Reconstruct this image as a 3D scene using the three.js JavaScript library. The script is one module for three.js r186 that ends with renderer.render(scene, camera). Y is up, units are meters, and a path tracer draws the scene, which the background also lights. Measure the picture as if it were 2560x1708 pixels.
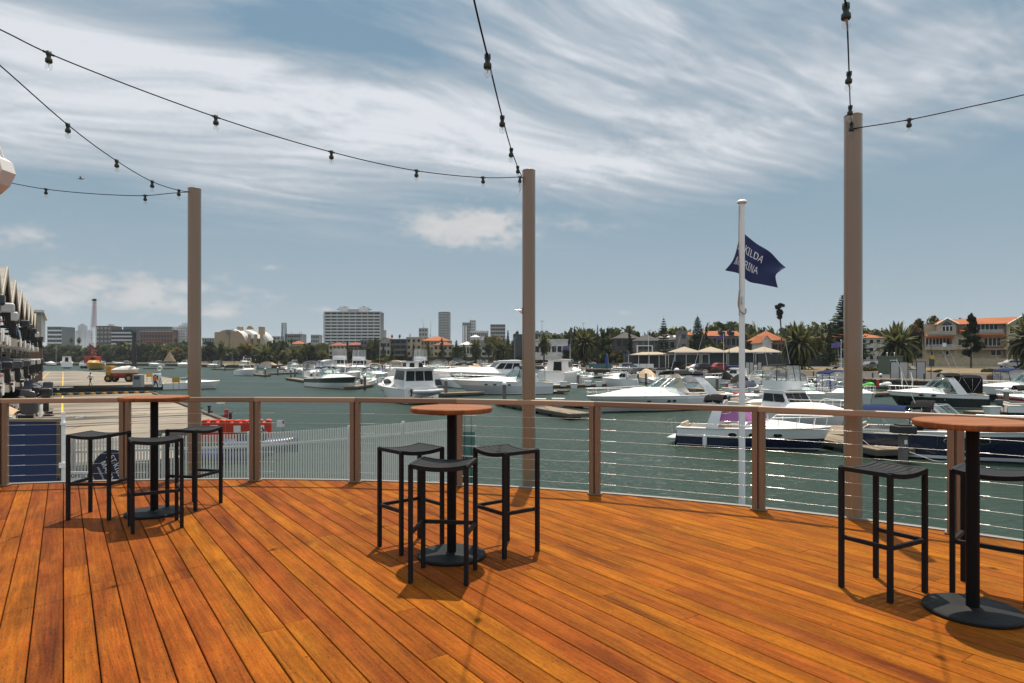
import * as THREE from 'three';
import { mergeGeometries, toCreasedNormals } from 'three/addons/utils/BufferGeometryUtils.js';
import { RoundedBoxGeometry } from 'three/addons/geometries/RoundedBoxGeometry.js';
import { MarchingCubes } from 'three/addons/objects/MarchingCubes.js';

// ---------------------------------------------------------------- camera, sky, sun, exposure
const F = 1650, CX = 1280, HY = 896.5, EYE = 1.45;          // lens in photograph pixels, eye height above the deck
const scene = new THREE.Scene();
const camera = new THREE.PerspectiveCamera(2 * Math.atan(854 / F) * 180 / Math.PI, 2560 / 1708, 0.1, 12000);
camera.position.set(0, EYE, 0);
camera.lookAt(0, EYE, -10);
camera.setViewOffset(2560, 1708, 0, -42.5, 2560, 1708);      // lens shift: verticals stay vertical
scene.add(camera);
const renderer = new THREE.WebGLRenderer({ antialias: true });
renderer.toneMapping = THREE.LinearToneMapping;
renderer.toneMappingExposure = 1.28;
renderer.shadowMap.enabled = true;
scene.fog = new THREE.FogExp2(0xc6d0d8, 0.00011);

let seed = 12345;
const rnd = () => { seed = (seed * 1664525 + 1013904223) >>> 0; return seed / 4294967296; };
const rr = (a, b) => a + (b - a) * rnd();
const reseed = s => { seed = s >>> 0; };
const pick = a => a[Math.floor(rnd() * a.length)];
const clamp = (x, a, b) => Math.min(b, Math.max(a, x));
const lerp = (a, b, t) => a + (b - a) * t;
const smooth = (a, b, x) => { const t = clamp((x - a) / (b - a), 0, 1); return t * t * (3 - 2 * t); };
const NT = new Float32Array(65536);
for (let i = 0; i < 65536; i++) NT[i] = rnd();
function vn(x, y, px = 256, py = 256) {                      // value noise with a period
  const xi = Math.floor(x), yi = Math.floor(y); let fx = x - xi, fy = y - yi;
  fx = fx * fx * fx * (fx * (fx * 6 - 15) + 10); fy = fy * fy * fy * (fy * (fy * 6 - 15) + 10);
  const x0 = ((xi % px) + px) % px, x1 = (x0 + 1) % px, y0 = ((yi % py) + py) % py * 256, y1 = ((((yi + 1) % py) + py) % py) * 256;
  const a = NT[y0 + x0], b = NT[y0 + x1], c = NT[y1 + x0], d = NT[y1 + x1];
  return a + (b - a) * fx + (c - a) * fy + (a - b - c + d) * fx * fy;
}
function fbm(x, y, o = 4, g = 0.5, px = 256, py = 256) {
  let s = 0, a = 1, t = 0;
  for (let i = 0; i < o; i++) { s += a * vn(x + i * 17.3 * (px === 256), y + i * 9.1 * (px === 256), px, py); t += a; a *= g; x *= 2; y *= 2; if (px < 256) { px = Math.min(256, px * 2); py = Math.min(256, py * 2); } }
  return s / t;
}
{ // sky: blue air, high streaked cirrus, a few low puffs of cloud
  const W = 3072, H = 1536, data = new Float32Array(W * H * 4), D = 180 / Math.PI;
  const puffs = [[-3.5, 11.0, 5.0, 1.9, 1.05], [-5, 12.5, 3.6, .9, .4], [4.5, 11.5, 6, 1.1, .35], [9, 13, 5, .7, .3], [-31, 4.7, 10, 2.0, .78], [-25, 3.6, 4, .55, .7], [-33, 6.2, 5, .8, .4], [-15, 4.1, 1.9, .38, .6], [-20, 7.3, 1.2, .35, .7], [-36.5, 8.3, 2.4, 1.0, .65], [-33, 10.4, 2.2, .6, .3], [-24, 14.7, 6, .7, .35], [38, 5, 3, .5, .3], [10, 3.9, 1, .25, .5], [28.5, 5.5, 1.5, .3, .2]];
  const holes = [[-13.5, 25.5, 9, 4.2, .5], [-33, 12.5, 6, 2.2, .45], [27, 11.5, 10, 3.5, .5], [8, 16, 10, 1.8, -.18], [5, 27, 8, 4, -.2], [-17, 20.5, 13, 3.5, -.24], [-2, 20, 12, 3, -.25], [21, 20, 8, 5, -.12], [-34, 21, 8, 4, -.2], [37, 14, 7, 3, .25]];
  for (let j = 0; j < H; j++) {
    const el = ((j + 0.5) / H - 0.5) * Math.PI, y = Math.sin(el), c = Math.cos(el), e = el * D;
    for (let i = 0; i < W; i++) {
      const k = (j * W + i) * 4;
      const h = Math.exp(-Math.max(e, 0) / 11.5), z = Math.exp(-Math.max(e, 0) / 24);
      let r = lerp(lerp(0.150, 0.196, z), 0.445, h), g = lerp(lerp(0.27, 0.332, z), 0.52, h), b = lerp(lerp(0.405, 0.430, z), 0.57, h);
      if (e > 0) {
        const th = ((i + 0.5) / W - 0.5) * 2 * Math.PI, x = Math.cos(th) * c, zz = Math.sin(th) * c;
        const az = Math.atan2(x, -zz) * D;
        const qx = x / (y + 0.07), qz = -zz / (y + 0.07);
        const s55 = 0.86, c55 = 0.51;
        let al = qx * s55 + qz * c55, ac = qx * c55 - qz * s55;
        const w1 = fbm(al * 0.5 + 3, ac * 0.8 + 7, 3), w2 = fbm(al * .9 + 31, ac * 1.3 + 13, 3);
        ac += (w1 - .5) * .7; al += (w2 - .5) * 1.2;
        const band = fbm(al * 0.42 + 11, ac * 0.85 + 5, 4);
        const streak = fbm(al * 1.1 + 2, ac * 5.5 + 40, 6, .62), fine = fbm(al * 4 + 60 + w2 * 3, ac * 17 + 90 + w2 * 5, 5, .65);
        let cov = smooth(9.5, 16.5, e + (w1 - .5) * 7) * 0.61;
        for (const q of holes) { const dx = (az - q[0]) / q[2], dy = (e - q[1]) / q[3], d2 = dx * dx + dy * dy; if (d2 < 9) cov -= q[4] * Math.exp(-d2); }
        if (Math.abs(az) > 55 || e > 40) cov = Math.max(cov, .72 * smooth(9, 20, e) * Math.max(smooth(50, 85, Math.abs(az)), smooth(36, 55, e)));  // unseen cloud to the sides, behind and overhead thickened to add fill light
        let a = clamp(cov + (band - .5) * 1.0 + (streak - .5) * 0.95 + (fine - .5) * .55, 0, 1);
        a = Math.pow(a, 1.12) * 0.93 * smooth(8, 14, e + (w1 - .5) * 6);
        const mott = fbm(qx * 2.6 + 5, qz * 2.6 + 9, 5, .6);
        a = clamp(a + smooth(17, 33, az) * smooth(11, 18, e) * (mott - .48) * .8, 0, .95);
        // puffs
        let p = 0;
        for (const q of puffs) { const dx = (az - q[0]) / q[2], dy = (e - q[1]) / q[3]; const d2 = dx * dx + (dy > 0 ? dy * dy : dy * dy * 1.8); if (d2 < 8) p = Math.max(p, q[4] * Math.exp(-d2 * .8)); }
        if (p > .01) { const n = fbm(az * .55 + 70, e * 1.25 + 20, 5, .55), n2 = fbm(az * 2 + 4, e * 4 + 8, 4); p = smooth(.18, .95, p * 1.05 + (n - .5) * 1.3 + (n2 - .5) * .4 - .02) * Math.min(1, p * 1.6); }
        const cl = lerp(0.60, 0.79, smooth(.3, 1, a)) * (1 + .12 * Math.max(smooth(55, 100, Math.abs(az)), smooth(38, 60, e))), pb = lerp(.56, .66, fbm(az * .8, e * 1.6, 3));  // cloud outside the view also brightened for added fill light
        r = lerp(r, cl * .97, a); g = lerp(g, cl * 1.0, a); b = lerp(b, cl * 1.055, a);
        r = lerp(r, pb * .985, p); g = lerp(g, pb, p); b = lerp(b, pb * 1.02, p);
        const sd = clamp(x * 0.039 + y * 0.938 - zz * -0.0 + (-zz) * 0.344, -1, 1);           // paler round the sun
        const gl = 1 + 0.9 * Math.exp(-Math.acos(sd) * D / 15);
        r *= gl * .78; g *= gl * .78; b *= gl * .78;
      } else { r = .16; g = .19; b = .19; }
      data[k] = r; data[k + 1] = g; data[k + 2] = b; data[k + 3] = 1;
    }
  }
  const t = new THREE.DataTexture(data, W, H, THREE.RGBAFormat, THREE.FloatType);
  t.mapping = THREE.EquirectangularReflectionMapping; t.magFilter = t.minFilter = THREE.LinearFilter; t.needsUpdate = true;
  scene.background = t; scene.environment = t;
}
const sun = new THREE.DirectionalLight(0xfff0dc, 4.4);
sun.position.set(4.2, 108, -37);
sun.castShadow = true; sun.shadow.mapSize.set(4096, 4096); sun.shadow.radius = 1;
Object.assign(sun.shadow.camera, { left: -220, right: 220, top: 220, bottom: -220, near: 1, far: 600 });
scene.add(sun); scene.add(sun.target);

// ---------------------------------------------------------------- helpers
const V = (x, y, z) => new THREE.Vector3(x, y, z);
const at = (px, d, y = 0) => V((px - CX) / F * d, y, -d);                         // a point d metres ahead under that column
const onLevel = (px, py, y) => at(px, (EYE - y) * F / (py - HY), y);              // a point on a level plane
const names = {};
function numbered(n) { if (names[n] === undefined) { names[n] = 0; return n; } names[n]++; return n + '_' + String(names[n]).padStart(3, '0'); }
function shade(o) { o.traverse(m => { if (m.isMesh) { m.castShadow = true; m.receiveShadow = true; } }); return o; }
function tag(o, label, category, group) { o.userData.label = label; o.userData.category = category; if (group) o.userData.group = group; return o; }
function thing(name, label, category, pos, turn = 0, group) {
  const g = new THREE.Group(); g.name = numbered(name); tag(g, label, category, group);
  if (pos) g.position.copy(pos); g.rotation.y = turn; scene.add(g); return g;
}
function copyOf(o, label, group) { const c = o.clone(); c.name = numbered(o.name.replace(/_\d{3}$/, '')); c.userData = { ...o.userData }; if (label) c.userData.label = label; if (group) c.userData.group = group; scene.add(c); return c; }
function mesh(name, geo, mat, parent) { const m = new THREE.Mesh(geo, mat); m.castShadow = m.receiveShadow = true; if (parent) { m.name = name; parent.add(m); } else { m.name = numbered(name); scene.add(m); } return m; }
function structure(name, geo, mat) { const m = mesh(name, geo, mat); m.userData.kind = 'structure'; return m; }
const M4 = new THREE.Matrix4(), Q = new THREE.Quaternion(), UPV = V(0, 1, 0);
class Geo {                                                                       // gathers pieces of one part
  constructor() { this.l = []; }
  put(g, m) { let q = g.index ? g.toNonIndexed() : g.clone(); if (!q.attributes.uv) q.setAttribute('uv', new THREE.BufferAttribute(new Float32Array(q.attributes.position.count * 2), 2)); for (const k of Object.keys(q.attributes)) if (!['position', 'normal', 'uv'].includes(k)) q.deleteAttribute(k); if (m) q.applyMatrix4(m); q.morphAttributes = {}; this.l.push(q); return this; }
  box(w, h, d, x = 0, y = 0, z = 0, rx = 0, ry = 0, rz = 0) { return this.put(new THREE.BoxGeometry(w, h, d), new THREE.Matrix4().compose(V(x, y, z), new THREE.Quaternion().setFromEuler(new THREE.Euler(rx, ry, rz)), V(1, 1, 1))); }
  rbox(w, h, d, r, x = 0, y = 0, z = 0, rx = 0, ry = 0, rz = 0) { return this.put(new RoundedBoxGeometry(w, h, d, 2, r), new THREE.Matrix4().compose(V(x, y, z), new THREE.Quaternion().setFromEuler(new THREE.Euler(rx, ry, rz)), V(1, 1, 1))); }
  bar(a, b, r0, r1 = r0, seg = 6, open = false) { const d = b.clone().sub(a), L = d.length(); return this.put(new THREE.CylinderGeometry(r1, r0, L, seg, 1, open), new THREE.Matrix4().compose(a.clone().add(b).multiplyScalar(.5), new THREE.Quaternion().setFromUnitVectors(UPV, d.normalize()), V(1, 1, 1))); }
  cyl(r0, r1, h, x, y, z, seg = 12) { return this.put(new THREE.CylinderGeometry(r1, r0, h, seg), new THREE.Matrix4().makeTranslation(x, y + h / 2, z)); }
  tube(pts, r, n = 12, seg = 5, closed = false) { return this.put(new THREE.TubeGeometry(new THREE.CatmullRomCurve3(pts, closed, 'centripetal'), n, r, seg, closed)); }
  ball(r, x, y, z, sx = 1, sy = 1, sz = 1, a = 10, b = 8) { return this.put(new THREE.SphereGeometry(r, a, b), new THREE.Matrix4().compose(V(x, y, z), new THREE.Quaternion(), V(sx, sy, sz))); }
  quad(a, b, c, d) { const g = new THREE.BufferGeometry(); g.setAttribute('position', new THREE.Float32BufferAttribute([...a.toArray(), ...b.toArray(), ...c.toArray(), ...a.toArray(), ...c.toArray(), ...d.toArray()], 3)); g.setAttribute('uv', new THREE.Float32BufferAttribute([0, 0, 1, 0, 1, 1, 0, 0, 1, 1, 0, 1], 2)); g.computeVertexNormals(); return this.put(g); }
  get geometry() { const g = mergeGeometries(this.l, false); return g; }
  build(name, mat, parent) { return this.l.length ? mesh(name, this.geometry, mat, parent) : null; }
}
function grid(nu, nv, f, close = false) {                                         // smooth sheet of points f(i/nu, j/nv)
  const p = [], uv = [], ix = [];
  for (let i = 0; i <= nu; i++) for (let j = 0; j <= nv; j++) { const q = f(i / nu, j / nv); p.push(q.x, q.y, q.z); uv.push(i / nu, j / nv); }
  for (let i = 0; i < nu; i++) for (let j = 0; j < nv; j++) { const a = i * (nv + 1) + j, b = a + nv + 1; ix.push(a, b, b + 1, a, b + 1, a + 1); }
  const g = new THREE.BufferGeometry(); g.setAttribute('position', new THREE.Float32BufferAttribute(p, 3)); g.setAttribute('uv', new THREE.Float32BufferAttribute(uv, 2)); g.setIndex(ix); g.computeVertexNormals(); return g;
}
function prism(poly, y0, y1, bev = 0) {                                           // convex outline [[x,z],...] with a chamfered top
  const n = poly.length, p = [], ix = []; const cx = poly.reduce((s, q) => s + q[0], 0) / n, cz = poly.reduce((s, q) => s + q[1], 0) / n;
  const area = poly.reduce((s, q, i) => { const r = poly[(i + 1) % n]; return s + q[0] * r[1] - r[0] * q[1]; }, 0);
  const P = area > 0 ? poly.slice().reverse() : poly;
  const inset = P.map((q, i) => { const a = P[(i + n - 1) % n], b = P[(i + 1) % n]; let d1 = [q[0] - a[0], q[1] - a[1]], d2 = [b[0] - q[0], b[1] - q[1]]; const l1 = Math.hypot(...d1) || 1, l2 = Math.hypot(...d2) || 1; const n1 = [d1[1] / l1, -d1[0] / l1], n2 = [d2[1] / l2, -d2[0] / l2]; let m = [n1[0] + n2[0], n1[1] + n2[1]]; const k = bev / Math.max(.3, 1 + n1[0] * n2[0] + n1[1] * n2[1]); let ox = m[0] * k, oz = m[1] * k; if ((cx - q[0]) * ox + (cz - q[1]) * oz < 0) { ox = -ox; oz = -oz; } return [q[0] + ox, q[1] + oz]; });
  const tri = (a, b, c) => p.push(...a, ...b, ...c);
  const rings = bev ? [[P, y0], [P, y1 - bev], [inset, y1]] : [[P, y0], [P, y1]];
  for (let k = 0; k + 1 < rings.length; k++) for (let i = 0; i < n; i++) { const j = (i + 1) % n, [A, ya] = rings[k], [B, yb] = rings[k + 1]; const a = [A[i][0], ya, A[i][1]], b = [A[j][0], ya, A[j][1]], c = [B[j][0], yb, B[j][1]], d = [B[i][0], yb, B[i][1]]; tri(a, b, c); tri(a, c, d); }
  const T = rings[rings.length - 1]; for (let i = 1; i + 1 < n; i++) { tri([T[0][0][0], T[1], T[0][0][1]], [T[0][i][0], T[1], T[0][i][1]], [T[0][i + 1][0], T[1], T[0][i + 1][1]]); tri([P[0][0], y0, P[0][1]], [P[i + 1][0], y0, P[i + 1][1]], [P[i][0], y0, P[i][1]]); }
  const g = new THREE.BufferGeometry(); g.setAttribute('position', new THREE.Float32BufferAttribute(p, 3)); g.setAttribute('uv', new THREE.Float32BufferAttribute(new Float32Array(p.length / 3 * 2), 2)); g.computeVertexNormals(); return g;
}
// ---------------------------------------------------------------- textures and materials
function tex(w, h, f, srgb = true, rx = 1, ry = 1) {
  const d = new Uint8Array(w * h * 4);
  for (let j = 0; j < h; j++) for (let i = 0; i < w; i++) { const c = f(i / w, j / h); const k = (j * w + i) * 4; d[k] = clamp(c[0], 0, 1) * 255; d[k + 1] = clamp(c[1], 0, 1) * 255; d[k + 2] = clamp(c[2], 0, 1) * 255; d[k + 3] = 255; }
  const t = new THREE.DataTexture(d, w, h); t.wrapS = t.wrapT = THREE.RepeatWrapping; t.magFilter = THREE.LinearFilter; t.minFilter = THREE.LinearMipmapLinearFilter; t.generateMipmaps = true; if (srgb) t.colorSpace = THREE.SRGBColorSpace; t.repeat.set(rx, ry); t.needsUpdate = true; return t;
}
const grey = (w, h, f, s = false) => tex(w, h, (u, v) => { const c = f(u, v); return [c, c, c]; }, s);
const C = (r, g, b) => new THREE.Color().setRGB(r, g, b);
const S = (r, g, b) => new THREE.Color().setRGB(r / 255, g / 255, b / 255, THREE.SRGBColorSpace);
const mt = (color, roughness = .6, o = {}) => new THREE.MeshStandardMaterial({ color, roughness, ...o });
const mp = (color, roughness = .6, o = {}) => new THREE.MeshPhysicalMaterial({ color, roughness, ...o });
const mottle = grey(512, 512, (u, v) => .74 + .26 * fbm(u * 8, v * 8, 6, .55, 8, 8), true);
const grain = grey(512, 512, (u, v) => fbm(u * 32, v * 32, 4, .6, 32, 32));
// ---------------------------------------------------------------- the timber deck
const WA = Math.atan(1122 / F), UX = -Math.sin(WA), UZ = -Math.cos(WA), VX = Math.cos(WA), VZ = -Math.sin(WA);   // wharf axes: u ahead along the quay, v to its right
const uv2 = (u, v) => [u * UX + v * VX, u * UZ + v * VZ];
const wh = (u, v, y = 0) => V(u * UX + v * VX, y, u * UZ + v * VZ);
const toUV = p => [p.x * UX + p.z * UZ, p.x * VX + p.z * VZ];
const DC = V(-3.2, 0, 3.25), DR = 11.12, [DU, DV] = toUV(DC);
const woodTex = tex(2048, 1024, (u, v) => {
  const warp = (fbm(u * 4, v * 6, 3, .5, 4, 6) - .5) * .05;
  const broad = fbm(u * 5, (v + warp) * 12, 4, .5, 5, 12), line = fbm(u * 12, (v + warp) * 110, 3, .6, 12, 110), pore = vn(u * 128, v * 240, 128, 240), blot = fbm(u * 14, v * 7, 4, .55, 14, 7), fine = vn(u * 250, v * 250, 250, 250), dust = fbm(u * 9, v * 6 + .3, 4, .6, 9, 6);
  let s = .66 + .22 * broad + .26 * (line - .5) + .24 * (blot - .5) + .12 * (fine - .5) - (pore > .88 ? .10 : 0);
  if (vn(u * 256, v * 128, 256, 128) > .985 && vn(u * 40, v * 20, 40, 20) > .45) s += .5;
  if (vn(u * 180, v * 90, 180, 90) > .984) s -= .34;
  const t = fbm(u * 8, v * 18, 3, .5, 8, 18) - .5, d = smooth(.56, .8, dust) * .16;
  return [s * (1 + .05 * t) + d * .35, s * (1 + .2 * t) + d * .6, s * (1 + .10 * t) + d * .8];
});
const woodRough = grey(1024, 512, (u, v) => .50 + .28 * fbm(u * 6, v * 60, 4, .6, 6, 60) + .1 * (fbm(u * 5, v * 5, 3, .5, 5, 5) - .5));
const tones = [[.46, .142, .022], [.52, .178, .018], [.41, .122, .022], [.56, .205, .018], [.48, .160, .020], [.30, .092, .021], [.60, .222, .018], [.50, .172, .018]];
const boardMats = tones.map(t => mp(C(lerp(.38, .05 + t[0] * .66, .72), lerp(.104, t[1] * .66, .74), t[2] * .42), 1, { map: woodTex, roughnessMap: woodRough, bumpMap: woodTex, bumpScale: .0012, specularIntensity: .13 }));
const deck = new THREE.Group(); deck.name = 'deck'; deck.userData.kind = 'structure'; scene.add(deck);
function edgeU(v) { const q = DR * DR - (v - DV) ** 2; return q > 0 ? DU + Math.sqrt(q) : null; }
function boardGeo(v0, v1, a, b) {                          // one board from u=a to u=b, ends cut to the curved edge
  const e0 = edgeU(v0), e1 = edgeU(v1); if (e0 === null || e1 === null) return null;
  const b0 = Math.min(b, e0), b1 = Math.min(b, e1); if (b0 - a < .03 || b1 - a < .03) return null;
  const g = prism([uv2(a, v0), uv2(a, v1), uv2(b1, v1), uv2(b0, v0)], -.03 , rr(-.0012, .0008), .003);
  const P = g.attributes.position, U = g.attributes.uv, ou = rnd() * 4, ov = rnd();
  for (let i = 0; i < P.count; i++) { const x = P.getX(i), z = P.getZ(i), u = x * UX + z * UZ, v = x * VX + z * VZ; U.setXY(i, (u + ou) / 4, v - v0 + ov + P.getY(i)); }
  return g;
}
{
  reseed(77); const BW = .142, rest = new Geo();
  for (let k = -60; k < 75; k++) {
    const v0 = k * BW + .0032, v1 = (k + 1) * BW - .0032, shown = k > -10 && k < 59;
    const start = -4 - rnd() * 2; let a = start; const e = edgeU((v0 + v1) / 2); if (e === null) continue;
    while (a < e) {
      let b = a + rr(2.2, 5.4); if (e - b < .9) b = 99;
      const g = boardGeo(v0, v1, a, b - .0012);
      if (g) {
        // redder toward the sheds, golden toward the water: view-angle sheen partly painted into tints
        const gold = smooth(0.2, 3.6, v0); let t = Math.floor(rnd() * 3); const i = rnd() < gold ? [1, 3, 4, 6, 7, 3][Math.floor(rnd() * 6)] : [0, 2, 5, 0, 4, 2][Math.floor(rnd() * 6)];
        const mid = uv2((a + Math.min(b, e)) / 2, v0), far = uv2(Math.min(b, e), v0);
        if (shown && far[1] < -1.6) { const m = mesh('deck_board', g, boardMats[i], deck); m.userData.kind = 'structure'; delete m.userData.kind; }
        else rest.put(g);
      }
      a = b;
    }
  }
  // screw heads in pairs over the joists
  const sc = new Geo(), disk = new THREE.CircleGeometry(.0042, 6).rotateX(-Math.PI / 2); for (let k = -9; k < 59; k++) for (let u = 1.6; u < 12; u += .45) for (const o of [.034, .108]) { const v = k * BW + o, e = edgeU(v); if (e === null || u > e - .05) continue; const q = uv2(u + rr(-.012, .012), v + rr(-.006, .006)); if (q[1] > -2) continue; sc.put(disk, new THREE.Matrix4().makeTranslation(q[0], .0022, q[1])); }
  sc.build('screw_head', mt(C(.05, .03, .02), .5), deck).userData.kind = 'stuff';
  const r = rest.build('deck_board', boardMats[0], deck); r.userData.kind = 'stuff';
  const rim = new Geo(), N = 80, under = [];
  const arc = (r, y, t) => { const a = lerp(-1.25, 1.25, t); return V(DC.x + r * Math.sin(a), y, DC.z - r * Math.cos(a)); };
  rim.put(grid(N, 4, (t, s) => { const q = [[0.002, -.28], [.002, .012], [.012, .016], [.05, .016], [.05, -.28]][Math.round(s * 4)]; return arc(DR + q[0], q[1], t); }));
  const rg = toCreasedNormals(rim.geometry, .5); mesh('edge_trim', rg, mt(C(.20, .19, .175), .5, { metalness: .3 }), deck);
  const sub = new THREE.CylinderGeometry(DR - .1, DR - .1, .2, 64).translate(DC.x, -.14, DC.z); mesh('deck_frame', sub, mt(C(.02, .014, .01), .9), deck);
}
// ---------------------------------------------------------------- railing on the curved edge
const taupe = mp(C(.30, .20, .125), .45, { map: mottle }), taupeEdge = mp(C(.35, .24, .155), .4), poleM = mp(C(.235, .172, .105), .4, { clearcoat: 1, clearcoatRoughness: .1 });
const steel = mt(C(.55, .54, .52), .32, { metalness: .9 }), black = mp(C(.005, .006, .0075), .5, { specularIntensity: .3 }), darkMetal = mt(C(.03, .031, .034), .5, { metalness: .25 });
const posts = [[-330, 1222], [-155, 1214], [29, 1207], [316, 1205], [640, 1202], [893, 1204], [1149, 1212], [1485, 1239], [1898, 1275], [2391, 1334.5], [3080, 1432]].map(([x, y]) => onLevel(x, y, 0));
{
  const rail = thing('railing', 'taupe painted steel railing with wire cables round the curved deck edge', 'railing', V(0, 0, 0));
  const inset = p => { const d = p.clone().sub(DC); d.y = 0; return DC.clone().add(d.setLength(DR - .07)).setY(0); };
  const P = posts.map(inset);
  for (let i = 0; i < P.length; i++) {
    const d = P[i].clone().sub(DC), a = Math.atan2(d.x, -d.z), m = new THREE.Matrix4().makeRotationY(-a).setPosition(P[i].x, 0, P[i].z);
    const g = new Geo();
    for (const s of [-1, 1]) g.put(new RoundedBoxGeometry(.05, .94, .062, 1, .004), new THREE.Matrix4().makeTranslation(s * .033, .47, 0));
    g.put(new THREE.BoxGeometry(.012, .935, .03), new THREE.Matrix4().makeTranslation(0, .4675, -.01)); g.put(new THREE.BoxGeometry(.15, .012, .09), new THREE.Matrix4().makeTranslation(0, .012, 0));
    const post = g.build('post', taupe, rail); post.applyMatrix4(m);
    const f = new Geo(); for (let k = 0; k < 7; k++) for (const s of [-1, 1]) f.put(new THREE.CylinderGeometry(.006, .006, .02, 6), new THREE.Matrix4().makeTranslation(0, 0, 0).multiply(new THREE.Matrix4().makeRotationZ(Math.PI / 2)).setPosition(s * .064, .115 * (k + 1), 0)); for (let k = 0; k < 7; k++) { f.put(new THREE.CylinderGeometry(.0028, .0028, .13, 6), new THREE.Matrix4().makeRotationZ(Math.PI / 2).setPosition(.15, .115 * (k + 1), 0)); f.put(new THREE.CylinderGeometry(.0042, .0042, .025, 6), new THREE.Matrix4().makeRotationZ(Math.PI / 2).setPosition(.215, .115 * (k + 1), 0)); }
    const fm = f.build('wire_fitting', steel, post); fm.userData.kind = 'stuff';
  }
  for (let i = 0; i + 1 < P.length; i++) {
    const a = P[i], b = P[i + 1], L = a.distanceTo(b), ang = Math.atan2(b.x - a.x, b.z - a.z);
    const g = new Geo().put(new RoundedBoxGeometry(.062, .058, L + .006, 2, .012)); const h = g.build('handrail', i % 2 ? taupe : taupeEdge, rail); h.position.set((a.x + b.x) / 2, .966, (a.z + b.z) / 2); h.rotation.y = ang;
    for (let k = 0; k < 7; k++) { const w = new Geo().put(new THREE.CylinderGeometry(.0017, .0017, L - .13, 5).rotateX(Math.PI / 2)).build('wire', steel, rail); w.position.set((a.x + b.x) / 2, .115 * (k + 1), (a.z + b.z) / 2); w.rotation.y = ang; }
  }
}
// ---------------------------------------------------------------- three tall poles outside the railing
const poles = [];
function tallPole(px, d, top, label) {
  const p = at(px, d), t = thing('tall_pole', label, 'pole', V(p.x, -3.6, p.z), 0, null), h = top + 3.6;
  const g = new Geo(); g.cyl(.078, .078, h - .62, 0, 0, 0, 32); g.cyl(.0765, .0765, .006, 0, h - .62, 0, 32); g.cyl(.078, .078, .608, 0, h - .614, 0, 32); g.build('shaft', poleM, t);
  new Geo().put(new THREE.LatheGeometry([[0, .012], [.07, .012], [.079, .006], [.079, -.004]].map(q => new THREE.Vector2(...q)), 32), new THREE.Matrix4().makeTranslation(0, h, 0)).build('cap', poleM, t);
  poles.push(V(p.x, top, p.z)); return t;
}
tallPole(486, 8.22, 3.56, 'taupe tall round pole rising behind the leftmost bar table');
{ const t = tallPole(1322, 7.78, 3.66, 'taupe tall round pole behind the middle table with a small side bracket');
  const b = new Geo(); b.bar(V(-.078, 5.62, 0), V(-.16, 5.62, 0), .007); b.bar(V(-.12, 5.62, 0), V(-.078, 5.58, 0), .006); b.box(.012, .07, .05, -.083, 5.61, 0); b.build('bracket', steel, t); }
tallPole(2133, 6.02, 3.66, 'taupe tall round pole at right, topped by the string light junction');
// ---------------------------------------------------------------- bar tables
const topTex = tex(512, 512, (u, v) => { const s = Math.floor(v * 7), o = NT[s * 37] * 40; const f = fbm(u * 2 + o, v * 90, 4, .6); const l = .68 + .34 * f + (NT[s * 91 + 7] - .5) * .16; const e = (v * 7) % 1; const gold = e < .05 ? 1.5 : 1; return [l, l * gold, l * gold]; });
const topM = mp(C(.33, .115, .036), .55, { map: topTex, specularIntensity: .35, clearcoat: .04, clearcoatRoughness: .4 });
function barTable(px, py, label, turn) {
  const p = onLevel(px, py, 0), t = thing('bar_table', label, 'bar table', V(p.x, 0, p.z), turn, null);
  const prof = [[0, -.036], [.290, -.036], [.298, -.03], [.3, -.018], [.298, -.005], [.293, 0], [0, 0]].map(q => new THREE.Vector2(...q));
  const g = new THREE.LatheGeometry(prof, 72); const P = g.attributes.position, U = g.attributes.uv; for (let i = 0; i < P.count; i++) U.setXY(i, P.getX(i) / .6 + .5 + P.getY(i), P.getZ(i) / .6 + .5);
  const top = mesh('tabletop', toCreasedNormals(g, .5), topM, t); top.position.y = 1.095;
  new Geo().cyl(.034, .034, 1.02, 0, .02, 0, 28).build('column', black, t);
  const u = new Geo(); u.box(.34, .012, .05, 0, 1.052, 0); u.box(.05, .0125, .34, 0, 1.052, 0); u.build('bracket', black, t);
  const b = mesh('base', toCreasedNormals(new THREE.LatheGeometry([[0, 0], [.243, 0], [.25, .006], [.25, .018], [.243, .026], [.06, .03], [.045, .036], [0, .036]].map(q => new THREE.Vector2(...q)), 64), .4), baseM, t);
  return t;
}
const baseM = mp(C(.009, .011, .012), .62, { specularIntensity: .5, bumpMap: grain, bumpScale: .001 });
barTable(385.5, 1284, 'round wood topped bar table beside the left pole with three stools', .5);
barTable(1129, 1391, 'round wood topped bar table in the middle of the deck', -.35);
barTable(2432, 1531, 'round wood topped bar table at the right edge, nearest the camera', .2);
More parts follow.
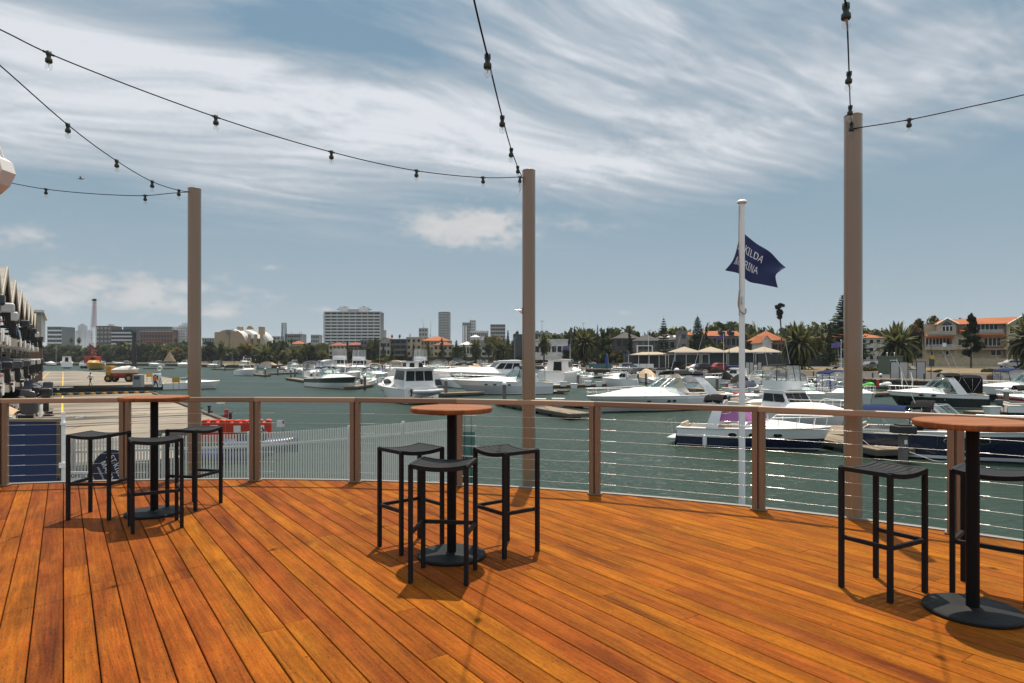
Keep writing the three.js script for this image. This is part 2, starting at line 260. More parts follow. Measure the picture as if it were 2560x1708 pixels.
// ---------------------------------------------------------------- slatted stools
const stoolM = mp(C(.012, .0135, .0155), .55, { specularIntensity: .4, bumpMap: grain, bumpScale: .0004 });
const SL = .366, SD = .312, SH = .768;
function stoolGeometry() {
  const t = new THREE.Group(), lg = .029;
  const dip = x => -.020 * (1 - (2 * x / SL) ** 2);
  for (const [sx, sz] of [[-1, -1], [1, -1], [-1, 1], [1, 1]]) { const m = mesh('leg', LEGG, stoolM, t); m.position.set(sx * (SL / 2), 0, sz * (SD / 2)); }
  const railG = s => grid(12, 4, (a, b) => { const x = lerp(-SL / 2, SL / 2, a), q = [[-.0145, .003], [.0145, .003], [.0145, -.026], [-.0145, -.026], [-.0145, .003]][Math.round(b * 4)]; return V(x, SH + dip(x) + q[1] , s * SD / 2 + q[0]); });
  const fr = new Geo(); for (const s of [-1, 1]) fr.put(toCreasedNormals(railG(s), .5)); for (const s of [-1, 1]) fr.put(new RoundedBoxGeometry(.027, .028, SD - .028, 1, .003), new THREE.Matrix4().makeTranslation(s * SL / 2, SH - .0125, 0)); fr.build('seat_frame', stoolM, t);
  const nS = 6, gw = .006, w = (SD - .029 - gw * (nS + 1)) / nS;
  for (let k = 0; k < nS; k++) { const z0 = -SD / 2 + .0145 + gw + k * (w + gw); mesh('slat', toCreasedNormals(grid(12, 4, (a, b) => { const x = lerp(-SL / 2 + .012, SL / 2 - .012, a), q = [[0, 0], [w, 0], [w, -.012], [0, -.012], [0, 0]][Math.round(b * 4)]; return V(x, SH + dip(x) + .001 + q[1], z0 + q[0]); }), .5), stoolM, t); }
  const y = .322;
  const sb = (w, d, x, z) => { mesh('stretcher', new RoundedBoxGeometry(w, .026, d, 1, .003), stoolM, t).position.set(x, y, z); };
  sb(.022, SD - .029, -SL / 2, 0); sb(.022, SD - .029, SL / 2, 0); sb(SL - .029, .022, 0, -SD / 2);       // none on the +z side
  return t;
}
const LEGG = new RoundedBoxGeometry(.029, SH - .002, .029, 2, .004).translate(0, (SH - .002) / 2, 0);
const stoolProto = stoolGeometry(); stoolProto.name = 'bar_stool';
// a, b: feet of one long or short side; the rest of the stool lies to their left (side = 1) or right (-1)
function stool(A, B, long, side, open, label) {
  const a = onLevel(...A, 0), b = onLevel(...B, 0), d = b.clone().sub(a), L = d.length(); d.normalize();
  const nrm = V(d.z, 0, -d.x).multiplyScalar(side);                  // across
  const mid = a.clone().add(b).multiplyScalar(.5).addScaledVector(nrm, (long ? SD : SL) / 2);
  const g = stoolProto.clone(); g.name = numbered('bar_stool'); tag(g, label, 'bar stool'); g.position.set(mid.x, 0, mid.z);
  const ax = long ? d : nrm;                                          // local x runs along ax
  let th = Math.atan2(-ax.z, ax.x);
  const zdir = V(Math.sin(th), 0, Math.cos(th)), want = open.clone(); if (zdir.dot(want) < 0) th += Math.PI;
  g.rotation.y = th; scene.add(g); return g;
}
stool([1026.5, 1457.5], [1165.5, 1463.7], true, 1, V(0, 0, 1), 'black slatted bar stool standing in front of the middle table');
stool([948.4, 1366], [1003.9, 1389], false, 1, V(1, 0, .8), 'black slatted bar stool to the left of the middle table');
stool([1261, 1397.5], [1343.4, 1378], false, 1, V(.6, 0, -.8), 'black slatted bar stool to the right of the middle table');
stool([171.6, 1301], [270.6, 1301], true, 1, V(0, 0, -1), 'black slatted bar stool left of the leftmost table, before the blue panel');
stool([333.5, 1334.7], [452.2, 1319.3], true, 1, V(0, 0, -1), 'black slatted bar stool in front of the leftmost table');
stool([487.3, 1278.6], [552.4, 1257.5], true, 1, V(-1, 0, 0), 'black slatted bar stool right of the leftmost table, next to the pole');
stool([2102.9, 1467.8], [2226.6, 1508], false, 1, V(-.8, 0, -.6), 'black slatted bar stool standing left of the nearest table');
stool([2381, 1483], [2408.7, 1452], false, -1, V(0, 0, -1), 'black slatted bar stool behind the nearest table, cut by the right edge');
// ---------------------------------------------------------------- string lights
const glassM = mp(C(.95, .97, .97), .05, { transmission: .95, thickness: 0, ior: 1.5 }), socketM = mt(C(.012, .03, .024), .55), brass = mt(C(.35, .2, .08), .4, { metalness: .8 });
function stringLights(pts, bulbs, label) {                        // pts [px, py, depth] along the cable
  const t = thing('string_light', label, 'string lights', V(0, 0, 0));
  const c = new THREE.CatmullRomCurve3(pts.map(([x, y, d]) => at(x, d, EYE + (HY - y) / F * d)), false, 'centripetal');
  new Geo().put(new THREE.TubeGeometry(c, 90, .0048, 6)).build('cable', black, t);
  const samples = c.getSpacedPoints(600);
  for (const [bx, by] of bulbs) {
    let best = 0, bd = 1e9; samples.forEach((q, i) => { const d = -q.z, x = CX + q.x / d * F, y = HY - (q.y - EYE) / d * F, e = Math.hypot(x - bx, y - by); if (e < bd) { bd = e; best = i; } });
    const q = samples[best], n = samples[Math.min(600, best + 3)].clone().sub(samples[Math.max(0, best - 3)]).normalize();
    const s = new Geo();
    s.bar(n.clone().multiplyScalar(-.034), n.clone().multiplyScalar(.034), .008, .008, 8);
    s.put(new THREE.LatheGeometry([[0, .012], [.017, .012], [.017, -.012], [.013, -.016], [.014, -.034], [.021, -.038], [.022, -.058], [.018, -.064], [0, -.064]].map(v => new THREE.Vector2(...v)), 16));
    const so = s.build('lamp_holder', socketM, t); so.position.copy(q); so.rotation.x = rr(-.06, .06); so.rotation.z = rr(-.07, .07);
    const b = mesh('bulb', BULBG, glassM, so);
    const f = new Geo(); f.cyl(.009, .0095, .008, 0, -.07, 0, 10); f.bar(V(0, -.066, 0), V(0, -.086, 0), .0022); f.build('filament_stem', brass, so);
  }
}
const BULBG = new THREE.LatheGeometry([[.011, -.062], [.0135, -.07], [.0205, -.079], [.0235, -.090], [.0215, -.101], [.0145, -.1095], [.006, -.1135], [0, -.114]].map(v => new THREE.Vector2(...v)), 20);
reseed(5);
const pp = (i) => { const p = poles[i], d = -p.z; return [CX + p.x / d * F, HY - (p.y - EYE) / d * F, d]; };
stringLights([[-330, -60, 3.6], [-120, 22, 3.9], [0, 74, 4.12], [123, 134, 4.4], [538, 292, 5.35], [828, 380, 6.15], [1042, 427, 6.85], [1208, 444, 7.35], [1300, 443, 7.74]], [[123, 134], [538, 292], [828, 380], [1042, 427], [1208, 444], [1303, 441]], 'long string of clear bulbs from upper left to the middle pole');
stringLights([[-150, 40, 3.9], [0, 164, 4.6], [169, 312, 5.5], [291, 402, 6.5], [380, 454, 7.25], [447, 476, 7.9], [474, 480, 8.17]], [[169, 312], [291, 402], [380, 454], [447, 476]], 'short string of clear bulbs climbing left from the left pole');
stringLights([[-420, 380, 9.4], [-100, 436, 8.9], [28, 458, 8.75], [114, 473, 8.6], [240, 485, 8.45], [363, 489, 8.3], [430, 483, 8.22], [474, 480, 8.17]], [[114, 473], [363, 489]], 'low slack string of clear bulbs left of the left pole');
stringLights([[1150, -170, 2.9], [1185, 0, 3.12], [1218, 138, 3.5], [1255, 291, 4.7], [1278, 373, 5.8], [1294, 417, 6.9], [1304, 440, 7.72]], [[1218, 142], [1255, 294], [1278, 374], [1294, 418]], 'string of clear bulbs dropping from the top to the middle pole');
stringLights([[2106, -130, 2.75], [2110, -20, 2.98], [2115, 14, 3.1], [2123, 182, 4.3], [2126, 267, 5.35], [2129, 310, 5.95]], [[2114, 16], [2123, 184], [2126, 268], [2128, 311]], 'string of clear bulbs hanging down to the right pole');
stringLights([[2131, 322, 5.95], [2274, 299, 5.75], [2420, 268, 5.5], [2560, 237, 5.25], [2900, 150, 4.7]], [[2274, 300]], 'string light cable running right from the right pole with one bulb');
{ // frayed white cord at the middle pole
  const p = poles[1]; const g = new Geo(); g.tube([V(-.10, -.10, .02), V(-.115, -.17, .03), V(-.10, -.22, .02), V(-.125, -.27, .03), V(-.15, -.30, .03)], .004, 14, 4); g.tube([V(-.10, -.12, .03), V(-.09, -.19, .02), V(-.12, -.25, .04)], .003, 10, 4);
  const m = g.build('tie_cord', mt(C(.7, .7, .7), .7)); m.position.copy(p); tag(m, 'frayed white plastic tie hanging beside the middle pole top', 'cord'); }
{ // chamfered white beam end at the left edge of the frame
  const t = thing('awning_arm', 'white chamfered end of an awning arm at the left picture edge', 'awning arm', V(0, 0, 0));
  const d = 6.2, s = d / F, X = x => (x - CX) * s, Y = y => EYE + (HY - y) * s;
  const sh = new THREE.Shape(); [[-160, 360], [4, 393], [29, 409], [37, 436], [22, 466], [0, 485], [-160, 470]].forEach(([x, y], i) => i ? sh.lineTo(X(x), Y(y)) : sh.moveTo(X(x), Y(y)));
  const wM = mp(C(.72, .71, .69), .45); mesh('housing', new THREE.ExtrudeGeometry(sh, { depth: .16, bevelSize: .008, bevelThickness: .008, bevelSegments: 2 }).translate(0, 0, -d), wM, t);
  const g = new Geo(); for (let k = 0; k < 5; k++) g.bar(V(X(-80 - k * 9), Y(120), -d + .05), V(X(18 - k * 9), Y(402), -d + .05), .01, .012, 8); g.build('ribbed_arm', wM, t);
  new Geo().put(new THREE.CylinderGeometry(.012, .012, .012, 12).rotateX(Math.PI / 2), new THREE.Matrix4().makeTranslation(X(14), Y(440), -d + .174)).build('bolt', darkMetal, t);
}
// ---------------------------------------------------------------- flagpole and flag
const whitePaint = mp(C(.9, .9, .885), .42);
{
  const d = 9, p = at(1855, d), t = thing('flagpole', 'white flagpole with round cap standing just beyond the railing', 'flagpole', V(p.x, -4, p.z));
  new Geo().cyl(.05, .036, EYE + (HY - 506) / F * d + 4, 0, 0, 0, 24).build('pole', whitePaint, t); const top = EYE + (HY - 506) / F * d + 4;
  mesh('cap', new THREE.LatheGeometry([[0, -.02], [.05, -.02], [.068, -.005], [.068, .012], [.045, .03], [0, .036]].map(q => new THREE.Vector2(...q)), 28), whitePaint, t).position.y = top;
  const g = new Geo(); g.tube([V(-.048, top - .05, .03), V(-.055, top - .5, .035), V(-.045, top - 1.0, .04), V(-.052, top - 1.55, .04)], .006, 30, 5); g.tube([V(-.05, top - 1.2, .05), V(-.065, top - 1.42, .05), V(-.03, top - 1.5, .06), V(.03, top - 1.52, .05), V(.035, top - 1.45, .05)], .009, 24, 6); g.build('halyard', mt(C(.42, .36, .28), .8), t);
  const c = new Geo(); c.box(.02, .1, .03, -.02, top - 1.34, .05); c.bar(V(-.02, top - 1.30, .06), V(-.02, top - 1.39, .08), .008); c.build('cleat', steel, t);
  // the cloth
  const cv = document.createElement('canvas'); cv.width = 1024; cv.height = 640; const x = cv.getContext('2d');
  x.fillStyle = '#27305c'; x.fillRect(0, 0, 1024, 640); x.fillStyle = '#e9e9ee'; x.textAlign = 'left'; x.textBaseline = 'middle'; x.font = '176px sans-serif'; x.fillText('ST KILDA', 20, 210); x.fillText('MARINA', 70, 430);
  const ft = new THREE.CanvasTexture(cv); ft.colorSpace = THREE.SRGBColorSpace;
  const px = (cx, cy) => [1780 + cx / 1.911, 480 + cy / 1.911];
  const curve = l => new THREE.CatmullRomCurve3(l.map(([cx, cy]) => { const [a, b] = px(cx, cy); return V((a - 1855) * d / F, (HY - b) * d / F, 0); }), false, 'centripetal');
  const T = curve([[150, 165], [180, 205], [222, 243], [292, 290], [366, 356]]), Bo = curve([[74, 370], [128, 384], [185, 422], [240, 438], [318, 457]]), Lf = curve([[150, 165], [138, 240], [112, 320], [74, 370]]), Rt = curve([[366, 356], [332, 376], [309, 396], [318, 457]]);
  const fg = grid(44, 28, (u, v) => {
    const a = T.getPoint(u).multiplyScalar(1 - v).add(Bo.getPoint(u).multiplyScalar(v)), b = Lf.getPoint(v).multiplyScalar(1 - u).add(Rt.getPoint(v).multiplyScalar(u));
    const c = T.getPoint(0).multiplyScalar((1 - u) * (1 - v)).add(T.getPoint(1).multiplyScalar(u * (1 - v))).add(Bo.getPoint(0).multiplyScalar((1 - u) * v)).add(Bo.getPoint(1).multiplyScalar(u * v));
    const q = a.add(b).sub(c); q.z = -.10 - .03 * Math.sin(u * 8.5 + v * 2.6) * (.3 + u) - .012 * Math.sin(u * 15 + v * 6) + .05 * u; return q;
  });
  const U = fg.attributes.uv; for (let i = 0; i < U.count; i++) U.setY(i, 1 - U.getY(i));
  const fl = thing('flag', 'navy flag with white lettering flapping from the white flagpole', 'flag', V(p.x, EYE, p.z));
  mesh('cloth', fg, mp(C(1, 1, 1), .8, { map: ft, side: THREE.DoubleSide, transmission: .18, thickness: 0 }), fl);
}
// ---------------------------------------------------------------- water, wharf and far shore
const WY = -3.05, GY = -2.2;                                 // water level, wharf level
{
  const bump = grey(1024, 1024, (u, v) => { const w = (fbm(u * 6, v * 6, 3, .5, 6, 6) - .5) * .14; const a = fbm(u * 9 + w * 9, v * 26 + w * 40, 4, .55, 9, 26), b = 1 - Math.abs(2 * fbm(u * 16, v * 44, 3, .5, 16, 44) - 1); return .55 * a + .45 * b * b; });
  bump.repeat.set(1 / 11, 1 / 11);
  const patch = grey(512, 512, (u, v) => .27 + .16 * fbm(u * 6, v * 14, 4, .5, 6, 14)); patch.repeat.set(1 / 90, 1 / 60);
  const wm = mp(C(.020, .040, .029), 1, { roughnessMap: patch, bumpMap: bump, bumpScale: .13, ior: 1.33, specularIntensity: .3 });
  const g = new THREE.PlaneGeometry(1400, 900, 1, 1).rotateX(-Math.PI / 2).translate(-100, WY, -330); const P = g.attributes.position, U = g.attributes.uv; const ca = Math.cos(.22), sa = Math.sin(.22); for (let i = 0; i < P.count; i++) U.setXY(i, P.getX(i) * ca + P.getZ(i) * sa, P.getZ(i) * ca - P.getX(i) * sa);
  structure('water', g, wm);
}
const shoreT = [[-9000, 460], [-900, 452], [160, 430], [400, 395], [520, 335], [650, 303], [950, 292], [1240, 262], [1428, 202], [1720, 157], [1900, 116], [2377, 88], [2560, 80], [3000, 66], [4200, 48]];
const shore = px => { for (let i = 0; i + 1 < shoreT.length; i++) if (px <= shoreT[i + 1][0]) { const a = shoreT[i], b = shoreT[i + 1]; return lerp(a[1], b[1], (px - a[0]) / (b[0] - a[0])); } return 48; };
const landSteps = [[0, -1.55], [3, -1.52], [14, -1.42], [26, -1.25], [40, -1.0], [55, -.7], [80, -.35], [160, -.1], [420, .2], [1200, .35], [4000, .45], [9000, .5]];
const ground = (px, d) => { const o = d - shore(px); if (o <= 0) return -1.55; for (let i = 0; i + 1 < landSteps.length; i++) if (o <= landSteps[i + 1][0]) return lerp(landSteps[i][1], landSteps[i + 1][1], (o - landSteps[i][0]) / (landSteps[i + 1][0] - landSteps[i][0])); return .5; };
const onLand = (px, d) => at(px, d, ground(px, d));
const concreteTex = tex(1024, 1024, (u, v) => { const a = fbm(u * 5, v * 5, 5, .55, 5, 5), s = fbm(u * 3, v * 40, 4, .6, 3, 40), f = fbm(u * 60, v * 60, 3, .6, 60, 60); let l = .66 + .26 * a + .10 * (f - .5); if (s > .57) l -= (s - .57) * 2.6; return [l, l * .985, l * .95]; });
const concTile = (k) => { const t = concreteTex.clone(); t.repeat.set(1 / k, 1 / k); return t; };
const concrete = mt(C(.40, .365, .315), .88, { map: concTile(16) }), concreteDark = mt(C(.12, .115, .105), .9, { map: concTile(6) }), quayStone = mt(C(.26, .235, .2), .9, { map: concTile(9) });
const asphalt = mt(C(.105, .10, .098), .92, { map: concTile(14) }), dryGrass = mt(C(.34, .26, .13), .95, { map: concTile(5) }), parkGround = mt(C(.12, .12, .055), .95, { map: concTile(9) }), sandM = mt(C(.42, .30, .17), .95, { map: concTile(7) });
function uvXZ(g) { const P = g.attributes.position, U = g.attributes.uv; for (let i = 0; i < P.count; i++) U.setXY(i, P.getX(i), P.getZ(i) + P.getY(i)); return g; }
{
  const cols = [-9000, -3000, -900, -300, 0, 160, 280, 400, 460, 520, 585, 650, 750, 850, 950, 1050, 1150, 1240, 1300, 1365, 1428, 1500, 1600, 1720, 1810, 1900, 2000, 2130, 2250, 2377, 2470, 2560, 2750, 3000, 3500, 4200];
  const strip = (o0, o1, dy, c0 = 0, c1 = cols.length - 1) => uvXZ(grid(c1 - c0, 1, (a, b) => { const px = cols[c0 + Math.round(a * (c1 - c0))], d = shore(px) + lerp(o0, o1, b); return at(px, d, ground(px, d) + dy); }));
  const all = new Geo(); for (let i = 0; i + 1 < landSteps.length; i++) all.put(strip(landSteps[i][0], landSteps[i + 1][0], 0));
  structure('land', all.geometry, parkGround);
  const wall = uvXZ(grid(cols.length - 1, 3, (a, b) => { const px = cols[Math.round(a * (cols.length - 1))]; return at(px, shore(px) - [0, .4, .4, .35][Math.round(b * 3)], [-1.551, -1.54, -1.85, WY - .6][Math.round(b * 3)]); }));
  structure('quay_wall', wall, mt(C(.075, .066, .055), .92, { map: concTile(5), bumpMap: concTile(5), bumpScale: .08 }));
  const cap = uvXZ(grid(cols.length - 1, 2, (a, b) => { const px = cols[Math.round(a * (cols.length - 1))]; return at(px, shore(px) + [-.42, -.42, 2.6][Math.round(b * 2)], [-1.75, -1.515, -1.505][Math.round(b * 2)]); }));
  structure('promenade', cap, quayStone);
  const i0 = cols.indexOf(1428), asp = new Geo(); for (const [a, b] of [[2.6, 3], [3, 14], [14, 26], [26, 31]]) asp.put(strip(a, b, .012, i0)); structure('road', asp.geometry, asphalt);
  const gr = new Geo(); for (const [a, b] of [[31, 40], [40, 55]]) gr.put(strip(a, b, .02, i0)); structure('dry_grass_verge', gr.geometry, dryGrass);
  const rd = new Geo(); for (const [a, b] of [[55, 66]]) rd.put(strip(a, b, .02, i0)); structure('road', rd.geometry, asphalt);
  const ib = cols.indexOf(460), bank = new Geo(); for (const [a, b] of [[2.6, 3], [3, 14], [14, 26]]) bank.put(strip(a, b, .02, ib, cols.indexOf(1428))); structure('dry_grass_bank', bank.geometry, dryGrass);
}
// the concrete hardstand, cut by a dark boat-lift slot
{
  const block = (pts, name, m, y0, y1) => { const g = prism(pts.map(q => uv2(...q)), y0, y1); const P = g.attributes.position, U = g.attributes.uv; for (let i = 0; i < P.count; i++) { const [u, v] = toUV(V(P.getX(i), 0, P.getZ(i))); U.setXY(i, v * .55, u * .55 + P.getY(i)); } return structure(name, g, m); };
  const lv = 7.9, [sl0] = toUV(onLevel(250, 986, GY)), [sl1] = toUV(onLevel(250, 963.5, GY));
  block([[38, -14], [sl0, -14], [sl0, lv], [38, lv]], 'hardstand', concrete, -4, GY); block([[27, -14], [38, -14], [38, 3.6], [27, 3.6]], 'hardstand', concrete, -4, GY); block([[-30, -14], [27, -14], [27, -.9], [-30, -.9]], 'hardstand', concrete, -4, GY);
  block([[sl1, -26], [236, -26], [236, 3], [sl1 + 62, 16.5], [sl1, 16.5]], 'hardstand', concrete, -4, GY);
  block([[sl0, -26], [sl1, -26], [sl1, -3], [sl0, -3]], 'hardstand', concrete, -4, GY);
  // slot walls and fenders
  block([[sl1 - .35, -3], [sl1 - .002, -3], [sl1 - .002, 16], [sl1 - .35, 16]], 'slot_wall', mt(C(.022, .022, .022), .8), -4, GY - .35);
  const kerb = new Geo(); for (let k = 0; k < 16; k++) { const v = -2.6 + k * .66; const a = uv2(sl0 - .25, v); kerb.box(.5, .16, .18, a[0], GY + .09, a[1], 0, -WA, 0); }
  // painted kerb blocks, alternately black and yellow
  const kt = thing('painted_kerb', 'row of yellow and black kerb blocks along the near edge of the dark slot', 'kerb', V(0, GY, 0));
  for (let k = 0; k < 22; k++) { const a = uv2(sl0 - .2, -2.8 + k * .48); const m = mesh('kerb_block', new THREE.BoxGeometry(.46, .2, .3), k % 2 ? mt(C(.6, .27, .02), .7) : mt(C(.02, .02, .02), .8), kt); m.position.set(a[0], .1, a[1]); m.rotation.y = -WA; }
  const ln = new Geo(), line = (u0, u1, v, w) => { const q = [[u0, v], [u0, v + w], [u1, v + w], [u1, v]].map(p => uv2(...p)); ln.put(prism(q, GY - .01, GY + .004)); };
  line(27.5, sl0 - 1, -.12, .12); line(sl1 + 1, sl1 + 110, -.12, .12); line(sl1 + 1, sl1 + 110, -3.2, .12);
  structure('painted_line', ln.geometry, mt(C(.62, .40, .03), .8));
  // timber capping on the wharf edge
  const cap = new Geo(); for (let u = 38.5; u < sl0 - 2; u += 3.05) { const q = [[u, lv - .28], [u, lv + .06], [u + 3, lv + .06], [u + 3, lv - .28]].map(p => uv2(...p)); cap.put(prism(q, GY - .05, GY + .14, .02)); }
  const ct = thing('wharf_capping', 'weathered concrete capping beam along the wharf edge', 'capping', V(0, 0, 0)); cap.l.forEach(g => mesh('beam', g, quayStone, ct));
  const wl = new Geo(); for (let u = 39; u < sl0; u += 4) { const a = uv2(u, lv + .12); wl.cyl(.11, .11, 2.2, a[0], -4.2, a[1], 10); }
  const fp = thing('wharf_fender', 'dark fender piles along the wharf face', 'fender', V(0, 0, 0)); wl.l.forEach(g => mesh('fender_pile', g, mt(C(.03, .03, .03), .8), fp));
}
// ---------------------------------------------------------------- boats
const gel = mp(C(.82, .82, .81), .28, { clearcoat: .5, clearcoatRoughness: .15 }), gelDeck = mt(C(.80, .795, .77), .5), cream = mt(C(.52, .46, .36), .6), greyHull = mp(C(.56, .575, .59), .25, { clearcoat: .5 });
const navyHull = mp(C(.012, .018, .05), .18, { clearcoat: .8 }), blackHull = mp(C(.012, .016, .018), .2, { clearcoat: .8 }), redPaint = mp(C(.45, .03, .025), .35), bluePaint = mp(C(.012, .035, .13), .35), antifoul = mt(C(.02, .025, .045), .7), tealFoul = mt(C(.05, .10, .10), .7);
const fabBlue = mp(C(.008, .022, .075), .9, { specularIntensity: .3 }), fabBlack = mp(C(.008, .008, .009), .9, { specularIntensity: .3 }), fabNavy = mt(C(.02, .027, .05), .9), fabTan = mt(C(.46, .34, .22), .9), fabGrey = mt(C(.10, .11, .13), .9), fabWhite = mt(C(.62, .61, .6), .85), fabPink = mt(C(.42, .15, .36), .75);
const tint = mp(C(.008, .011, .013), .15, { specularIntensity: .45 }), clear = mp(C(.55, .70, .70), .04, { transmission: 1, thickness: 0, side: THREE.DoubleSide }), clearVinyl = mp(C(.78, .80, .80), .22, { transmission: .75, thickness: 0, side: THREE.DoubleSide }), railM = mt(C(.78, .78, .78), .3, { metalness: .35 }), teak = mt(C(.32, .20, .11), .7), chrome = mt(C(.68, .68, .68), .2, { metalness: 1 }), motorGrey = mp(C(.07, .075, .08), .35), motorWhite = mp(C(.6, .6, .6), .35), rubber = mt(C(.02, .02, .02), .8), inflGrey = mt(C(.46, .49, .52), .55);
function band(path, w, th, tw) {                                // flat arch: width w runs along x, thickness th across
  const n = path.length; return grid(n - 1, 4, (a, b) => { const i = Math.round(a * (n - 1)), p = path[i], q = path[Math.min(n - 1, i + 1)], r = path[Math.max(0, i - 1)]; const dy = q.y - r.y, dz = q.z - r.z, l = Math.hypot(dy, dz) || 1, ny = dz / l, nz = -dy / l; const k = Math.round(b * 4), ww = w * (tw ? tw(a) : 1), sx = [-1, 1, 1, -1, -1][k] * ww / 2, sn = [1, 1, -1, -1, 1][k] * th / 2; return V(p.x + sx, p.y + ny * sn, p.z + nz * sn); });
}
const flat = g => toCreasedNormals(g, .6);
function outboard(parent, x, y, z, m, s = 1) {
  const g = new Geo(); g.put(new RoundedBoxGeometry(.5 * s, .42 * s, .34 * s, 3, .1 * s), new THREE.Matrix4().makeTranslation(x - .28 * s, y + .42 * s, z)); const o = g.build('outboard_motor', m, parent);
  const l = new Geo(); l.rbox(.22 * s, .75 * s, .14 * s, .04 * s, x - .28 * s, y - .1 * s, z); l.box(.4 * s, .03 * s, .22 * s, x - .36 * s, y - .35 * s, z); l.put(new THREE.CylinderGeometry(.06 * s, .03 * s, .32 * s, 8).rotateZ(Math.PI / 2), new THREE.Matrix4().makeTranslation(x - .38 * s, y - .52 * s, z)); l.box(.2 * s, .16 * s, .18 * s, x - .1 * s, y + .12 * s, z); l.build('motor_leg', rubber, o); return o;
}
function makeBoat(o) {
  const t = new THREE.Group(); t.name = numbered(o.name || 'motor_boat'); tag(t, o.label, o.cat || 'boat', o.group); scene.add(t);
  let L = o.L, bowP, sternP;
  if (o.bow) { bowP = onLevel(...o.bow, WY); sternP = onLevel(...o.stern, WY); const d = bowP.clone().sub(sternP); if (!L) L = d.length(); t.position.copy(sternP); t.rotation.y = Math.atan2(-d.z, d.x); if (o.pin === 'bow') t.position.copy(bowP).addScaledVector(d.normalize(), -L); }
  if (o.pos) { t.position.copy(o.pos); t.rotation.set(o.roll || 0, o.turn || 0, o.pitch || 0, 'YXZ'); }
  if (o.lift) t.position.y += o.lift;
  const B = o.B || clamp(L * .31, 1.9, 4.2), fs = o.fs || L * .075 + .25, fb = o.fb || L * .095 + .45, over = o.over ?? L * .085, hb = B / 2;
  const Lw = L, sheer = q => fs + (fb - fs) * Math.pow(q, 1.5);
  const wid = q => q < .45 ? .90 + .10 * smooth(0, .45, q) : Math.pow(Math.max(0, 1 - Math.pow((q - .45) / .55, 2.4)), .72) * .985 + .015;
  const P = (q, y, s) => { const sh = sheer(q), k = clamp(y / sh, 0, 1), w0 = lerp(.93, .30, smooth(.3, 1, q)); const w = y < 0 ? w0 * lerp(1, .55, clamp(-y / .4, 0, 1)) : lerp(w0, 1, Math.pow(k, .75)); return V(q * Lw + Math.pow(q, 4) * over * clamp(y / sh, -.25, 1.1), y, s * hb * wid(q) * w); };
  const N = 18, side = (yl, yh, n = 3) => { const g = new Geo(); for (const s of [-1, 1]) g.put(grid(N, n, (a, b) => { const q = 1 - Math.pow(1 - a, 1.35), v = lerp(0, 1, b), sh = sheer(q); const lo = typeof yl === 'function' ? yl(q, sh) : yl, hi = typeof yh === 'function' ? yh(q, sh) : yh; return P(q, lerp(lo, hi, v), s); })); g.put(grid(n, 4, (a, b) => { const sh = sheer(0), lo = typeof yl === 'function' ? yl(0, sh) : yl, hi = typeof yh === 'function' ? yh(0, sh) : yh; const p = P(0, lerp(lo, hi, a), 1); return V(p.x - .12 * (1 - clamp(p.y / sh, 0, 1)), p.y, p.z * (b * 2 - 1)); })); return g; };
  const hullM = o.hull || gel, st = o.stripe || null, f = k => (q, sh) => sh * k;
  if (!st) { const g = side(.07, f(1), 4); g.build('hull', hullM, t); }
  else { side(.07, f(st[0]), 2).build('hull', hullM, t); side(f(st[1]), f(1), 2).build('topside', hullM, t); side(f(st[0]), f(st[1]), 2).build('hull_stripe', st[2], t); }
  side(-.35, .07, 2).build('antifouling', o.foul || antifoul, t);
  { const r = new Geo(); for (const s of [-1, 1]) r.put(new THREE.TubeGeometry(new THREE.CatmullRomCurve3([0, .15, .3, .45, .6, .72, .82, .9, .96, 1].map(q => { const p = P(q, sheer(q) * .97, s); p.z += s * .012; return p; })), 26, .028, 5)); r.build('rub_rail', o.rub || gelDeck, t); }
  const tc = o.tc ?? .42, trunk = o.trunk ?? L * .035, dk = o.deckMat || gelDeck;
  const deckY = (q, w) => sheer(q) + .03 * (1 - w * w) + trunk * smooth(1, .6, q) * smooth(tc - .06, tc + .02, q) * (1 - smooth(.55, .85, Math.abs(w)));
  const zAt = (q, w) => w * P(q, sheer(q), 1).z, xAt = q => P(q, sheer(q), 1).x;
  const deckP = (q, w, dy = 0) => V(xAt(q), deckY(q, w) + dy, zAt(q, w));
  grid; mesh('deck', grid(20, 14, (a, b) => { const q = lerp(tc, 1, 1 - Math.pow(1 - a, 1.3)), w = b * 2 - 1; return deckP(q, w); }), dk, t);
  const fl = Math.max(.2, fs - (o.sink ?? .55));
  { const g = new Geo(); for (const s of [-1, 1]) { g.put(grid(6, 1, (a, b) => { const q = a * tc; return V(xAt(q), sheer(q) + .01, s * zAt(q, lerp(.80, 1, b))); })); g.put(grid(6, 1, (a, b) => { const q = a * tc; return V(xAt(q), lerp(fl, sheer(q) + .01, b), s * zAt(q, .80)); })); } g.put(grid(1, 6, (a, b) => { const w = (b * 2 - 1) * .8; return V(xAt(.02), lerp(fl, sheer(0) + .01, a), zAt(.02, w)); })); g.put(grid(1, 6, (a, b) => { const w = b * 2 - 1; return V(xAt(tc), lerp(fl, deckY(tc, w), a), zAt(tc, w)); })); g.put(grid(1, 1, (a, b) => V(xAt(b ? .04 : .0), sheer(0) + .01, zAt(0, (a * 2 - 1) * .99)))); g.build('coaming', dk, t);
    mesh('cockpit_floor', grid(6, 1, (a, b) => { const q = a * tc; return V(xAt(q), fl, zAt(q, (b * 2 - 1) * .8)); }), o.floor || teak, t);
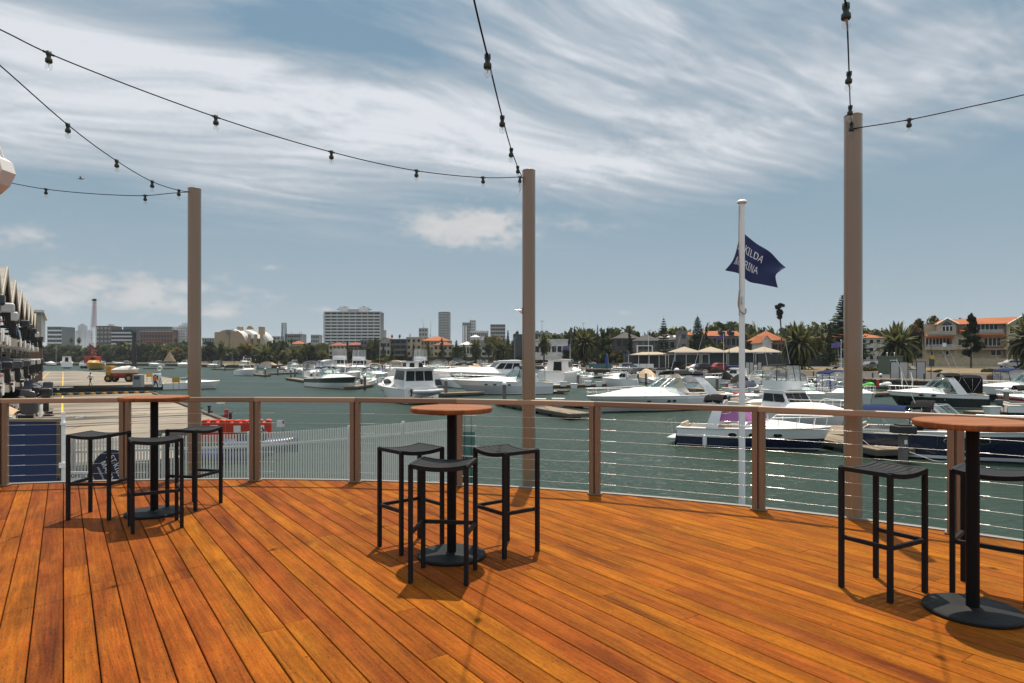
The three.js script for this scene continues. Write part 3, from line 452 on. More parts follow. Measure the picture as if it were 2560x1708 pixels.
    if (!o.noSeat) { const sg = new Geo(); sg.rbox(.5, .42, B * .62, .07, .38, fl + .21, 0); sg.rbox(.14, .5, B * .62, .06, .17, fl + .5, 0); sg.rbox(.5, .7, .5, .08, xAt(tc) - .9, fl + .35, B * .2); if (L > 6) sg.rbox(.5, .7, .5, .08, xAt(tc) - .9, fl + .35, -B * .2); sg.build('seat', o.seat || cream, t); } }
  if (o.platform) { const g = new Geo().rbox(o.platform, .12, B * .8, .05, -o.platform / 2 - .05, .34, 0); g.build('swim_platform', dk, t); }
  if (o.screen) {                                                 // wrapped windscreen
    const c = o.screen, xc = c.x * L, w = hb * (c.w || .74), fwd = c.f || w * .9, h = c.h || .6, rk = c.rake || h * 1.05, ret = c.ret || .9; const n = 20;
    const base = a => { const th = (a * 2 - 1) * 1.75, k = Math.abs(th) > Math.PI / 2 ? (Math.abs(th) - Math.PI / 2) / (1.75 - Math.PI / 2) : 0; const q = V(xc + fwd * Math.max(0, Math.cos(th)) - k * ret, 0, w * Math.sin(clamp(th, -1.57, 1.57))); const qq = clamp(q.x / L, 0, .98); q.y = Math.max(deckY(Math.max(tc + .03, qq), .5) - .03, sheer(qq)) + .02; return q; };
    const top = a => { const q = base(a), e = Math.abs(a * 2 - 1), hh = h * (1 - .45 * smooth(.75, 1, e)); return V(q.x - rk * (1 - .5 * smooth(.6, 1, e)), q.y + hh, q.z * .86); };
    mesh('windscreen', grid(n, 3, (a, b) => base(a).lerp(top(a), b)), c.mat || clear, t);
    const g = new Geo(); const pts = [], pt2 = []; for (let i = 0; i <= n; i++) { pts.push(top(i / n)); pt2.push(base(i / n)); } g.tube(pts, .022, 30, 5); g.tube(pt2, .02, 30, 5); for (const a of [.28, .5, .72]) g.bar(base(a), top(a), .018); for (const a of [0, 1]) g.bar(base(a), top(a), .02); g.build('screen_frame', c.frame || chrome, t);
    o._top = top(.5);
  }
  if (o.arch) {
    const c = o.arch, x0 = c.x * L, h = c.h, w = hb * .93, pts = []; for (let i = 0; i <= 20; i++) { const a = Math.PI * i / 20, cs = Math.cos(a), sn = Math.sin(a); const ex = Math.sign(cs) * Math.pow(Math.abs(cs), .5), ey = Math.pow(sn, .55); pts.push(V(x0 - (c.rake || 0) * ey, sheer(c.x) + h * ey, w * ex * (1 - .18 * ey))); }
    mesh('radar_arch', flat(band(pts, c.w || .45, .09, a => 1 + .8 * Math.pow(Math.abs(a * 2 - 1), 2))), c.mat || gel, t);
    const y = sheer(c.x) + h, xx = x0 - (c.rake || 0);
    if (c.domes) for (const s of [-1, 1]) { const d = new Geo().cyl(.25, .27, .22, xx, y + .04, s * w * .5, 14).ball(.25, xx, y + .26, s * w * .5, 1, .9, 1, 14, 8); d.build('radar_dome', gel, t); }
    if (c.radar) { new Geo().put(new THREE.CylinderGeometry(.22, .24, .14, 14), new THREE.Matrix4().makeTranslation(xx, y + .14, 0)).build('radar', gel, t); }
  }
  if (o.canopy) for (const c of [].concat(o.canopy)) {             // fabric top on bent tubes, clear sides if enclosed
    const xa = c.a * L, xb = c.b * L, h = c.h, w = hb * (c.w || .82), y0 = q => Math.max(sheer(clamp(q / L, 0, 1)), fl + .7);
    const roof = (a, b, k = 0) => { const v = b * 2 - 1, x = lerp(xa, xb, a); return V(x, fs + h + (c.rise || .14) * (1 - v * v) + lerp(c.dropA || 0, c.dropB || 0, a) + .05 * Math.sin(a * Math.PI) - k - .12 * Math.pow(Math.abs(v), 6), v * w); };
    const g = new Geo().put(grid(10, 10, (a, b) => roof(a, b))).put(grid(10, 10, (a, b) => roof(a, 1 - b, .03))); for (const e of [0, 1]) { g.put(grid(1, 10, (a, b) => roof(e, b, a * .07))); g.put(grid(10, 1, (a, b) => roof(a, e, b * .12))); } g.build('canopy', c.mat, t);
    const fr = new Geo(); for (const e of [.06, .5, .94]) { const pts = []; pts.push(V(lerp(xa, xb, .5), y0(lerp(xa, xb, .5)), -w * 1.02)); for (let i = 0; i <= 6; i++) pts.push(roof(e, i / 6, .05)); pts.push(V(lerp(xa, xb, .5), y0(lerp(xa, xb, .5)), w * 1.02)); fr.tube(pts, .016, 22, 4); } fr.build('canopy_frame', chrome, t);
    if (c.enc) { const e = new Geo(); for (const s of [0, 1]) e.put(grid(4, 3, (a, b) => { const p = roof(a, s, .1), x = lerp(xa, xb, a) + (c.lean || 0) * b * (a > .5 ? 1 : 0), q = clamp(x / L, 0, 1); return p.lerp(V(x, y0(x), (s * 2 - 1) * hb * .86 * wid(q)), b); })); e.put(grid(3, 6, (a, b) => { const p = roof(1, b, .06), x = xb + (c.lean || .5); return p.lerp(V(x, y0(x) + trunk * .5, (b * 2 - 1) * hb * .72), a); })); e.build('clear_panel', c.enc, t);
      for (const s of [-1, 1]) { const tr = new Geo(); for (const a of [0, .5, 1]) { const p = roof(a, (s + 1) / 2, .1), x = lerp(xa, xb, a) + (a === 1 ? (c.lean || .5) : 0); tr.bar(p, V(x, y0(x), s * hb * .84), .024, .024, 5); } const q = []; for (let i = 0; i <= 4; i++) { const x = lerp(xa, xb + (c.lean || .5), i / 4); q.push(V(x, y0(x) + .02, s * hb * .845)); } tr.tube(q, .028, 8, 4); tr.build('panel_trim', c.mat, t); } }
  }
  if (o.cover) {                                                  // full fabric cover from stern to past the screen
    const c = o.cover, xa = (c.a ?? .0) * L, xb = (c.b ?? .7) * L, h = c.h || .7, pk = c.pk || .6;
    mesh('boat_cover', grid(16, 12, (a, b) => { const x = lerp(xa, xb, a), q = clamp(x / L, 0, .995), v = b * 2 - 1, r = Math.pow(Math.max(0, Math.sin(Math.PI * Math.pow(a, pk < .5 ? .7 : 1.25))), .6); const y = sheer(q) + .03 + (h * r + .12) * (1 - Math.pow(Math.abs(v), 1.7)) + .03 * Math.sin(a * 22) * (1 - v * v) - .14 * Math.pow(Math.abs(v), 8); return V(x, y, v * P(q, sheer(q), 1).z * 1.02); }), c.mat, t);
  }
  if (o.house) {                                                  // raised saloon with side and front windows
    const c = o.house, xa = c.a * L, xb = c.b * L, w = hb * (c.w || .78), y0 = fs - .1, y1 = fs + c.h, rk = c.rake || .7, ra = c.ra || .15;
    const corner = (x, y, z) => { const k = (y - y0) / (y1 - y0); return V(x > (xa + xb) / 2 ? x - rk * k : x + ra * k, y, z * (1 - .12 * k)); };
    const g = new Geo(), q = (a, b2, cc, d) => g.quad(a, b2, cc, d); const A = corner(xa, y0, -w), Bq = corner(xb, y0, -w * .8), Cq = corner(xb, y0, w * .8), D = corner(xa, y0, w), E = corner(xa, y1, -w), Fq = corner(xb, y1, -w * .8), G = corner(xb, y1, w * .8), H = corner(xa, y1, w);
    q(A, E, Fq, Bq); q(D, Cq, G, H); q(Bq, Fq, G, Cq); q(A, D, H, E); g.build('deckhouse', gel, t);
    const rf = new Geo().put(grid(6, 8, (a, b) => { const x = lerp(xa + ra - (c.aft || .3), xb - rk + .25, a), v = b * 2 - 1; return V(x, y1 + .06 + .06 * (1 - v * v), v * w * .95 * lerp(1, .86, a)); })).put(grid(6, 2, (a, b) => V(lerp(xa + ra - (c.aft || .3), xb - rk + .25, a), y1, (b * 2 - 1) * w * .95 * lerp(1, .86, a)))); for (const s of [-1, 1]) rf.put(grid(6, 1, (a, b) => V(lerp(xa + ra - (c.aft || .3), xb - rk + .25, a), y1 + b * .06, s * w * .95 * lerp(1, .86, a)))); for (const e of [0, 1]) rf.put(grid(8, 1, (a, b) => V(e ? xb - rk + .25 : xa + ra - (c.aft || .3), y1 + b * .06, (a * 2 - 1) * w * .95 * (e ? .86 : 1)))); rf.build('house_roof', gel, t);
    const pane = (a, b2, cc, d, lo, hi, l, r2, off) => { const p = (u, v) => a.clone().lerp(b2, u).lerp(d.clone().lerp(cc, u), v); const pts = [p(l, lo), p(r2, lo), p(r2, hi), p(l, hi)]; const nrm = pts[1].clone().sub(pts[0]).cross(pts[3].clone().sub(pts[0])).normalize(); if (nrm.dot(off) < 0) nrm.negate(); const b = new Geo(), up = pts.map(x => x.clone().addScaledVector(nrm, .02)); b.quad(...up); for (let i = 0; i < 4; i++) b.quad(pts[i], pts[(i + 1) % 4], up[(i + 1) % 4], up[i]); return b; };
    const nS = c.n || 2; for (let k = 0; k < nS; k++) { const l = .05 + k * .9 / nS, r2 = l + .9 / nS - .035; pane(A, Bq, Fq, E, c.lo || .42, c.hi || .86, l, r2, V(0, 0, -1)).build('window', tint, t); pane(D, Cq, G, H, c.lo || .42, c.hi || .86, l, r2, V(0, 0, 1)).build('window', tint, t); }
    for (let k = 0; k < 3; k++) pane(Bq, Cq, G, Fq, .42, .9, .04 + k * .31, .33 + k * .31, V(1, 0, 0)).build('window', tint, t);
    if (c.glazed) for (let k = 0; k < 3; k++) pane(A, D, H, E, .42, .9, .05 + k * .305, .33 + k * .305, V(-1, 0, 0)).build('saloon_door', tint, t); else pane(A, D, H, E, .1, .86, .3, .68, V(-1, 0, 0)).build('saloon_door', tint, t);
    if (c.fly) { const y2 = y1 + .1, xa2 = xa + ra - .2, xb2 = lerp(xa, xb, .72), w2 = w * .86, h2 = .62, g2 = new Geo();
      const ring = (k) => { const s = []; for (let i = 0; i <= 16; i++) { const a = i / 16 * Math.PI - Math.PI / 2; s.push(V(lerp(xa2, xb2, .45) + Math.cos(a) * (xb2 - xa2) * .55 * (1 - .06 * k) , y2 + h2 * k, Math.sin(a) * w2 * (1 - .02 * k))); } return [V(xa2, y2 + h2 * k, -w2), ...s, V(xa2, y2 + h2 * k, w2)]; };
      const r0 = ring(0), r1 = ring(1); g2.put(grid(r0.length - 1, 1, (a, b) => { const i = Math.round(a * (r0.length - 1)); return (b ? r1 : r0)[i].clone(); })); g2.build('flybridge', gel, t);
      const h3 = c.fly, y3 = y2 + h2 + h3; const top2 = new Geo().put(grid(6, 8, (a, b) => { const v = b * 2 - 1; return V(lerp(xa2 + .1, xb2 - .35, a), y3 + .1 * (1 - v * v), v * w2 * .94); })).put(grid(6, 2, (a, b) => V(lerp(xa2 + .1, xb2 - .35, a), y3 - .02, (b * 2 - 1) * w2 * .94))); for (const s of [-1, 1]) top2.put(grid(6, 1, (a, b) => V(lerp(xa2 + .1, xb2 - .35, a), y3 - .02 + b * .02, s * w2 * .94))); top2.build('flybridge_top', c.flyMat || gel, t);
      const n = r1.length; const e = new Geo().put(grid(n - 1, 2, (a, b) => { const i = Math.round(a * (n - 1)), p = r1[i].clone(); return p.lerp(V(Math.min(p.x, xb2 - .35), y3, p.z * .94), b); })); e.build('clear_panel', clearVinyl, t);
      const tr = new Geo(); for (const i of [0, 3, 6, 9, 12, 15, n - 1]) { const p = r1[i]; tr.bar(p, V(Math.min(p.x, xb2 - .35), y3, p.z * .94), .022); } tr.build('flybridge_frame', c.flyTrim || gelDeck, t); }
  }
  if (o.rail !== false && L > 5) {                               // pulpit rail round the bow
    const r0 = o.railFrom || .52, hR = Math.min(.62, .3 + L * .03), q = []; const g = new Geo(); const qs = [r0, r0 + .08, .68, .78, .87, .94, .99];
    for (const s of [1, -1]) { const l = qs.map((k, i) => { const p = deckP(k, s * .93); p.y = sheer(k) + (i ? hR : .05); p.x += i > 3 ? .05 * (i - 3) : 0; return p; }); if (s > 0) q.push(...l); else q.push(...l.reverse()); for (const k of [.62, .72, .82, .91, .975]) { const p = deckP(k, s * .93); g.bar(V(p.x, sheer(k), p.z), V(p.x + (k > .8 ? .08 : 0), sheer(k) + hR, p.z), .019, .019, 4); } }
    g.tube(q, .024, 40, 4); if (L > 7) g.tube(q.map(p => V(p.x, p.y - hR * .5, p.z)).slice(1, -1), .009, 36, 4); g.build('bow_rail', railM, t); }
  if (o.ports) for (const s of [-1, 1]) for (const k of o.ports) { const p = P(k, sheer(k) * (o.portY || .68), s), p2 = P(k + .02, sheer(k + .02) * (o.portY || .68), s); const a = Math.atan2(-(p2.z - p.z), p2.x - p.x); const m = new THREE.Matrix4().compose(p, new THREE.Quaternion().setFromEuler(new THREE.Euler(Math.PI / 2, 0, 0)).premultiply(new THREE.Quaternion().setFromAxisAngle(UPV, a)), V(1.5, 1, .75)); const w = new Geo().put(new THREE.CylinderGeometry(.13, .13, .05, 14), m).build('porthole', tint, t); new Geo().put(new THREE.TorusGeometry(.135, .02, 5, 16).rotateX(Math.PI / 2), m).build('porthole_rim', chrome, w); }
  if (o.motors) for (let k = 0; k < o.motors; k++) outboard(t, -.02, fs - .25, (k - (o.motors - 1) / 2) * .55, o.motorMat || motorGrey, o.motorS || 1);
  if (o.ant) for (const [x, z, h, lean] of o.ant) { const q = clamp(x, 0, 1), y = (o.antY ?? deckY(Math.max(q, tc + .02), 0)); new Geo().bar(V(x * L, y, z * hb), V(x * L - lean, y + h, z * hb), .018, .008, 5).build('antenna', o.antMat || gelDeck, t); }
  if (o.fenders) for (const [q, s] of o.fenders) { const p = P(q, sheer(q) * .5, s); new Geo().put(new THREE.CapsuleGeometry(.11, .42, 4, 8), new THREE.Matrix4().makeTranslation(p.x, p.y - .15, p.z + s * .12)).bar(V(p.x, p.y + .1, p.z + s * .12), V(p.x, sheer(q), p.z), .01).build('fender', gelDeck, t); }
  if (o.extra) o.extra(t, { L, B, hb, fs, fb, fl, sheer, P, deckP, deckY, xAt, zAt });
  return t;
}
// a few words of boat registration or hull lettering, drawn as print
function lettering(text, w, h, color, bg) { const c = document.createElement('canvas'); c.width = 512; c.height = Math.max(32, Math.round(512 * h / w)); const x = c.getContext('2d'); if (bg) { x.fillStyle = bg; x.fillRect(0, 0, c.width, c.height); } x.fillStyle = color; x.textAlign = 'center'; x.textBaseline = 'middle'; let fs = c.height * .8; x.font = `bold ${fs}px sans-serif`; const mw = x.measureText(text).width; if (mw > 480) { fs *= 480 / mw; x.font = `bold ${fs}px sans-serif`; } x.fillText(text, 256, c.height / 2); const t = new THREE.CanvasTexture(c); t.colorSpace = THREE.SRGBColorSpace; return t; }
reseed(99);
const canal = (a, b) => [a, b];
// nearest row, right
makeBoat({ bow: [2046, 1127], stern: [1704, 1107], name: 'sports_cruiser', label: 'small white cruiser with navy lower hull and pink screen cover, nearest the flagpole', B: 2.5, fs: .95, fb: 1.2, stripe: [.1, .52, navyHull], trunk: .28, tc: .46, screen: { x: .46, h: .62, mat: fabPink, f: 1.3, w: .82 }, arch: { x: .27, h: 1.35, rake: -.35, w: .32 }, canopy: { a: .20, b: .34, h: 1.5, mat: fabBlack, w: .7 }, ports: [.42, .56, .72], platform: .5, fenders: [[.22, 1]], rail: true, ant: [[.26, .4, 1.6, .5]], antY: 2.2, railFrom: .6,
  extra: (t, k) => { const g = new Geo(); for (const z of [-.9, 0, .9]) g.bar(V(-.5, .4, z), V(-.55, 1.25, z), .016); g.bar(V(-.55, 1.25, -.9), V(-.55, 1.25, .9), .016); g.bar(V(-.52, .9, -.9), V(-.52, .9, .9), .012); g.build('stern_rail', chrome, t); } });
makeBoat({ bow: [2640, 1163], stern: [2148, 1127], name: 'sports_cruiser', label: 'white cruiser with navy hull and rolled blue bimini behind the right pole', B: 2.9, fs: 1.2, fb: 1.5, stripe: [.16, .84, navyHull], trunk: .3, tc: .44, screen: { x: .42, h: .75, f: 1.3 }, arch: { x: .34, h: 1.25, rake: -.5, w: .22, mat: fabBlack }, canopy: [{ a: .02, b: .27, h: .95, mat: fabBlue, w: .78, rise: .1 }, { a: .3, b: .42, h: 1.18, mat: fabBlack, w: .72, enc: clearVinyl, lean: .9 }], ports: [.5, .66], ant: [[.33, .5, 2.2, .8]], antY: 2.3,
  extra: (t, k) => { const g = new Geo(); const a = k.deckP(.93, .8), p = V(k.L * .99, k.fb + .12, 0); g.box(.5, .06, .12, k.L + .62, k.fb + .06, 0); g.build('anchor_roller', chrome, t); new Geo().put(new THREE.ConeGeometry(.16, .4, 6).rotateZ(-1.9), new THREE.Matrix4().makeTranslation(k.L + .75, k.fb - .08, 0)).build('anchor', darkMetal, t); } });
makeBoat({ bow: [2100, 1079], stern: [1912, 1050], name: 'flybridge_cruiser', label: 'white cabin boat with clear windscreen curtains around the flybridge, behind the navy hulled small cruiser', B: 3.0, L: 8.4, pin: 'bow', fs: 1.1, fb: 1.4, trunk: .3, tc: .5, house: { a: .22, b: .60, h: 1.15, rake: 1.1, n: 2, fly: 1.05, flyMat: fabBlack, flyTrim: fabBlack, w: .8 }, ant: [[.3, .6, 3.2, .9], [.3, -.6, 3.0, .9]], antY: 3.0 });
makeBoat({ bow: [2172, 1027], stern: [2064, 1008], name: 'sports_cruiser', label: 'white cruiser with blue bimini and clear side curtains, partly hidden by the right pole', B: 3, fs: 1.2, fb: 1.55, trunk: .35, tc: .46, screen: { x: .46, h: .6 }, canopy: { a: .1, b: .44, h: 2.0, mat: fabBlue, enc: clearVinyl }, ant: [[.2, -.6, 4.2, 1.2]], antY: 1.4 });
makeBoat({ bow: [2248, 1017], stern: [2458, 1021], name: 'sports_cruiser', label: 'white cruiser with black hull side and black canopy, right of the right pole', B: 3.1, fs: 1.25, fb: 1.5, over: 1.0, stripe: [.08, .72, blackHull], trunk: .4, tc: .5, screen: { x: .50, h: .85, f: 1.5 }, arch: { x: .30, h: 1.75, rake: -1.0, w: .42, radar: 1 }, canopy: [{ a: .07, b: .3, h: 1.6, mat: fabBlack, enc: fabBlack, lean: .1 }, { a: .3, b: .5, h: 1.75, mat: fabBlack, w: .74 }], ports: [.62, .74], portY: .84, ant: [[.3, .6, 2.6, -1.0], [.3, -.6, 2.6, -1.0]], antY: 2.9 });
makeBoat({ bow: [2445, 1004], stern: [2700, 1008], name: 'sports_cruiser', label: 'white cruiser with dark lower hull and blue bimini at the right edge, farther row', B: 3.3, fs: 1.4, fb: 1.7, stripe: [.06, .5, blackHull], trunk: .45, tc: .5, screen: { x: .55, h: .9 }, arch: { x: .36, h: 1.6, rake: -.8 }, canopy: { a: .2, b: .46, h: 2.0, mat: fabBlue } });
makeBoat({ bow: [2505, 1017], stern: [2680, 1026], name: 'runabout', label: 'white runabout with a red deck stripe at the right edge', B: 2.4, fs: .9, fb: 1.15, stripe: [.62, .85, redPaint], trunk: .2, tc: .5, screen: { x: .5, h: .5 }, seat: redPaint });
makeBoat({ bow: [2700, 1052], stern: [2510, 1046], name: 'runabout', label: 'white boat stern with black outboard beside the white capped pile at right', B: 2.6, L: 6.5, fs: 1.05, fb: 1.3, stripe: [.3, .5, blackHull], trunk: .3, tc: .5, screen: { x: .5, h: .6, frame: fabBlack }, motors: 1, motorMat: motorGrey, canopy: { a: .1, b: .4, h: 1.3, mat: fabBlack, w: .7 } });
// the big white cruiser in the middle
makeBoat({ bow: [1508, 1031], stern: [1790, 1018], name: 'motor_yacht', label: 'large white express cruiser with grey hull side and twin radar domes, in the centre right', B: 4.1, fs: 1.3, fb: 1.42, over: 1.7, stripe: [.42, .8, greyHull], trunk: .6, tc: .42, screen: { x: .44, h: .8, f: 2.3, rake: 1.5, ret: 1.6, mat: clear }, arch: { x: .17, h: 1.85, rake: -1.7, w: .75, domes: 1, radar: 1 }, canopy: { a: .22, b: .44, h: 1.92, mat: fabBlack, w: .72, rise: .18 }, ports: [.52, .56, .70], portY: .66, railFrom: .44, ant: [[.33, .7, 3.4, 1.2], [.33, -.7, 3.4, 1.2]], antY: 3.2, platform: 1.0,
  extra: (t, k) => { const g = new Geo(); for (const s of [-1, 1]) for (let i = 0; i < 2; i++) { const p = k.P(.13 + i * .02, k.sheer(.1) * (.84 - i * .09), s); g.box(1.3 - i * .2, .07, .06, p.x, p.y, p.z + s * .01, 0, 0, .06); } g.build('air_vent', darkMetal, t); } });
// centre row
makeBoat({ bow: [1178, 987], stern: [1372, 984], name: 'motor_yacht', label: 'white express cruiser with grey lower hull moored bow left behind the middle pole', B: 3.7, fs: 1.5, fb: 1.9, over: 2.4, stripe: [.12, .66, greyHull], trunk: .5, tc: .40, screen: { x: .42, h: .95, f: 1.8, rake: 1.3 }, arch: { x: .22, h: 1.9, rake: -.9, w: .5, mat: gel }, canopy: [{ a: .1, b: .42, h: 1.9, mat: fabBlack, enc: clearVinyl, w: .76 }], ports: [.78, .70, .55], portY: .74, railFrom: .5, platform: .8, ant: [[.3, .5, 3.2, .9]], antY: 3 });
makeBoat({ bow: [935, 988], stern: [1054, 1010], L: 12.5, pin: 'stern', name: 'motor_yacht', label: 'white hardtop yacht with oval side window and a grey dinghy on its stern', B: 4, fs: 1.5, fb: 1.65, over: 1.3, trunk: .95, tc: .34, house: { a: .04, b: .46, h: 1.95, rake: 1.0, n: 3, w: .84, aft: .7, lo: .46, hi: .92, glazed: 1 }, ports: [.56, .62], portY: .7, platform: 1.0, rail: true, foul: tealFoul,
  extra: (t, k) => { for (const s of [-1, 1]) { const p = k.P(.55, k.sheer(.55), s); const g = new Geo().put(new THREE.SphereGeometry(1, 20, 10), new THREE.Matrix4().compose(V(p.x, p.y + .42, p.z * .74), new THREE.Quaternion(), V(1.5, .34, .14))); g.build('oval_window', tint, t); } const n = new Geo(); n.rbox(.15, 1.0, k.B * .8, .03, -.1, 1.2, 0); n.build('transom_panel', gelDeck, t); } });
{ // inflatable dinghy lashed across that yacht's stern
  const a = onLevel(1066, 1011, WY), t = thing('dinghy', 'grey inflatable dinghy hung across the stern of the white hardtop yacht', 'dinghy', V(a.x, WY + .75, a.z + .2), .06); t.scale.setScalar(.74);
  const pts = []; for (let i = 0; i <= 12; i++) { const q = -Math.PI / 2 + Math.PI * i / 12; pts.push(V(1.0 + Math.cos(q) * 1.1, .72 + .12 * Math.cos(q), Math.sin(q) * .62)); } pts.unshift(V(-1.5, .68, -.62)); pts.push(V(-1.5, .68, .62));
  new Geo().tube(pts, .25, 44, 10).ball(.25, -1.5, .68, -.62).ball(.25, -1.5, .68, .62).build('tube', inflGrey, t);
  mesh('hull', grid(10, 8, (u, v) => { const w = v * 2 - 1, x = lerp(-1.4, 1.9, u), k = Math.pow(Math.max(0, 1 - Math.pow(u, 3)), .6); return V(x, .45 - .55 * (1 - Math.abs(w)) * (1 - .6 * u * u) + .2 * u * u, w * .6 * k); }), inflGrey, t);
  const m = new Geo().rbox(.16, .5, .5, .04, -1.62, .6, 0).build('transom', darkMetal, t); outboard(t, -1.7, .5, 0, motorGrey, .8);
  const d = new Geo(); d.rbox(.12, .1, 1.4, .03, -.6, -.12, 0); d.rbox(.12, .1, 1.4, .03, .8, -.12, 0); d.build('davit', darkMetal, t);
}
makeBoat({ bow: [880, 974], stern: [782, 966], name: 'sports_cruiser', label: 'white cruiser with black upper hull band pointing right, left of the yacht with a dinghy', B: 3.4, fs: 1.35, fb: 1.9, stripe: [.52, .95, blackHull], trunk: .5, tc: .42, screen: { x: .46, h: .8, f: 1.8 }, arch: { x: .3, h: 1.8, rake: -.6, w: .4 }, canopy: { a: .25, b: .45, h: 1.75, mat: fabBlue, w: .7 }, foul: mt(C(.55, .55, .54), .5) });
makeBoat({ bow: [634, 940], stern: [590, 938], name: 'cabin_cruiser', label: 'white cabin cruiser alone at the end of a finger pontoon, right of the left pole', L: 9.5, pin: 'bow', B: 3.3, fs: 1.3, fb: 1.75, trunk: .4, tc: .45, house: { a: .30, b: .66, h: 1.5, rake: 1.3, n: 2 }, foul: mt(C(.04, .045, .04), .7) });
makeBoat({ bow: [752, 938], stern: [776, 946], name: 'sports_cruiser', label: 'white cruiser seen from its stern beside the black banded cruiser', L: 9, B: 3.3, fs: 1.6, fb: 1.9, trunk: .4, tc: .45, screen: { x: .5, h: .7 }, arch: { x: .25, h: 1.8, rake: .3, w: .5 }, canopy: { a: .1, b: .45, h: 2, mat: fabGrey, enc: clearVinyl }, platform: .8 });
// farther centre rows: [bow, stern, options]
const far = (bow, stern, o) => makeBoat({ bow, stern, name: 'motor_boat', ...o }).scale.setScalar(1.22);
far([1138, 965], [1320, 962], { name: 'motor_yacht', label: 'white yacht with black side window band behind the grey hulled express cruiser', B: 3.8, fs: 1.6, fb: 2.1, over: 1.8, stripe: [.62, .8, blackHull], trunk: .7, tc: .35, house: { a: .12, b: .5, h: 1.7, rake: 2, n: 3 } });
far([1132, 948], [1152, 953], { label: 'white boat with blue canopy and clear curtains seen from astern', L: 8, fs: 1.5, fb: 1.8, trunk: .3, canopy: { a: .05, b: .5, h: 2.1, mat: fabBlue, enc: clearVinyl } });
far([1072, 955], [1100, 967], { label: 'dark sterned white boat behind the grey dinghy', L: 9, fs: 1.6, fb: 1.9, stripe: [.1, .6, mt(C(.05, .055, .06), .4)], trunk: .4, screen: { x: .5, h: .7 } });
far([976, 948], [932, 945], { label: 'runabout under a full blue cover behind the hardtop yacht', L: 7.2, cover: { mat: fabBlue, h: 1.0, b: .8 }, rail: false });
far([890, 952], [928, 960], { label: 'small white open boat with a blue flag and folded top', L: 6.5, screen: { x: .5, h: .6 }, canopy: { a: .2, b: .45, h: 1.5, mat: fabBlack } });
far([1032, 944], [1054, 938], { name: 'flybridge_cruiser', label: 'white flybridge boat with tall enclosed bridge, left of the white ute', L: 11, B: 4.2, fs: 1.6, fb: 2.1, house: { a: .2, b: .6, h: 1.8, rake: 1.2, fly: 1.6 }, ant: [[.3, .8, 4.5, -1.6]], antY: 3 });
far([964, 946], [1016, 942], { name: 'cabin_cruiser', label: 'white sedan cruiser with wide saloon windows in the middle distance', L: 10.5, B: 3.7, fs: 1.4, fb: 1.9, house: { a: .15, b: .62, h: 1.7, rake: 1.5, n: 3 }, foul: blackHull });
far([955, 926], [985, 924], { label: 'low white sports boat with dark canopy against the far bank', L: 9, canopy: { a: .1, b: .5, h: 1.7, mat: fabBlack, enc: fabGrey } });
far([920, 928], [955, 929], { label: 'white open boat with red trim below the sandy bank', L: 7, stripe: [.6, .8, redPaint], screen: { x: .5, h: .6 } });
far([884, 944], [900, 938], { name: 'flybridge_cruiser', label: 'white flybridge boat with a fabric topped bridge, right of its twin', L: 11, B: 4.2, fs: 1.6, fb: 2, house: { a: .2, b: .62, h: 1.8, rake: 1.2, fly: 1.4, flyMat: fabWhite } });
far([832, 944], [852, 938], { name: 'flybridge_cruiser', label: 'white flybridge boat with a beige enclosed bridge in front of the white tower', L: 11.5, B: 4.4, fs: 1.7, fb: 2.1, house: { a: .2, b: .62, h: 1.9, rake: 1.2, fly: 1.5, flyTrim: cream } });
far([786, 938], [818, 935], { name: 'cabin_cruiser', label: 'white hardtop cruiser left of the flybridge pair', L: 10, B: 3.6, fs: 1.5, house: { a: .2, b: .6, h: 1.7, rake: 1.4 } });
far([820, 942], [800, 936], { label: 'white cruiser with navy bimini and clear screen behind the black banded cruiser', L: 9, screen: { x: .5, h: .7 }, canopy: { a: .2, b: .5, h: 1.9, mat: fabNavy, enc: clearVinyl } });
far([760, 926], [735, 921], { name: 'cabin_cruiser', label: 'white cruiser with dark fabric screens at the left end of the centre group', L: 9.5, house: { a: .25, b: .62, h: 1.6, rake: 1.2 }, fs: 1.5 });
far([1164, 938], [1208, 937], { label: 'boat with tan canvas wheelhouse cover', L: 8, cover: { mat: fabTan, h: 1.5, b: .55 } });
far([1232, 940], [1305, 938], { name: 'motor_yacht', label: 'long white yacht just left of the middle pole in the far row', B: 4, fs: 1.6, fb: 2.1, trunk: .6, house: { a: .2, b: .55, h: 1.7, rake: 1.6, n: 3 } });
far([1215, 938], [1160, 942], { label: 'low pontoon boat with a black folded cover', L: 7, canopy: { a: .1, b: .6, h: .9, mat: fabBlack } });
far([1150, 925], [1185, 923], { label: 'boat with a black pram hood in the far row', L: 8, cover: { mat: fabBlack, h: 1.4, b: .6 } });
far([1085, 933], [1125, 935], { label: 'small white runabout among the far piles', L: 6, screen: { x: .5, h: .5 } });
far([1300, 948], [1255, 944], { label: 'white bow rider left of the middle pole', L: 9, screen: { x: .5, h: .6 }, trunk: .4 });
far([1420, 962], [1378, 968], { name: 'motor_yacht', label: 'white yacht stern with rounded quarter right of the middle pole', L: 12, B: 4, fs: 1.9, fb: 2.2, house: { a: .25, b: .6, h: 1.6, rake: 1.5 }, platform: .8, pin: 'stern' });
far([1340, 944], [1388, 940], { label: 'white boat with blue bimini right of the middle pole', L: 9, fs: 1.4, canopy: { a: .1, b: .5, h: 1.9, mat: fabBlue } });
far([1390, 948], [1422, 953], { label: 'white centre console boat with twin white outboards', L: 7, motors: 2, motorMat: motorWhite, canopy: { a: .3, b: .5, h: 1.7, mat: fabWhite } });
far([1464, 952], [1420, 948], { label: 'white runabout with raked screen lying between two piles', L: 7.5, screen: { x: .5, h: .6 }, trunk: .4, fb: 1.4, ant: [[.2, 0, 7, 0]] });
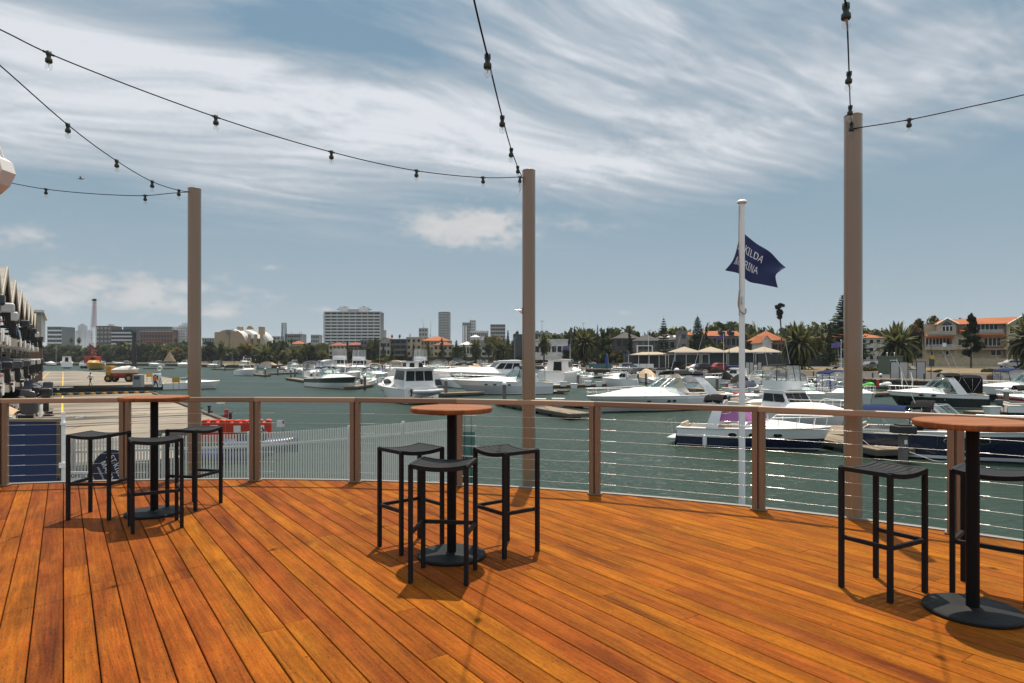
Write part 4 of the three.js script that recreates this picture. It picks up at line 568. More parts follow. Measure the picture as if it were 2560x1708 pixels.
makeBoat({ bow: [1512, 967], stern: [1594, 968], name: 'cabin_boat', label: 'white cabin boat with blue canvas top behind the large express cruiser', B: 2.8, fs: 1.2, fb: 1.5, trunk: .4, tc: .5, house: { a: .32, b: .66, h: 1.05, rake: .9, n: 2 }, canopy: { a: .15, b: .45, h: 2.5, mat: fabNavy, w: .7 }, extra: (t, k) => { const g = new Geo(); for (const s of [-1, 1]) for (const x of [1.2, 2.6, 3.8]) g.bar(V(x, k.fs + 1.0, s * .9), V(x + .2, k.fs + 2.4, s * .9), .02); for (const s of [-1, 1]) { g.bar(V(1.2, k.fs + 1.9, s * .9), V(3.9, k.fs + 1.9, s * .9), .02); } g.build('tower_frame', chrome, t); } });
far([1600, 955], [1636, 959], { label: 'small boat under a beige full cover behind the large cruiser', L: 7, cover: { mat: fabTan, h: 1.1, b: .85 } });
far([1782, 970], [1716, 966], { label: 'white runabout with slate blue cockpit cover right of the large cruiser', cover: { mat: fabNavy, h: .8, b: .72 }, fs: 1.0, fb: 1.4 });
far([1770, 960], [1836, 962], { label: 'boat under a black peaked cover right of the large cruiser', cover: { mat: fabBlack, h: 1.5, b: .9 } });
far([1808, 958], [1886, 962], { label: 'white boat with blue lower hull and grey fender left of the flagpole', stripe: [.05, .55, bluePaint], fs: 1.1, house: { a: .3, b: .6, h: 1.1, rake: .7 }, fenders: [[.2, 1], [.15, -1]] });
far([1890, 985], [1826, 990], { label: 'jumble of a small boat under a dark blue tarpaulin left of the flagpole', L: 5.2, cover: { mat: fabNavy, h: .5, b: .95 }, rail: false });
far([1760, 968], [1705, 958], { label: 'white dinghy nose poking out behind the large cruiser stern', L: 5.5, screen: { x: .5, h: .4 } });
far([1800, 1012], [1850, 1020], { label: 'white tender astern of the large cruiser', L: 5, fs: .7, fb: .9, motors: 1 });
far([1935, 1004], [1895, 1010], { label: 'white open boat right of the flagpole with white lockers', L: 6, fs: .8, fb: 1.0, screen: { x: .5, h: .4 }, motors: 1 });
far([2020, 975], [1975, 982], { label: 'white runabout with upturned seat covers between two piles', L: 6, cover: { mat: fabWhite, h: .6, b: .5 } });
far([2040, 985], [2095, 992], { label: 'small white boat with blue cockpit cover left of the right pole', L: 6.5, cover: { mat: fabBlue, h: .6, b: .5 }, motors: 1 });
far([1952, 985], [1920, 978], { label: 'small white boat with yellow kayak alongside', L: 5.5, screen: { x: .5, h: .45 } });
// further craft that fill the rows
for (const [b, s, o] of [
  [[770, 934], [800, 930], { name: 'cabin_cruiser', label: 'white cruiser with a short dark windscreen behind the stern-on cruiser', L: 9.5, fs: 1.5, house: { a: .25, b: .6, h: 1.4, rake: 1.4 } }],
  [[845, 952], [812, 948], { label: 'white cruiser with grey curtains hidden behind the black banded cruiser bow', L: 8.5, fs: 1.4, screen: { x: .5, h: .7 }, canopy: { a: .15, b: .5, h: 1.9, mat: fabWhite, enc: clearVinyl } }],
  [[925, 938], [905, 934], { label: 'white cruiser with a white hood between the flybridge pair and the sandy bank', L: 8.5, fs: 1.4, canopy: { a: .15, b: .5, h: 1.9, mat: fabWhite, enc: clearVinyl } }],
  [[1005, 934], [968, 930], { label: 'white boat with a navy hood in front of the sandy bank', L: 8, canopy: { a: .15, b: .5, h: 1.8, mat: fabNavy } }],
  [[1060, 950], [1020, 954], { label: 'white cruiser quarter showing behind the hardtop yacht cabin', L: 9.5, fs: 1.6, house: { a: .2, b: .6, h: 1.6, rake: 1.2 } }],
  [[1215, 934], [1250, 932], { label: 'white boat with a black pram hood left of the long far yacht', L: 8, canopy: { a: .15, b: .5, h: 1.9, mat: fabBlack, enc: clearVinyl } }],
  [[1352, 956], [1405, 960], { label: 'white sports cruiser low behind the rounded yacht stern', L: 9, screen: { x: .5, h: .7 }, arch: { x: .3, h: 1.6, rake: -.5 } }],
  [[1362, 935], [1400, 937], { label: 'white boat with twin upright antennas right of the middle pole', L: 9, fs: 1.5, house: { a: .25, b: .6, h: 1.5, rake: 1.2 }, ant: [[.4, .6, 5, -1.5], [.4, -.6, 5, -1.5]], antY: 2.5 }],
  [[1560, 960], [1525, 956], { label: 'white half cabin boat behind the blue canvas cabin boat', L: 7, fs: 1.3, screen: { x: .5, h: .6 } }],
  [[1730, 955], [1768, 957], { label: 'white runabout with a grey cover behind the slate covered one', L: 7, cover: { mat: fabGrey, h: .9, b: .8 } }],
  [[1840, 952], [1800, 955], { label: 'small white boat against the quay left of the flagpole', L: 6.5, screen: { x: .5, h: .5 } }],
  [[1965, 972], [1935, 966], { label: 'white fishing boat with a black top below the long fence', L: 6.5, canopy: { a: .25, b: .5, h: 1.7, mat: fabBlack } }],
  [[2020, 1008], [1985, 1003], { label: 'white open boat with black outboard in front of the nearer pile', L: 5.5, screen: { x: .5, h: .5 }, motors: 1 }],
  [[1880, 1032], [1838, 1028], { label: 'white tender with cream seats beside the small navy cruiser stern', L: 4.6, fs: .7, fb: .9, motors: 1 }],
  [[2130, 960], [2090, 964], { label: 'white boat with blue bimini against the quay left of the right pole', L: 6.5, canopy: { a: .2, b: .5, h: 1.7, mat: fabBlue } }],
  [[735, 938], [758, 934], { label: 'white boat with twin grey outboards at the end of the centre walkway', L: 7.5, fs: 1.2, screen: { x: .5, h: .6 }, motors: 2 }],
  [[800, 948], [776, 944], { label: 'white boat with a navy hood squeezed left of the black banded cruiser', L: 8, fs: 1.3, canopy: { a: .15, b: .5, h: 1.8, mat: fabNavy, enc: clearVinyl } }],
  [[872, 934], [848, 932], { name: 'cabin_cruiser', label: 'white sedan boat between the two flybridge boats', L: 9.5, fs: 1.5, house: { a: .2, b: .6, h: 1.6, rake: 1.2 } }],
  [[960, 956], [930, 950], { label: 'white sports boat just left of the hardtop yacht bow', L: 8.5, fs: 1.3, screen: { x: .5, h: .7 }, arch: { x: .3, h: 1.6, rake: -.4 } }],
  [[1010, 944], [985, 950], { label: 'white boat with cream hood above the hardtop yacht bow', L: 8, fs: 1.4, canopy: { a: .15, b: .5, h: 1.8, mat: fabTan, enc: clearVinyl } }],
  [[1110, 926], [1075, 928], { label: 'white boat with a long foredeck under the white pickup truck', L: 9, fs: 1.4, screen: { x: .5, h: .7 }, trunk: .5 }],
  [[1150, 970], [1190, 972], { label: 'low white runabout tucked against the grey hulled cruiser bow', L: 6.5, fs: 1, screen: { x: .5, h: .5 } }],
  [[1480, 958], [1440, 962], { label: 'white bow rider lying along the finger dock', L: 6.5, fs: 1, screen: { x: .5, h: .5 }, motors: 1 }],
  [[1650, 968], [1690, 972], { label: 'white boat with a black hood behind the large cruiser arch', L: 7.5, canopy: { a: .15, b: .5, h: 1.6, mat: fabBlack, enc: clearVinyl } }],
  [[690, 930], [740, 934], { label: 'white cruiser with grey screens between the lone cruiser and the centre group', L: 9, screen: { x: .5, h: .7 }, canopy: { a: .15, b: .48, h: 1.8, mat: fabGrey, enc: clearVinyl } }],
  [[905, 948], [870, 944], { label: 'white sports boat tucked behind the black banded cruiser', L: 8.5, screen: { x: .5, h: .7 }, arch: { x: .3, h: 1.7, rake: -.4 } }],
  [[938, 962], [905, 968], { label: 'small white runabout with folded gear right of the black banded cruiser', L: 6, screen: { x: .5, h: .5 }, motors: 1 }],
  [[1120, 944], [1085, 948], { label: 'white cruiser with black hood behind the hardtop yacht roof', L: 9, B: 3.4, fs: 1.5, canopy: { a: .15, b: .5, h: 2, mat: fabBlack, enc: clearVinyl } }],
  [[1190, 958], [1140, 962], { label: 'white bow rider with black rails in front of the tan canvas boat', L: 8, fs: 1.3, screen: { x: .5, h: .6, frame: fabBlack }, canopy: { a: .2, b: .45, h: 1.6, mat: fabBlack } }],
  [[1225, 950], [1300, 952], { name: 'cabin_cruiser', label: 'white cruiser with long dark windows left of the middle pole, second row', L: 11.5, B: 3.8, fs: 1.6, house: { a: .15, b: .55, h: 1.5, rake: 1.8, n: 3 } }],
  [[1548, 952], [1590, 950], { label: 'low white boat with blue hood behind the finger pile', L: 7, canopy: { a: .15, b: .5, h: 1.7, mat: fabBlue } }],
  [[1655, 952], [1692, 955], { label: 'white half cabin boat behind the radar domes', L: 7, screen: { x: .5, h: .6 } }],
  [[1690, 962], [1735, 974], { label: 'open white boat with grey cover beside the slate covered runabout', L: 6.5, cover: { mat: fabGrey, h: .7, b: .7 } }],
  [[1868, 970], [1835, 976], { label: 'dark covered boat just left of the flagpole', L: 6.5, cover: { mat: fabBlack, h: .9, b: .8 } }],
  [[1925, 958], [1885, 962], { label: 'white runabout far right behind the flagpole', L: 7, screen: { x: .5, h: .6 }, trunk: .4 }],
  [[1998, 1000], [1950, 994], { label: 'white boat with a black hood between flagpole and nearer pile', L: 6.5, canopy: { a: .15, b: .5, h: 1.5, mat: fabBlack, enc: clearVinyl } }],
  [[2090, 976], [2055, 968], { label: 'white boat with upright blue seat covers below the fence', L: 6.5, cover: { mat: fabBlue, h: .8, b: .5 } }],
  [[2340, 985], [2400, 980], { label: 'grey inflatable tender on the jet ski pontoon', L: 4.5, hull: inflGrey, rail: false, motors: 1 }],
  [[2420, 1002], [2360, 990], { label: 'white tender half hidden behind the black canopied cruiser', L: 5.5, screen: { x: .5, h: .5 } }],
  [[2560, 990], [2490, 984], { label: 'white runabout with a blue hood in the farthest row at right', L: 7.5, canopy: { a: .15, b: .5, h: 1.7, mat: fabBlue, enc: clearVinyl }, screen: { x: .5, h: .6 } }],
  [[1900, 1022], [1850, 1008], { label: 'small white dinghy stacked with lifejackets beside the flagpole', L: 4.2, fs: .7, fb: .85, seat: redPaint }],
  [[1990, 1020], [1950, 1012], { label: 'black inflatable boat with a yellow kayak beyond the small navy cruiser', L: 5, hull: rubber, rail: false, seat: mt(C(.6, .35, .02), .5), motors: 1 }]
]) far(b, s, o);
// left side of the basin, far
for (const [b, s, o] of [
  [[511, 920], [556, 919], { label: 'white cruiser with navy hood right of the left pole, far row', L: 9.5, canopy: { a: .15, b: .5, h: 1.8, mat: fabNavy, enc: clearVinyl }, screen: { x: .5, h: .7 } }],
  [[552, 920], [580, 919], { label: 'dark hulled runabout at the far pontoon', L: 6.5, hull: blackHull, rail: false }],
  [[585, 918], [622, 916], { name: 'cabin_cruiser', label: 'big white cruiser behind the lone cabin cruiser', L: 13, B: 4, fs: 1.9, fb: 2.4, house: { a: .2, b: .6, h: 1.8, rake: 1.6 }, arch: { x: .3, h: 3.2, w: .6 } }],
  [[622, 920], [648, 918], { name: 'cabin_cruiser', label: 'white cruiser with a high wheelhouse behind the lone cabin cruiser', L: 10, fs: 1.6, fb: 2, house: { a: .2, b: .6, h: 1.9, rake: 1 } }],
  [[654, 921], [694, 921], { label: 'boat with a beige cockpit cover at the far pontoon', L: 8.5, cover: { mat: fabTan, h: 1.5, b: .8 } }],
  [[714, 922], [730, 922], { label: 'tiny white dinghy by the far pontoon', L: 4, fs: .5, fb: .7, rail: false }],
  [[440, 919], [474, 918], { name: 'cabin_cruiser', label: 'white hardtop cruiser left of the left pole in the far row', L: 10.5, house: { a: .15, b: .6, h: 1.5, rake: 1.6, n: 3 }, fs: 1.5 }],
  [[366, 918], [404, 917], { label: 'low white sports cruiser in the far left row, beside the reed umbrella', L: 11, screen: { x: .5, h: .8 }, canopy: { a: .2, b: .48, h: 1.6, mat: fabGrey } }],
  [[302, 914], [334, 914], { label: 'white cruiser behind the forklift mast', L: 10.5, screen: { x: .5, h: .8 }, house: { a: .2, b: .5, h: 1.3, rake: 1 } }],
  [[262, 912], [299, 912], { label: 'white motor yacht right of the crane, far shore', L: 12, house: { a: .2, b: .55, h: 1.6, rake: 1.4, n: 3 } }],
  [[462, 974], [408, 975], { label: 'white half cabin boat moored at the wharf, by the yellow sign', L: 5.6, B: 2.1, fs: .8, fb: 1.0, screen: { x: .5, h: .55 }, rail: false }]
]) far(b, s, o);
// jet skis
function jetSki(bow, stern, m, label) {
  const a = onLevel(...stern, WY), b = onLevel(...bow, WY), d = b.clone().sub(a), t = thing('jet_ski', label, 'jet ski', V(a.x, WY + .42, a.z), Math.atan2(-d.z, d.x));
  mesh('hull', grid(16, 10, (u, v) => { const an = (v - .5) * Math.PI * 2, w = .56 * Math.pow(Math.max(0, 1 - Math.pow(u, 3.2)), .6); return V(u * 3, .3 + .3 * Math.sin(an) * (1 - .2 * u) + .22 * u * u + (Math.sin(an) > 0 ? .22 * smooth(.25, .55, u) * smooth(1, .7, u) : 0), w * Math.cos(an)); }), m, t);
  new Geo().rbox(1.3, .3, .4, .12, .95, .78, 0).build('seat', rubber, t); const g = new Geo(); g.bar(V(1.7, .8, 0), V(1.5, 1.1, 0), .05); g.bar(V(1.5, 1.1, -.35), V(1.5, 1.1, .35), .02); g.build('handlebar', darkMetal, t); return t;
}
jetSki([2212, 984], [2160, 978], mp(C(.12, .55, .04), .3), 'lime green jet ski on a floating dock right of the right pole');
jetSki([2262, 983], [2206, 976], gel, 'white and grey jet ski beside the green one');
{ const a = onLevel(2290, 972, WY), t = thing('jet_ski', 'white sheeted jet ski on a drive-on dock behind the white one', 'jet ski', V(a.x, WY + .5, a.z), -.5); mesh('cover', grid(14, 8, (u, v) => { const an = v * Math.PI; return V(u * 3 - 1.5, Math.sin(an) * (.35 + .35 * Math.sin(Math.PI * u)) , Math.cos(an) * .5 * Math.pow(Math.sin(Math.PI * clamp(u, .04, .96)), .4)); }), fabWhite, t); new Geo().rbox(3.2, .25, 1.3, .08, 0, -.2, 0).build('float', mt(C(.3, .3, .3), .7), t); }
// piles
const pileM = mt(C(.20, .185, .165), .85, { map: mottle, bumpMap: grain, bumpScale: .01 }), pileDark = mt(C(.03, .03, .028), .85);
{
  const t = new THREE.Group(); t.name = 'mooring_pile';
  new Geo().cyl(.19, .19, 5.1, 0, -3.2, 0, 14).build('shaft', pileM, t); new Geo().cyl(.2, .2, .9, 0, -.45, 0, 14).build('tide_mark', pileDark, t);
  mesh('cap', new THREE.LatheGeometry([[.21, 0], [.225, .02], [.225, .16], [.13, .30], [0, .33]].map(q => new THREE.Vector2(...q)), 14), gelDeck, t).position.y = 1.88;
  let first = true;
  for (const [x, y, where] of [[912, 975, 'between the black banded cruiser and the hardtop yacht'], [1122, 956, 'beside the dark sterned boat'], [1115, 992, 'left of the grey hulled cruiser bow'], [1261, 1010, 'just left of the middle pole, beside the dock corner'], [992, 932, 'left of the sedan cruiser'], [1099, 933, 'left of the blue canopied boat'], [1075, 925, 'below the white ute'], [1158, 936, 'left of the pontoon boat'], [1184, 931, 'beside the tan canvas boat'], [1445, 968, 'on the finger dock with white lockers'], [1461, 956, 'at the bow of the raked screen runabout'], [1530, 944, 'behind the cabin boat with blue canvas'], [1595, 964, 'behind the large cruiser foredeck'], [1615, 962, 'under the beige covered boat'], [1793, 984, 'at the stern of the large cruiser'], [2045, 975, 'farther of two piles left of the right pole'], [2039, 994, 'nearer of two piles left of the right pole'], [1984, 964, 'below the dark green fence'], [2202, 969, 'beside the red extinguisher post'], [2516, 1040, 'at the right edge near the white stern'], [537, 923, 'far left, right of the left pole'], [562, 928, 'at the tip of the far left finger'], [663, 943, 'right of the lone cabin cruiser'], [644, 922, 'behind the lone cabin cruiser'], [696, 922, 'right of the beige covered boat'], [730, 930, 'left of the centre boat group'], [727, 947, 'nearer, left of the stern-on cruiser'], [737, 942, 'close left of the stern-on cruiser'], [778, 962, 'at the stern of the black banded cruiser'], [694, 938, 'on the pontoon between the two groups'], [1480, 940, 'below the shade sails near the ramp'], [1848, 968, 'left of the flagpole']]) {
    const p = onLevel(x, y, WY), o = first ? t : copyOf(t); if (first) scene.add(t); first = false; tag(o, 'grey mooring pile with white cap ' + where, 'mooring pile', 'mooring piles with white caps'); o.position.set(p.x, WY, p.z);
  }
  const q = onLevel(2258, 1156, WY), b = thing('dock_pile', 'thick grey pile with a black timber head at the navy hulled cruiser', 'mooring pile', V(q.x, WY, q.z));
  new Geo().cyl(.19, .19, 4.3, 0, -3, 0, 16).build('shaft', pileM, b); new Geo().rbox(.78, .34, .78, .05, 0, 1.42, 0).box(.5, .06, .5, 0, 1.62, 0).build('head', pileDark, b); new Geo().box(.12, .18, .02, 0, .9, .2).build('number_plate', gelDeck, b);
  const q2 = onLevel(1115, 992, WY);
}
// pontoons
const plank = mt(C(.36, .30, .225), .85, { map: concTile(3) }), pontoonSide = mt(C(.10, .085, .065), .9), floatM = mt(C(.05, .07, .085), .7);
function pontoon(a, b, w, label, boxes = []) {
  const A = onLevel(...a, WY), Bp = onLevel(...b, WY), d = Bp.clone().sub(A), L = d.length(), t = thing('pontoon', label, 'pontoon', V(A.x, WY, A.z), Math.atan2(-d.z, d.x));
  const n = Math.max(1, Math.round(L / 2.4)); for (let k = 0; k < n; k++) { const l = L / n; new Geo().rbox(l - .03, .09, w, .015, (k + .5) * l, .43, 0).build('deck_panel', plank, t); }
  new Geo().box(L, .2, .08, L / 2, .30, w / 2 - .04).box(L, .2, .08, L / 2, .30, -w / 2 + .04).box(.08, .2, w - .16, .04, .30, 0).box(.08, .2, w - .16, L - .04, .3, 0).build('waler', pontoonSide, t);
  for (let x = 1; x < L; x += 2.6) { const f = new Geo().rbox(1.9, .5, w - .3, .06, Math.min(x, L - 1), .02, 0).build('float', floatM, t); }
  return [t, A, d.normalize(), L];
}
const boxG = (() => { const t = new THREE.Group(); t.name = 'dock_locker'; new Geo().put(new THREE.CylinderGeometry(.52, .40, .6, 4, 1).rotateY(Math.PI / 4), new THREE.Matrix4().makeTranslation(0, .3, 0).multiply(new THREE.Matrix4().makeScale(1.35, 1, .75))).build('body', gelDeck, t); new Geo().rbox(1.1, .09, .62, .03, 0, .645, 0).build('lid', gel, t); return t; })();
function locker(px, py, label, h = WY + .475) { const p = onLevel(px, py, h), c = boxG.clone(); c.name = numbered('dock_locker'); tag(c, label, 'dock locker', 'white dock lockers'); c.position.set(p.x, h, p.z); c.rotation.y = rr(-.3, .3); scene.add(c); }
pontoon([1258, 1013], [1452, 1050], 1.9, 'timber decked pontoon finger running toward the viewer right of the middle pole');
pontoon([1310, 1010], [1480, 1022], 1.6, 'timber deck section under the two white lockers right of the middle pole');
pontoon([1330, 972], [1528, 966], 2.2, 'timber walkway with white lockers right of the middle pole, mid distance');
pontoon([1370, 984], [1420, 985], 1.6, 'short finger pontoon right of the rounded yacht stern');
pontoon([1410, 948], [1560, 944], 2, 'farther timber walkway below the shade sails');
pontoon([2036, 1108], [2242, 1150], 1.9, 'timber pontoon finger at the bow of the small navy hulled cruiser');
pontoon([2050, 1082], [2100, 1108], 3.4, 'wide timber pontoon head behind the right pole');
pontoon([2155, 993], [2330, 985], 2, 'jet ski pontoon right of the right pole'); pontoon([2165, 990], [2215, 990], 2.6, 'low green floating jet ski dock');
pontoon([2440, 1045], [2560, 1040], 2, 'timber pontoon beside the pile at the right edge');
pontoon([1100, 993], [1200, 989], 1.8, 'pontoon between the dinghy and the grey hulled cruiser');
pontoon([874, 975], [920, 968], 1.8, 'pontoon finger right of the black banded cruiser'); pontoon([724, 950], [778, 958], 1.9, 'pontoon finger left of the black banded cruiser');
pontoon([534, 925], [585, 926], 2, 'far finger pontoon right of the left pole'); pontoon([632, 939], [668, 942], 1.9, 'finger pontoon beside the lone cabin cruiser'); pontoon([655, 938], [736, 935], 2, 'walkway pontoon behind the lone cabin cruiser');
pontoon([700, 924], [1010, 936], 2.4, 'long far walkway behind the centre boats'); pontoon([1010, 940], [1330, 950], 2.4, 'long walkway behind the centre yachts'); pontoon([1720, 978], [2040, 1000], 2.2, 'walkway with lockers right of the large cruiser'); pontoon([360, 923], [436, 923], 2, 'low pale pontoon in the far left of the basin');
for (const [x, y, l] of [[1349, 1017, 'white dock locker close to the middle pole'], [1396, 1016, 'white dock locker at the nearer pontoon, right one'], [1408, 966, 'white dock locker left of the finger pile'], [1435, 971, 'low white dock locker on the finger dock'], [1470, 964, 'wide white dock locker right of the finger pile'], [1497, 966, 'white dock locker beside the cabin boat bow'], [1369, 971, 'small white dock locker by the yacht stern'], [1478, 940, 'white dock locker on the far walkway, left'], [1501, 941, 'small white dock locker on the far walkway'], [1520, 939, 'white dock locker on the far walkway, right'], [703, 933, 'white dock locker right of the lone cabin cruiser'], [754, 931, 'white dock locker left of the centre group'], [557, 923, 'white dock locker on the far left finger'], [652, 936, 'white dock locker at the lone cabin cruiser'], [1818, 984, 'white dock locker left of the flagpole'], [1838, 988, 'second white dock locker left of the flagpole'], [1882, 984, 'white dock locker right behind the flagpole'], [1905, 1003, 'low white locker right of the flagpole'], [2480, 1040, 'white dock locker left of the right edge pile']]) locker(x, y, l);

for (const [a, b, sag, l] of [[[2157, 1100, 30], [2243, 1128, 29.6], .35, 'white mooring rope from the right pontoon to the navy hulled cruiser'], [[2440, 1136, 29], [2562, 1095, 28.4], .12, 'white mooring rope across the navy hull at the right edge'], [[2274, 1130, 29], [2400, 1152, 28.6], .2, 'white mooring rope sagging from the dock pile along the navy hull'], [[2048, 1102, 32], [2095, 1100, 33], .1, 'white bow line of the small navy hulled cruiser']]) { const p = at(a[0], a[2], EYE + (HY - a[1]) / F * a[2]), q = at(b[0], b[2], EYE + (HY - b[1]) / F * b[2]), m = p.clone().lerp(q, .5); m.y -= sag; tag(new Geo().tube([p, p.clone().lerp(m, .55).setY((p.y + m.y) / 2 - sag * .12), m, q.clone().lerp(m, .55).setY((q.y + m.y) / 2 - sag * .12), q], .014, 24, 5).build('mooring_rope', gelDeck), l, 'rope'); }
// ---------------------------------------------------------------- trees
const leafM = mp(C(1, 1, 1), .9, { vertexColors: true, side: THREE.DoubleSide, transmission: .5, thickness: 0, specularIntensity: .4 }), barkM = mt(C(.13, .095, .065), .9, { map: mottle }), palmBark = mt(C(.15, .11, .075), .95, { map: mottle });
// foliage made of many leaf-cluster faces spread through lobes
function foliage(lobes, per, size, cols) {
  const p = [], c = [], nn = []; const v = V(0, 0, 0), n = V(0, 0, 0), a = V(0, 0, 0), b = V(0, 0, 0);
  for (const [x, y, z, r, ry] of lobes) { const shadeL = rr(.75, 1.2), col = pick(cols);
    for (let i = 0; i < per; i++) {
      const th = rnd() * 6.283, u = rnd() * 2 - 1, k = Math.pow(rnd(), .33), s = Math.sqrt(1 - u * u); n.set(s * Math.cos(th), u, s * Math.sin(th)); v.set(x + n.x * r * k, y + n.y * (ry || r) * k, z + n.z * r * k);
      const nd = V(n.x + rr(-.9, .9), n.y + rr(-.4, .9), n.z + rr(-.9, .9)).normalize(); a.set(rr(-1, 1), rr(-1, 1), rr(-1, 1)).cross(nd).normalize(); b.copy(nd).cross(a); const q = size * rr(.6, 1.3), w = q * rr(.5, .9);
      const P0 = [v.x - a.x * q, v.y - a.y * q, v.z - a.z * q], P1 = [v.x + b.x * w, v.y + b.y * w, v.z + b.z * w], P2 = [v.x + a.x * q, v.y + a.y * q, v.z + a.z * q], P3 = [v.x - b.x * w, v.y - b.y * w, v.z - b.z * w];
      p.push(...P0, ...P1, ...P2, ...P0, ...P2, ...P3); const t = 4.6 * shadeL * rr(.65, 1.35); for (let j = 0; j < 6; j++) { c.push(col[0] * t, col[1] * t, col[2] * t * rr(.9, 1.1)); nn.push(nd.x, nd.y, nd.z); }
    } }
  const g = new THREE.BufferGeometry(); g.setAttribute('position', new THREE.Float32BufferAttribute(p, 3)); g.setAttribute('normal', new THREE.Float32BufferAttribute(nn, 3)); g.setAttribute('color', new THREE.Float32BufferAttribute(c, 3)); g.setAttribute('uv', new THREE.Float32BufferAttribute(new Float32Array(p.length / 3 * 2), 2)); return g;
}
const GREEN = [[.050, .070, .020], [.062, .078, .026], [.040, .058, .018]], OLIVE = [[.085, .085, .032], [.10, .10, .036], [.06, .07, .025]], DARK = [[.034, .052, .024], [.045, .062, .028], [.027, .043, .02]], FLOWER = [[.20, .15, .09], [.25, .19, .12], [.12, .11, .05]], PALE = [[.13, .14, .075], [.18, .18, .12], [.09, .10, .04]], GOLD = [[.13, .10, .025], [.10, .095, .03], [.15, .11, .03]];
// unit trees: height 1, crown about 1 wide; scaled when placed
function broadUnit(cols, flatTop = .5, per = 150) {
  const t = new THREE.Group(), lobes = []; const n = 17; for (let i = 0; i < n; i++) { const a = rnd() * 6.283, r = .36 * Math.sqrt(rnd()), y = rr(.34, .86 - r * flatTop); lobes.push([Math.cos(a) * r, y, Math.sin(a) * r, rr(.10, .19), rr(.08, .15)]); }
  mesh('crown', foliage(lobes, per, .032, cols), leafM, t);
  const g = new Geo(); g.bar(V(0, -.05, 0), V(.01, .42, 0), .028, .018, 7); for (let i = 0; i < 5; i++) { const l = lobes[i]; g.bar(V(.01, .3 + i * .025, 0), V(l[0], l[1], l[2]), .013, .005, 5); } g.build('trunk', barkM, t); return t;
}
function coneUnit(cols, per = 70, w = .2, gap = 0) {
  const t = new THREE.Group(), lobes = []; const n = 26; for (let i = 0; i < n; i++) { const y = .08 + .88 * i / n, r = w * (1 - .93 * i / n) * rr(.75, 1.1); const m = 1 + Math.round(r * 18); for (let k = 0; k < m; k++) { const a = rnd() * 6.283; lobes.push([Math.cos(a) * r * .6, y + rr(-.02, .02), Math.sin(a) * r * .6, r * .5 + .012, .03]); } }
  mesh('crown', foliage(lobes, Math.round(per / 4), .02, cols), leafM, t); new Geo().bar(V(0, -.05, 0), V(0, .9, 0), .02, .004, 6).build('trunk', barkM, t); return t;
}
function norfolkUnit(tiers = 17, w = .24) {                     // whorls of level branches with upturned sprays
  const t = new THREE.Group(), p = [], c = [], n = []; const tri = (a, b, d, s) => { p.push(...a.toArray(), ...b.toArray(), ...d.toArray()); const m = b.clone().sub(a).cross(d.clone().sub(a)).normalize(); if (m.y < 0) m.negate(); for (let i = 0; i < 3; i++) { c.push(.08 * s, .122 * s, .055 * s); n.push(m.x, m.y, m.z); } };
  for (let k = 0; k < tiers; k++) { const q = k / tiers, y = .10 + .86 * Math.pow(q, .92), R = w * Math.pow(1 - q, .72) * rr(.85, 1.1), m = 7, a0 = rnd() * 6; for (let i = 0; i < m; i++) { const a = a0 + i / m * 6.283 + rr(-.15, .15), dx = Math.cos(a), dz = Math.sin(a), L = R * rr(.8, 1.1); for (let s = 0; s < 9; s++) { const u0 = s / 9, u1 = (s + 1.6) / 9, yy = u => y + .16 * L * u * u - .02 * L * u; const b = V(dx * L * u0, yy(u0), dz * L * u0), e = V(dx * L * u1, yy(u1) + .006, dz * L * u1), sh = rr(.7, 1.3); for (const sg of [-1, 1]) { const wd = L * .36 * (1 - u0 * .5) + .008; const o = V(dx * L * (u0 + .12) - dz * sg * wd, yy(u0) - .012 + rr(-.006, .018), dz * L * (u0 + .12) + dx * sg * wd); tri(b, e, o, sh); tri(b, o, V(b.x, b.y + .014, b.z), sh); } } } }
  const g = new THREE.BufferGeometry(); g.setAttribute('position', new THREE.Float32BufferAttribute(p, 3)); g.setAttribute('normal', new THREE.Float32BufferAttribute(n, 3)); g.setAttribute('color', new THREE.Float32BufferAttribute(c, 3)); g.setAttribute('uv', new THREE.Float32BufferAttribute(new Float32Array(p.length / 3 * 2), 2));
  mesh('crown', g, leafM, t); new Geo().bar(V(0, -.03, 0), V(0, .99, 0), .014, .002, 6).build('trunk', barkM, t); return t;
}
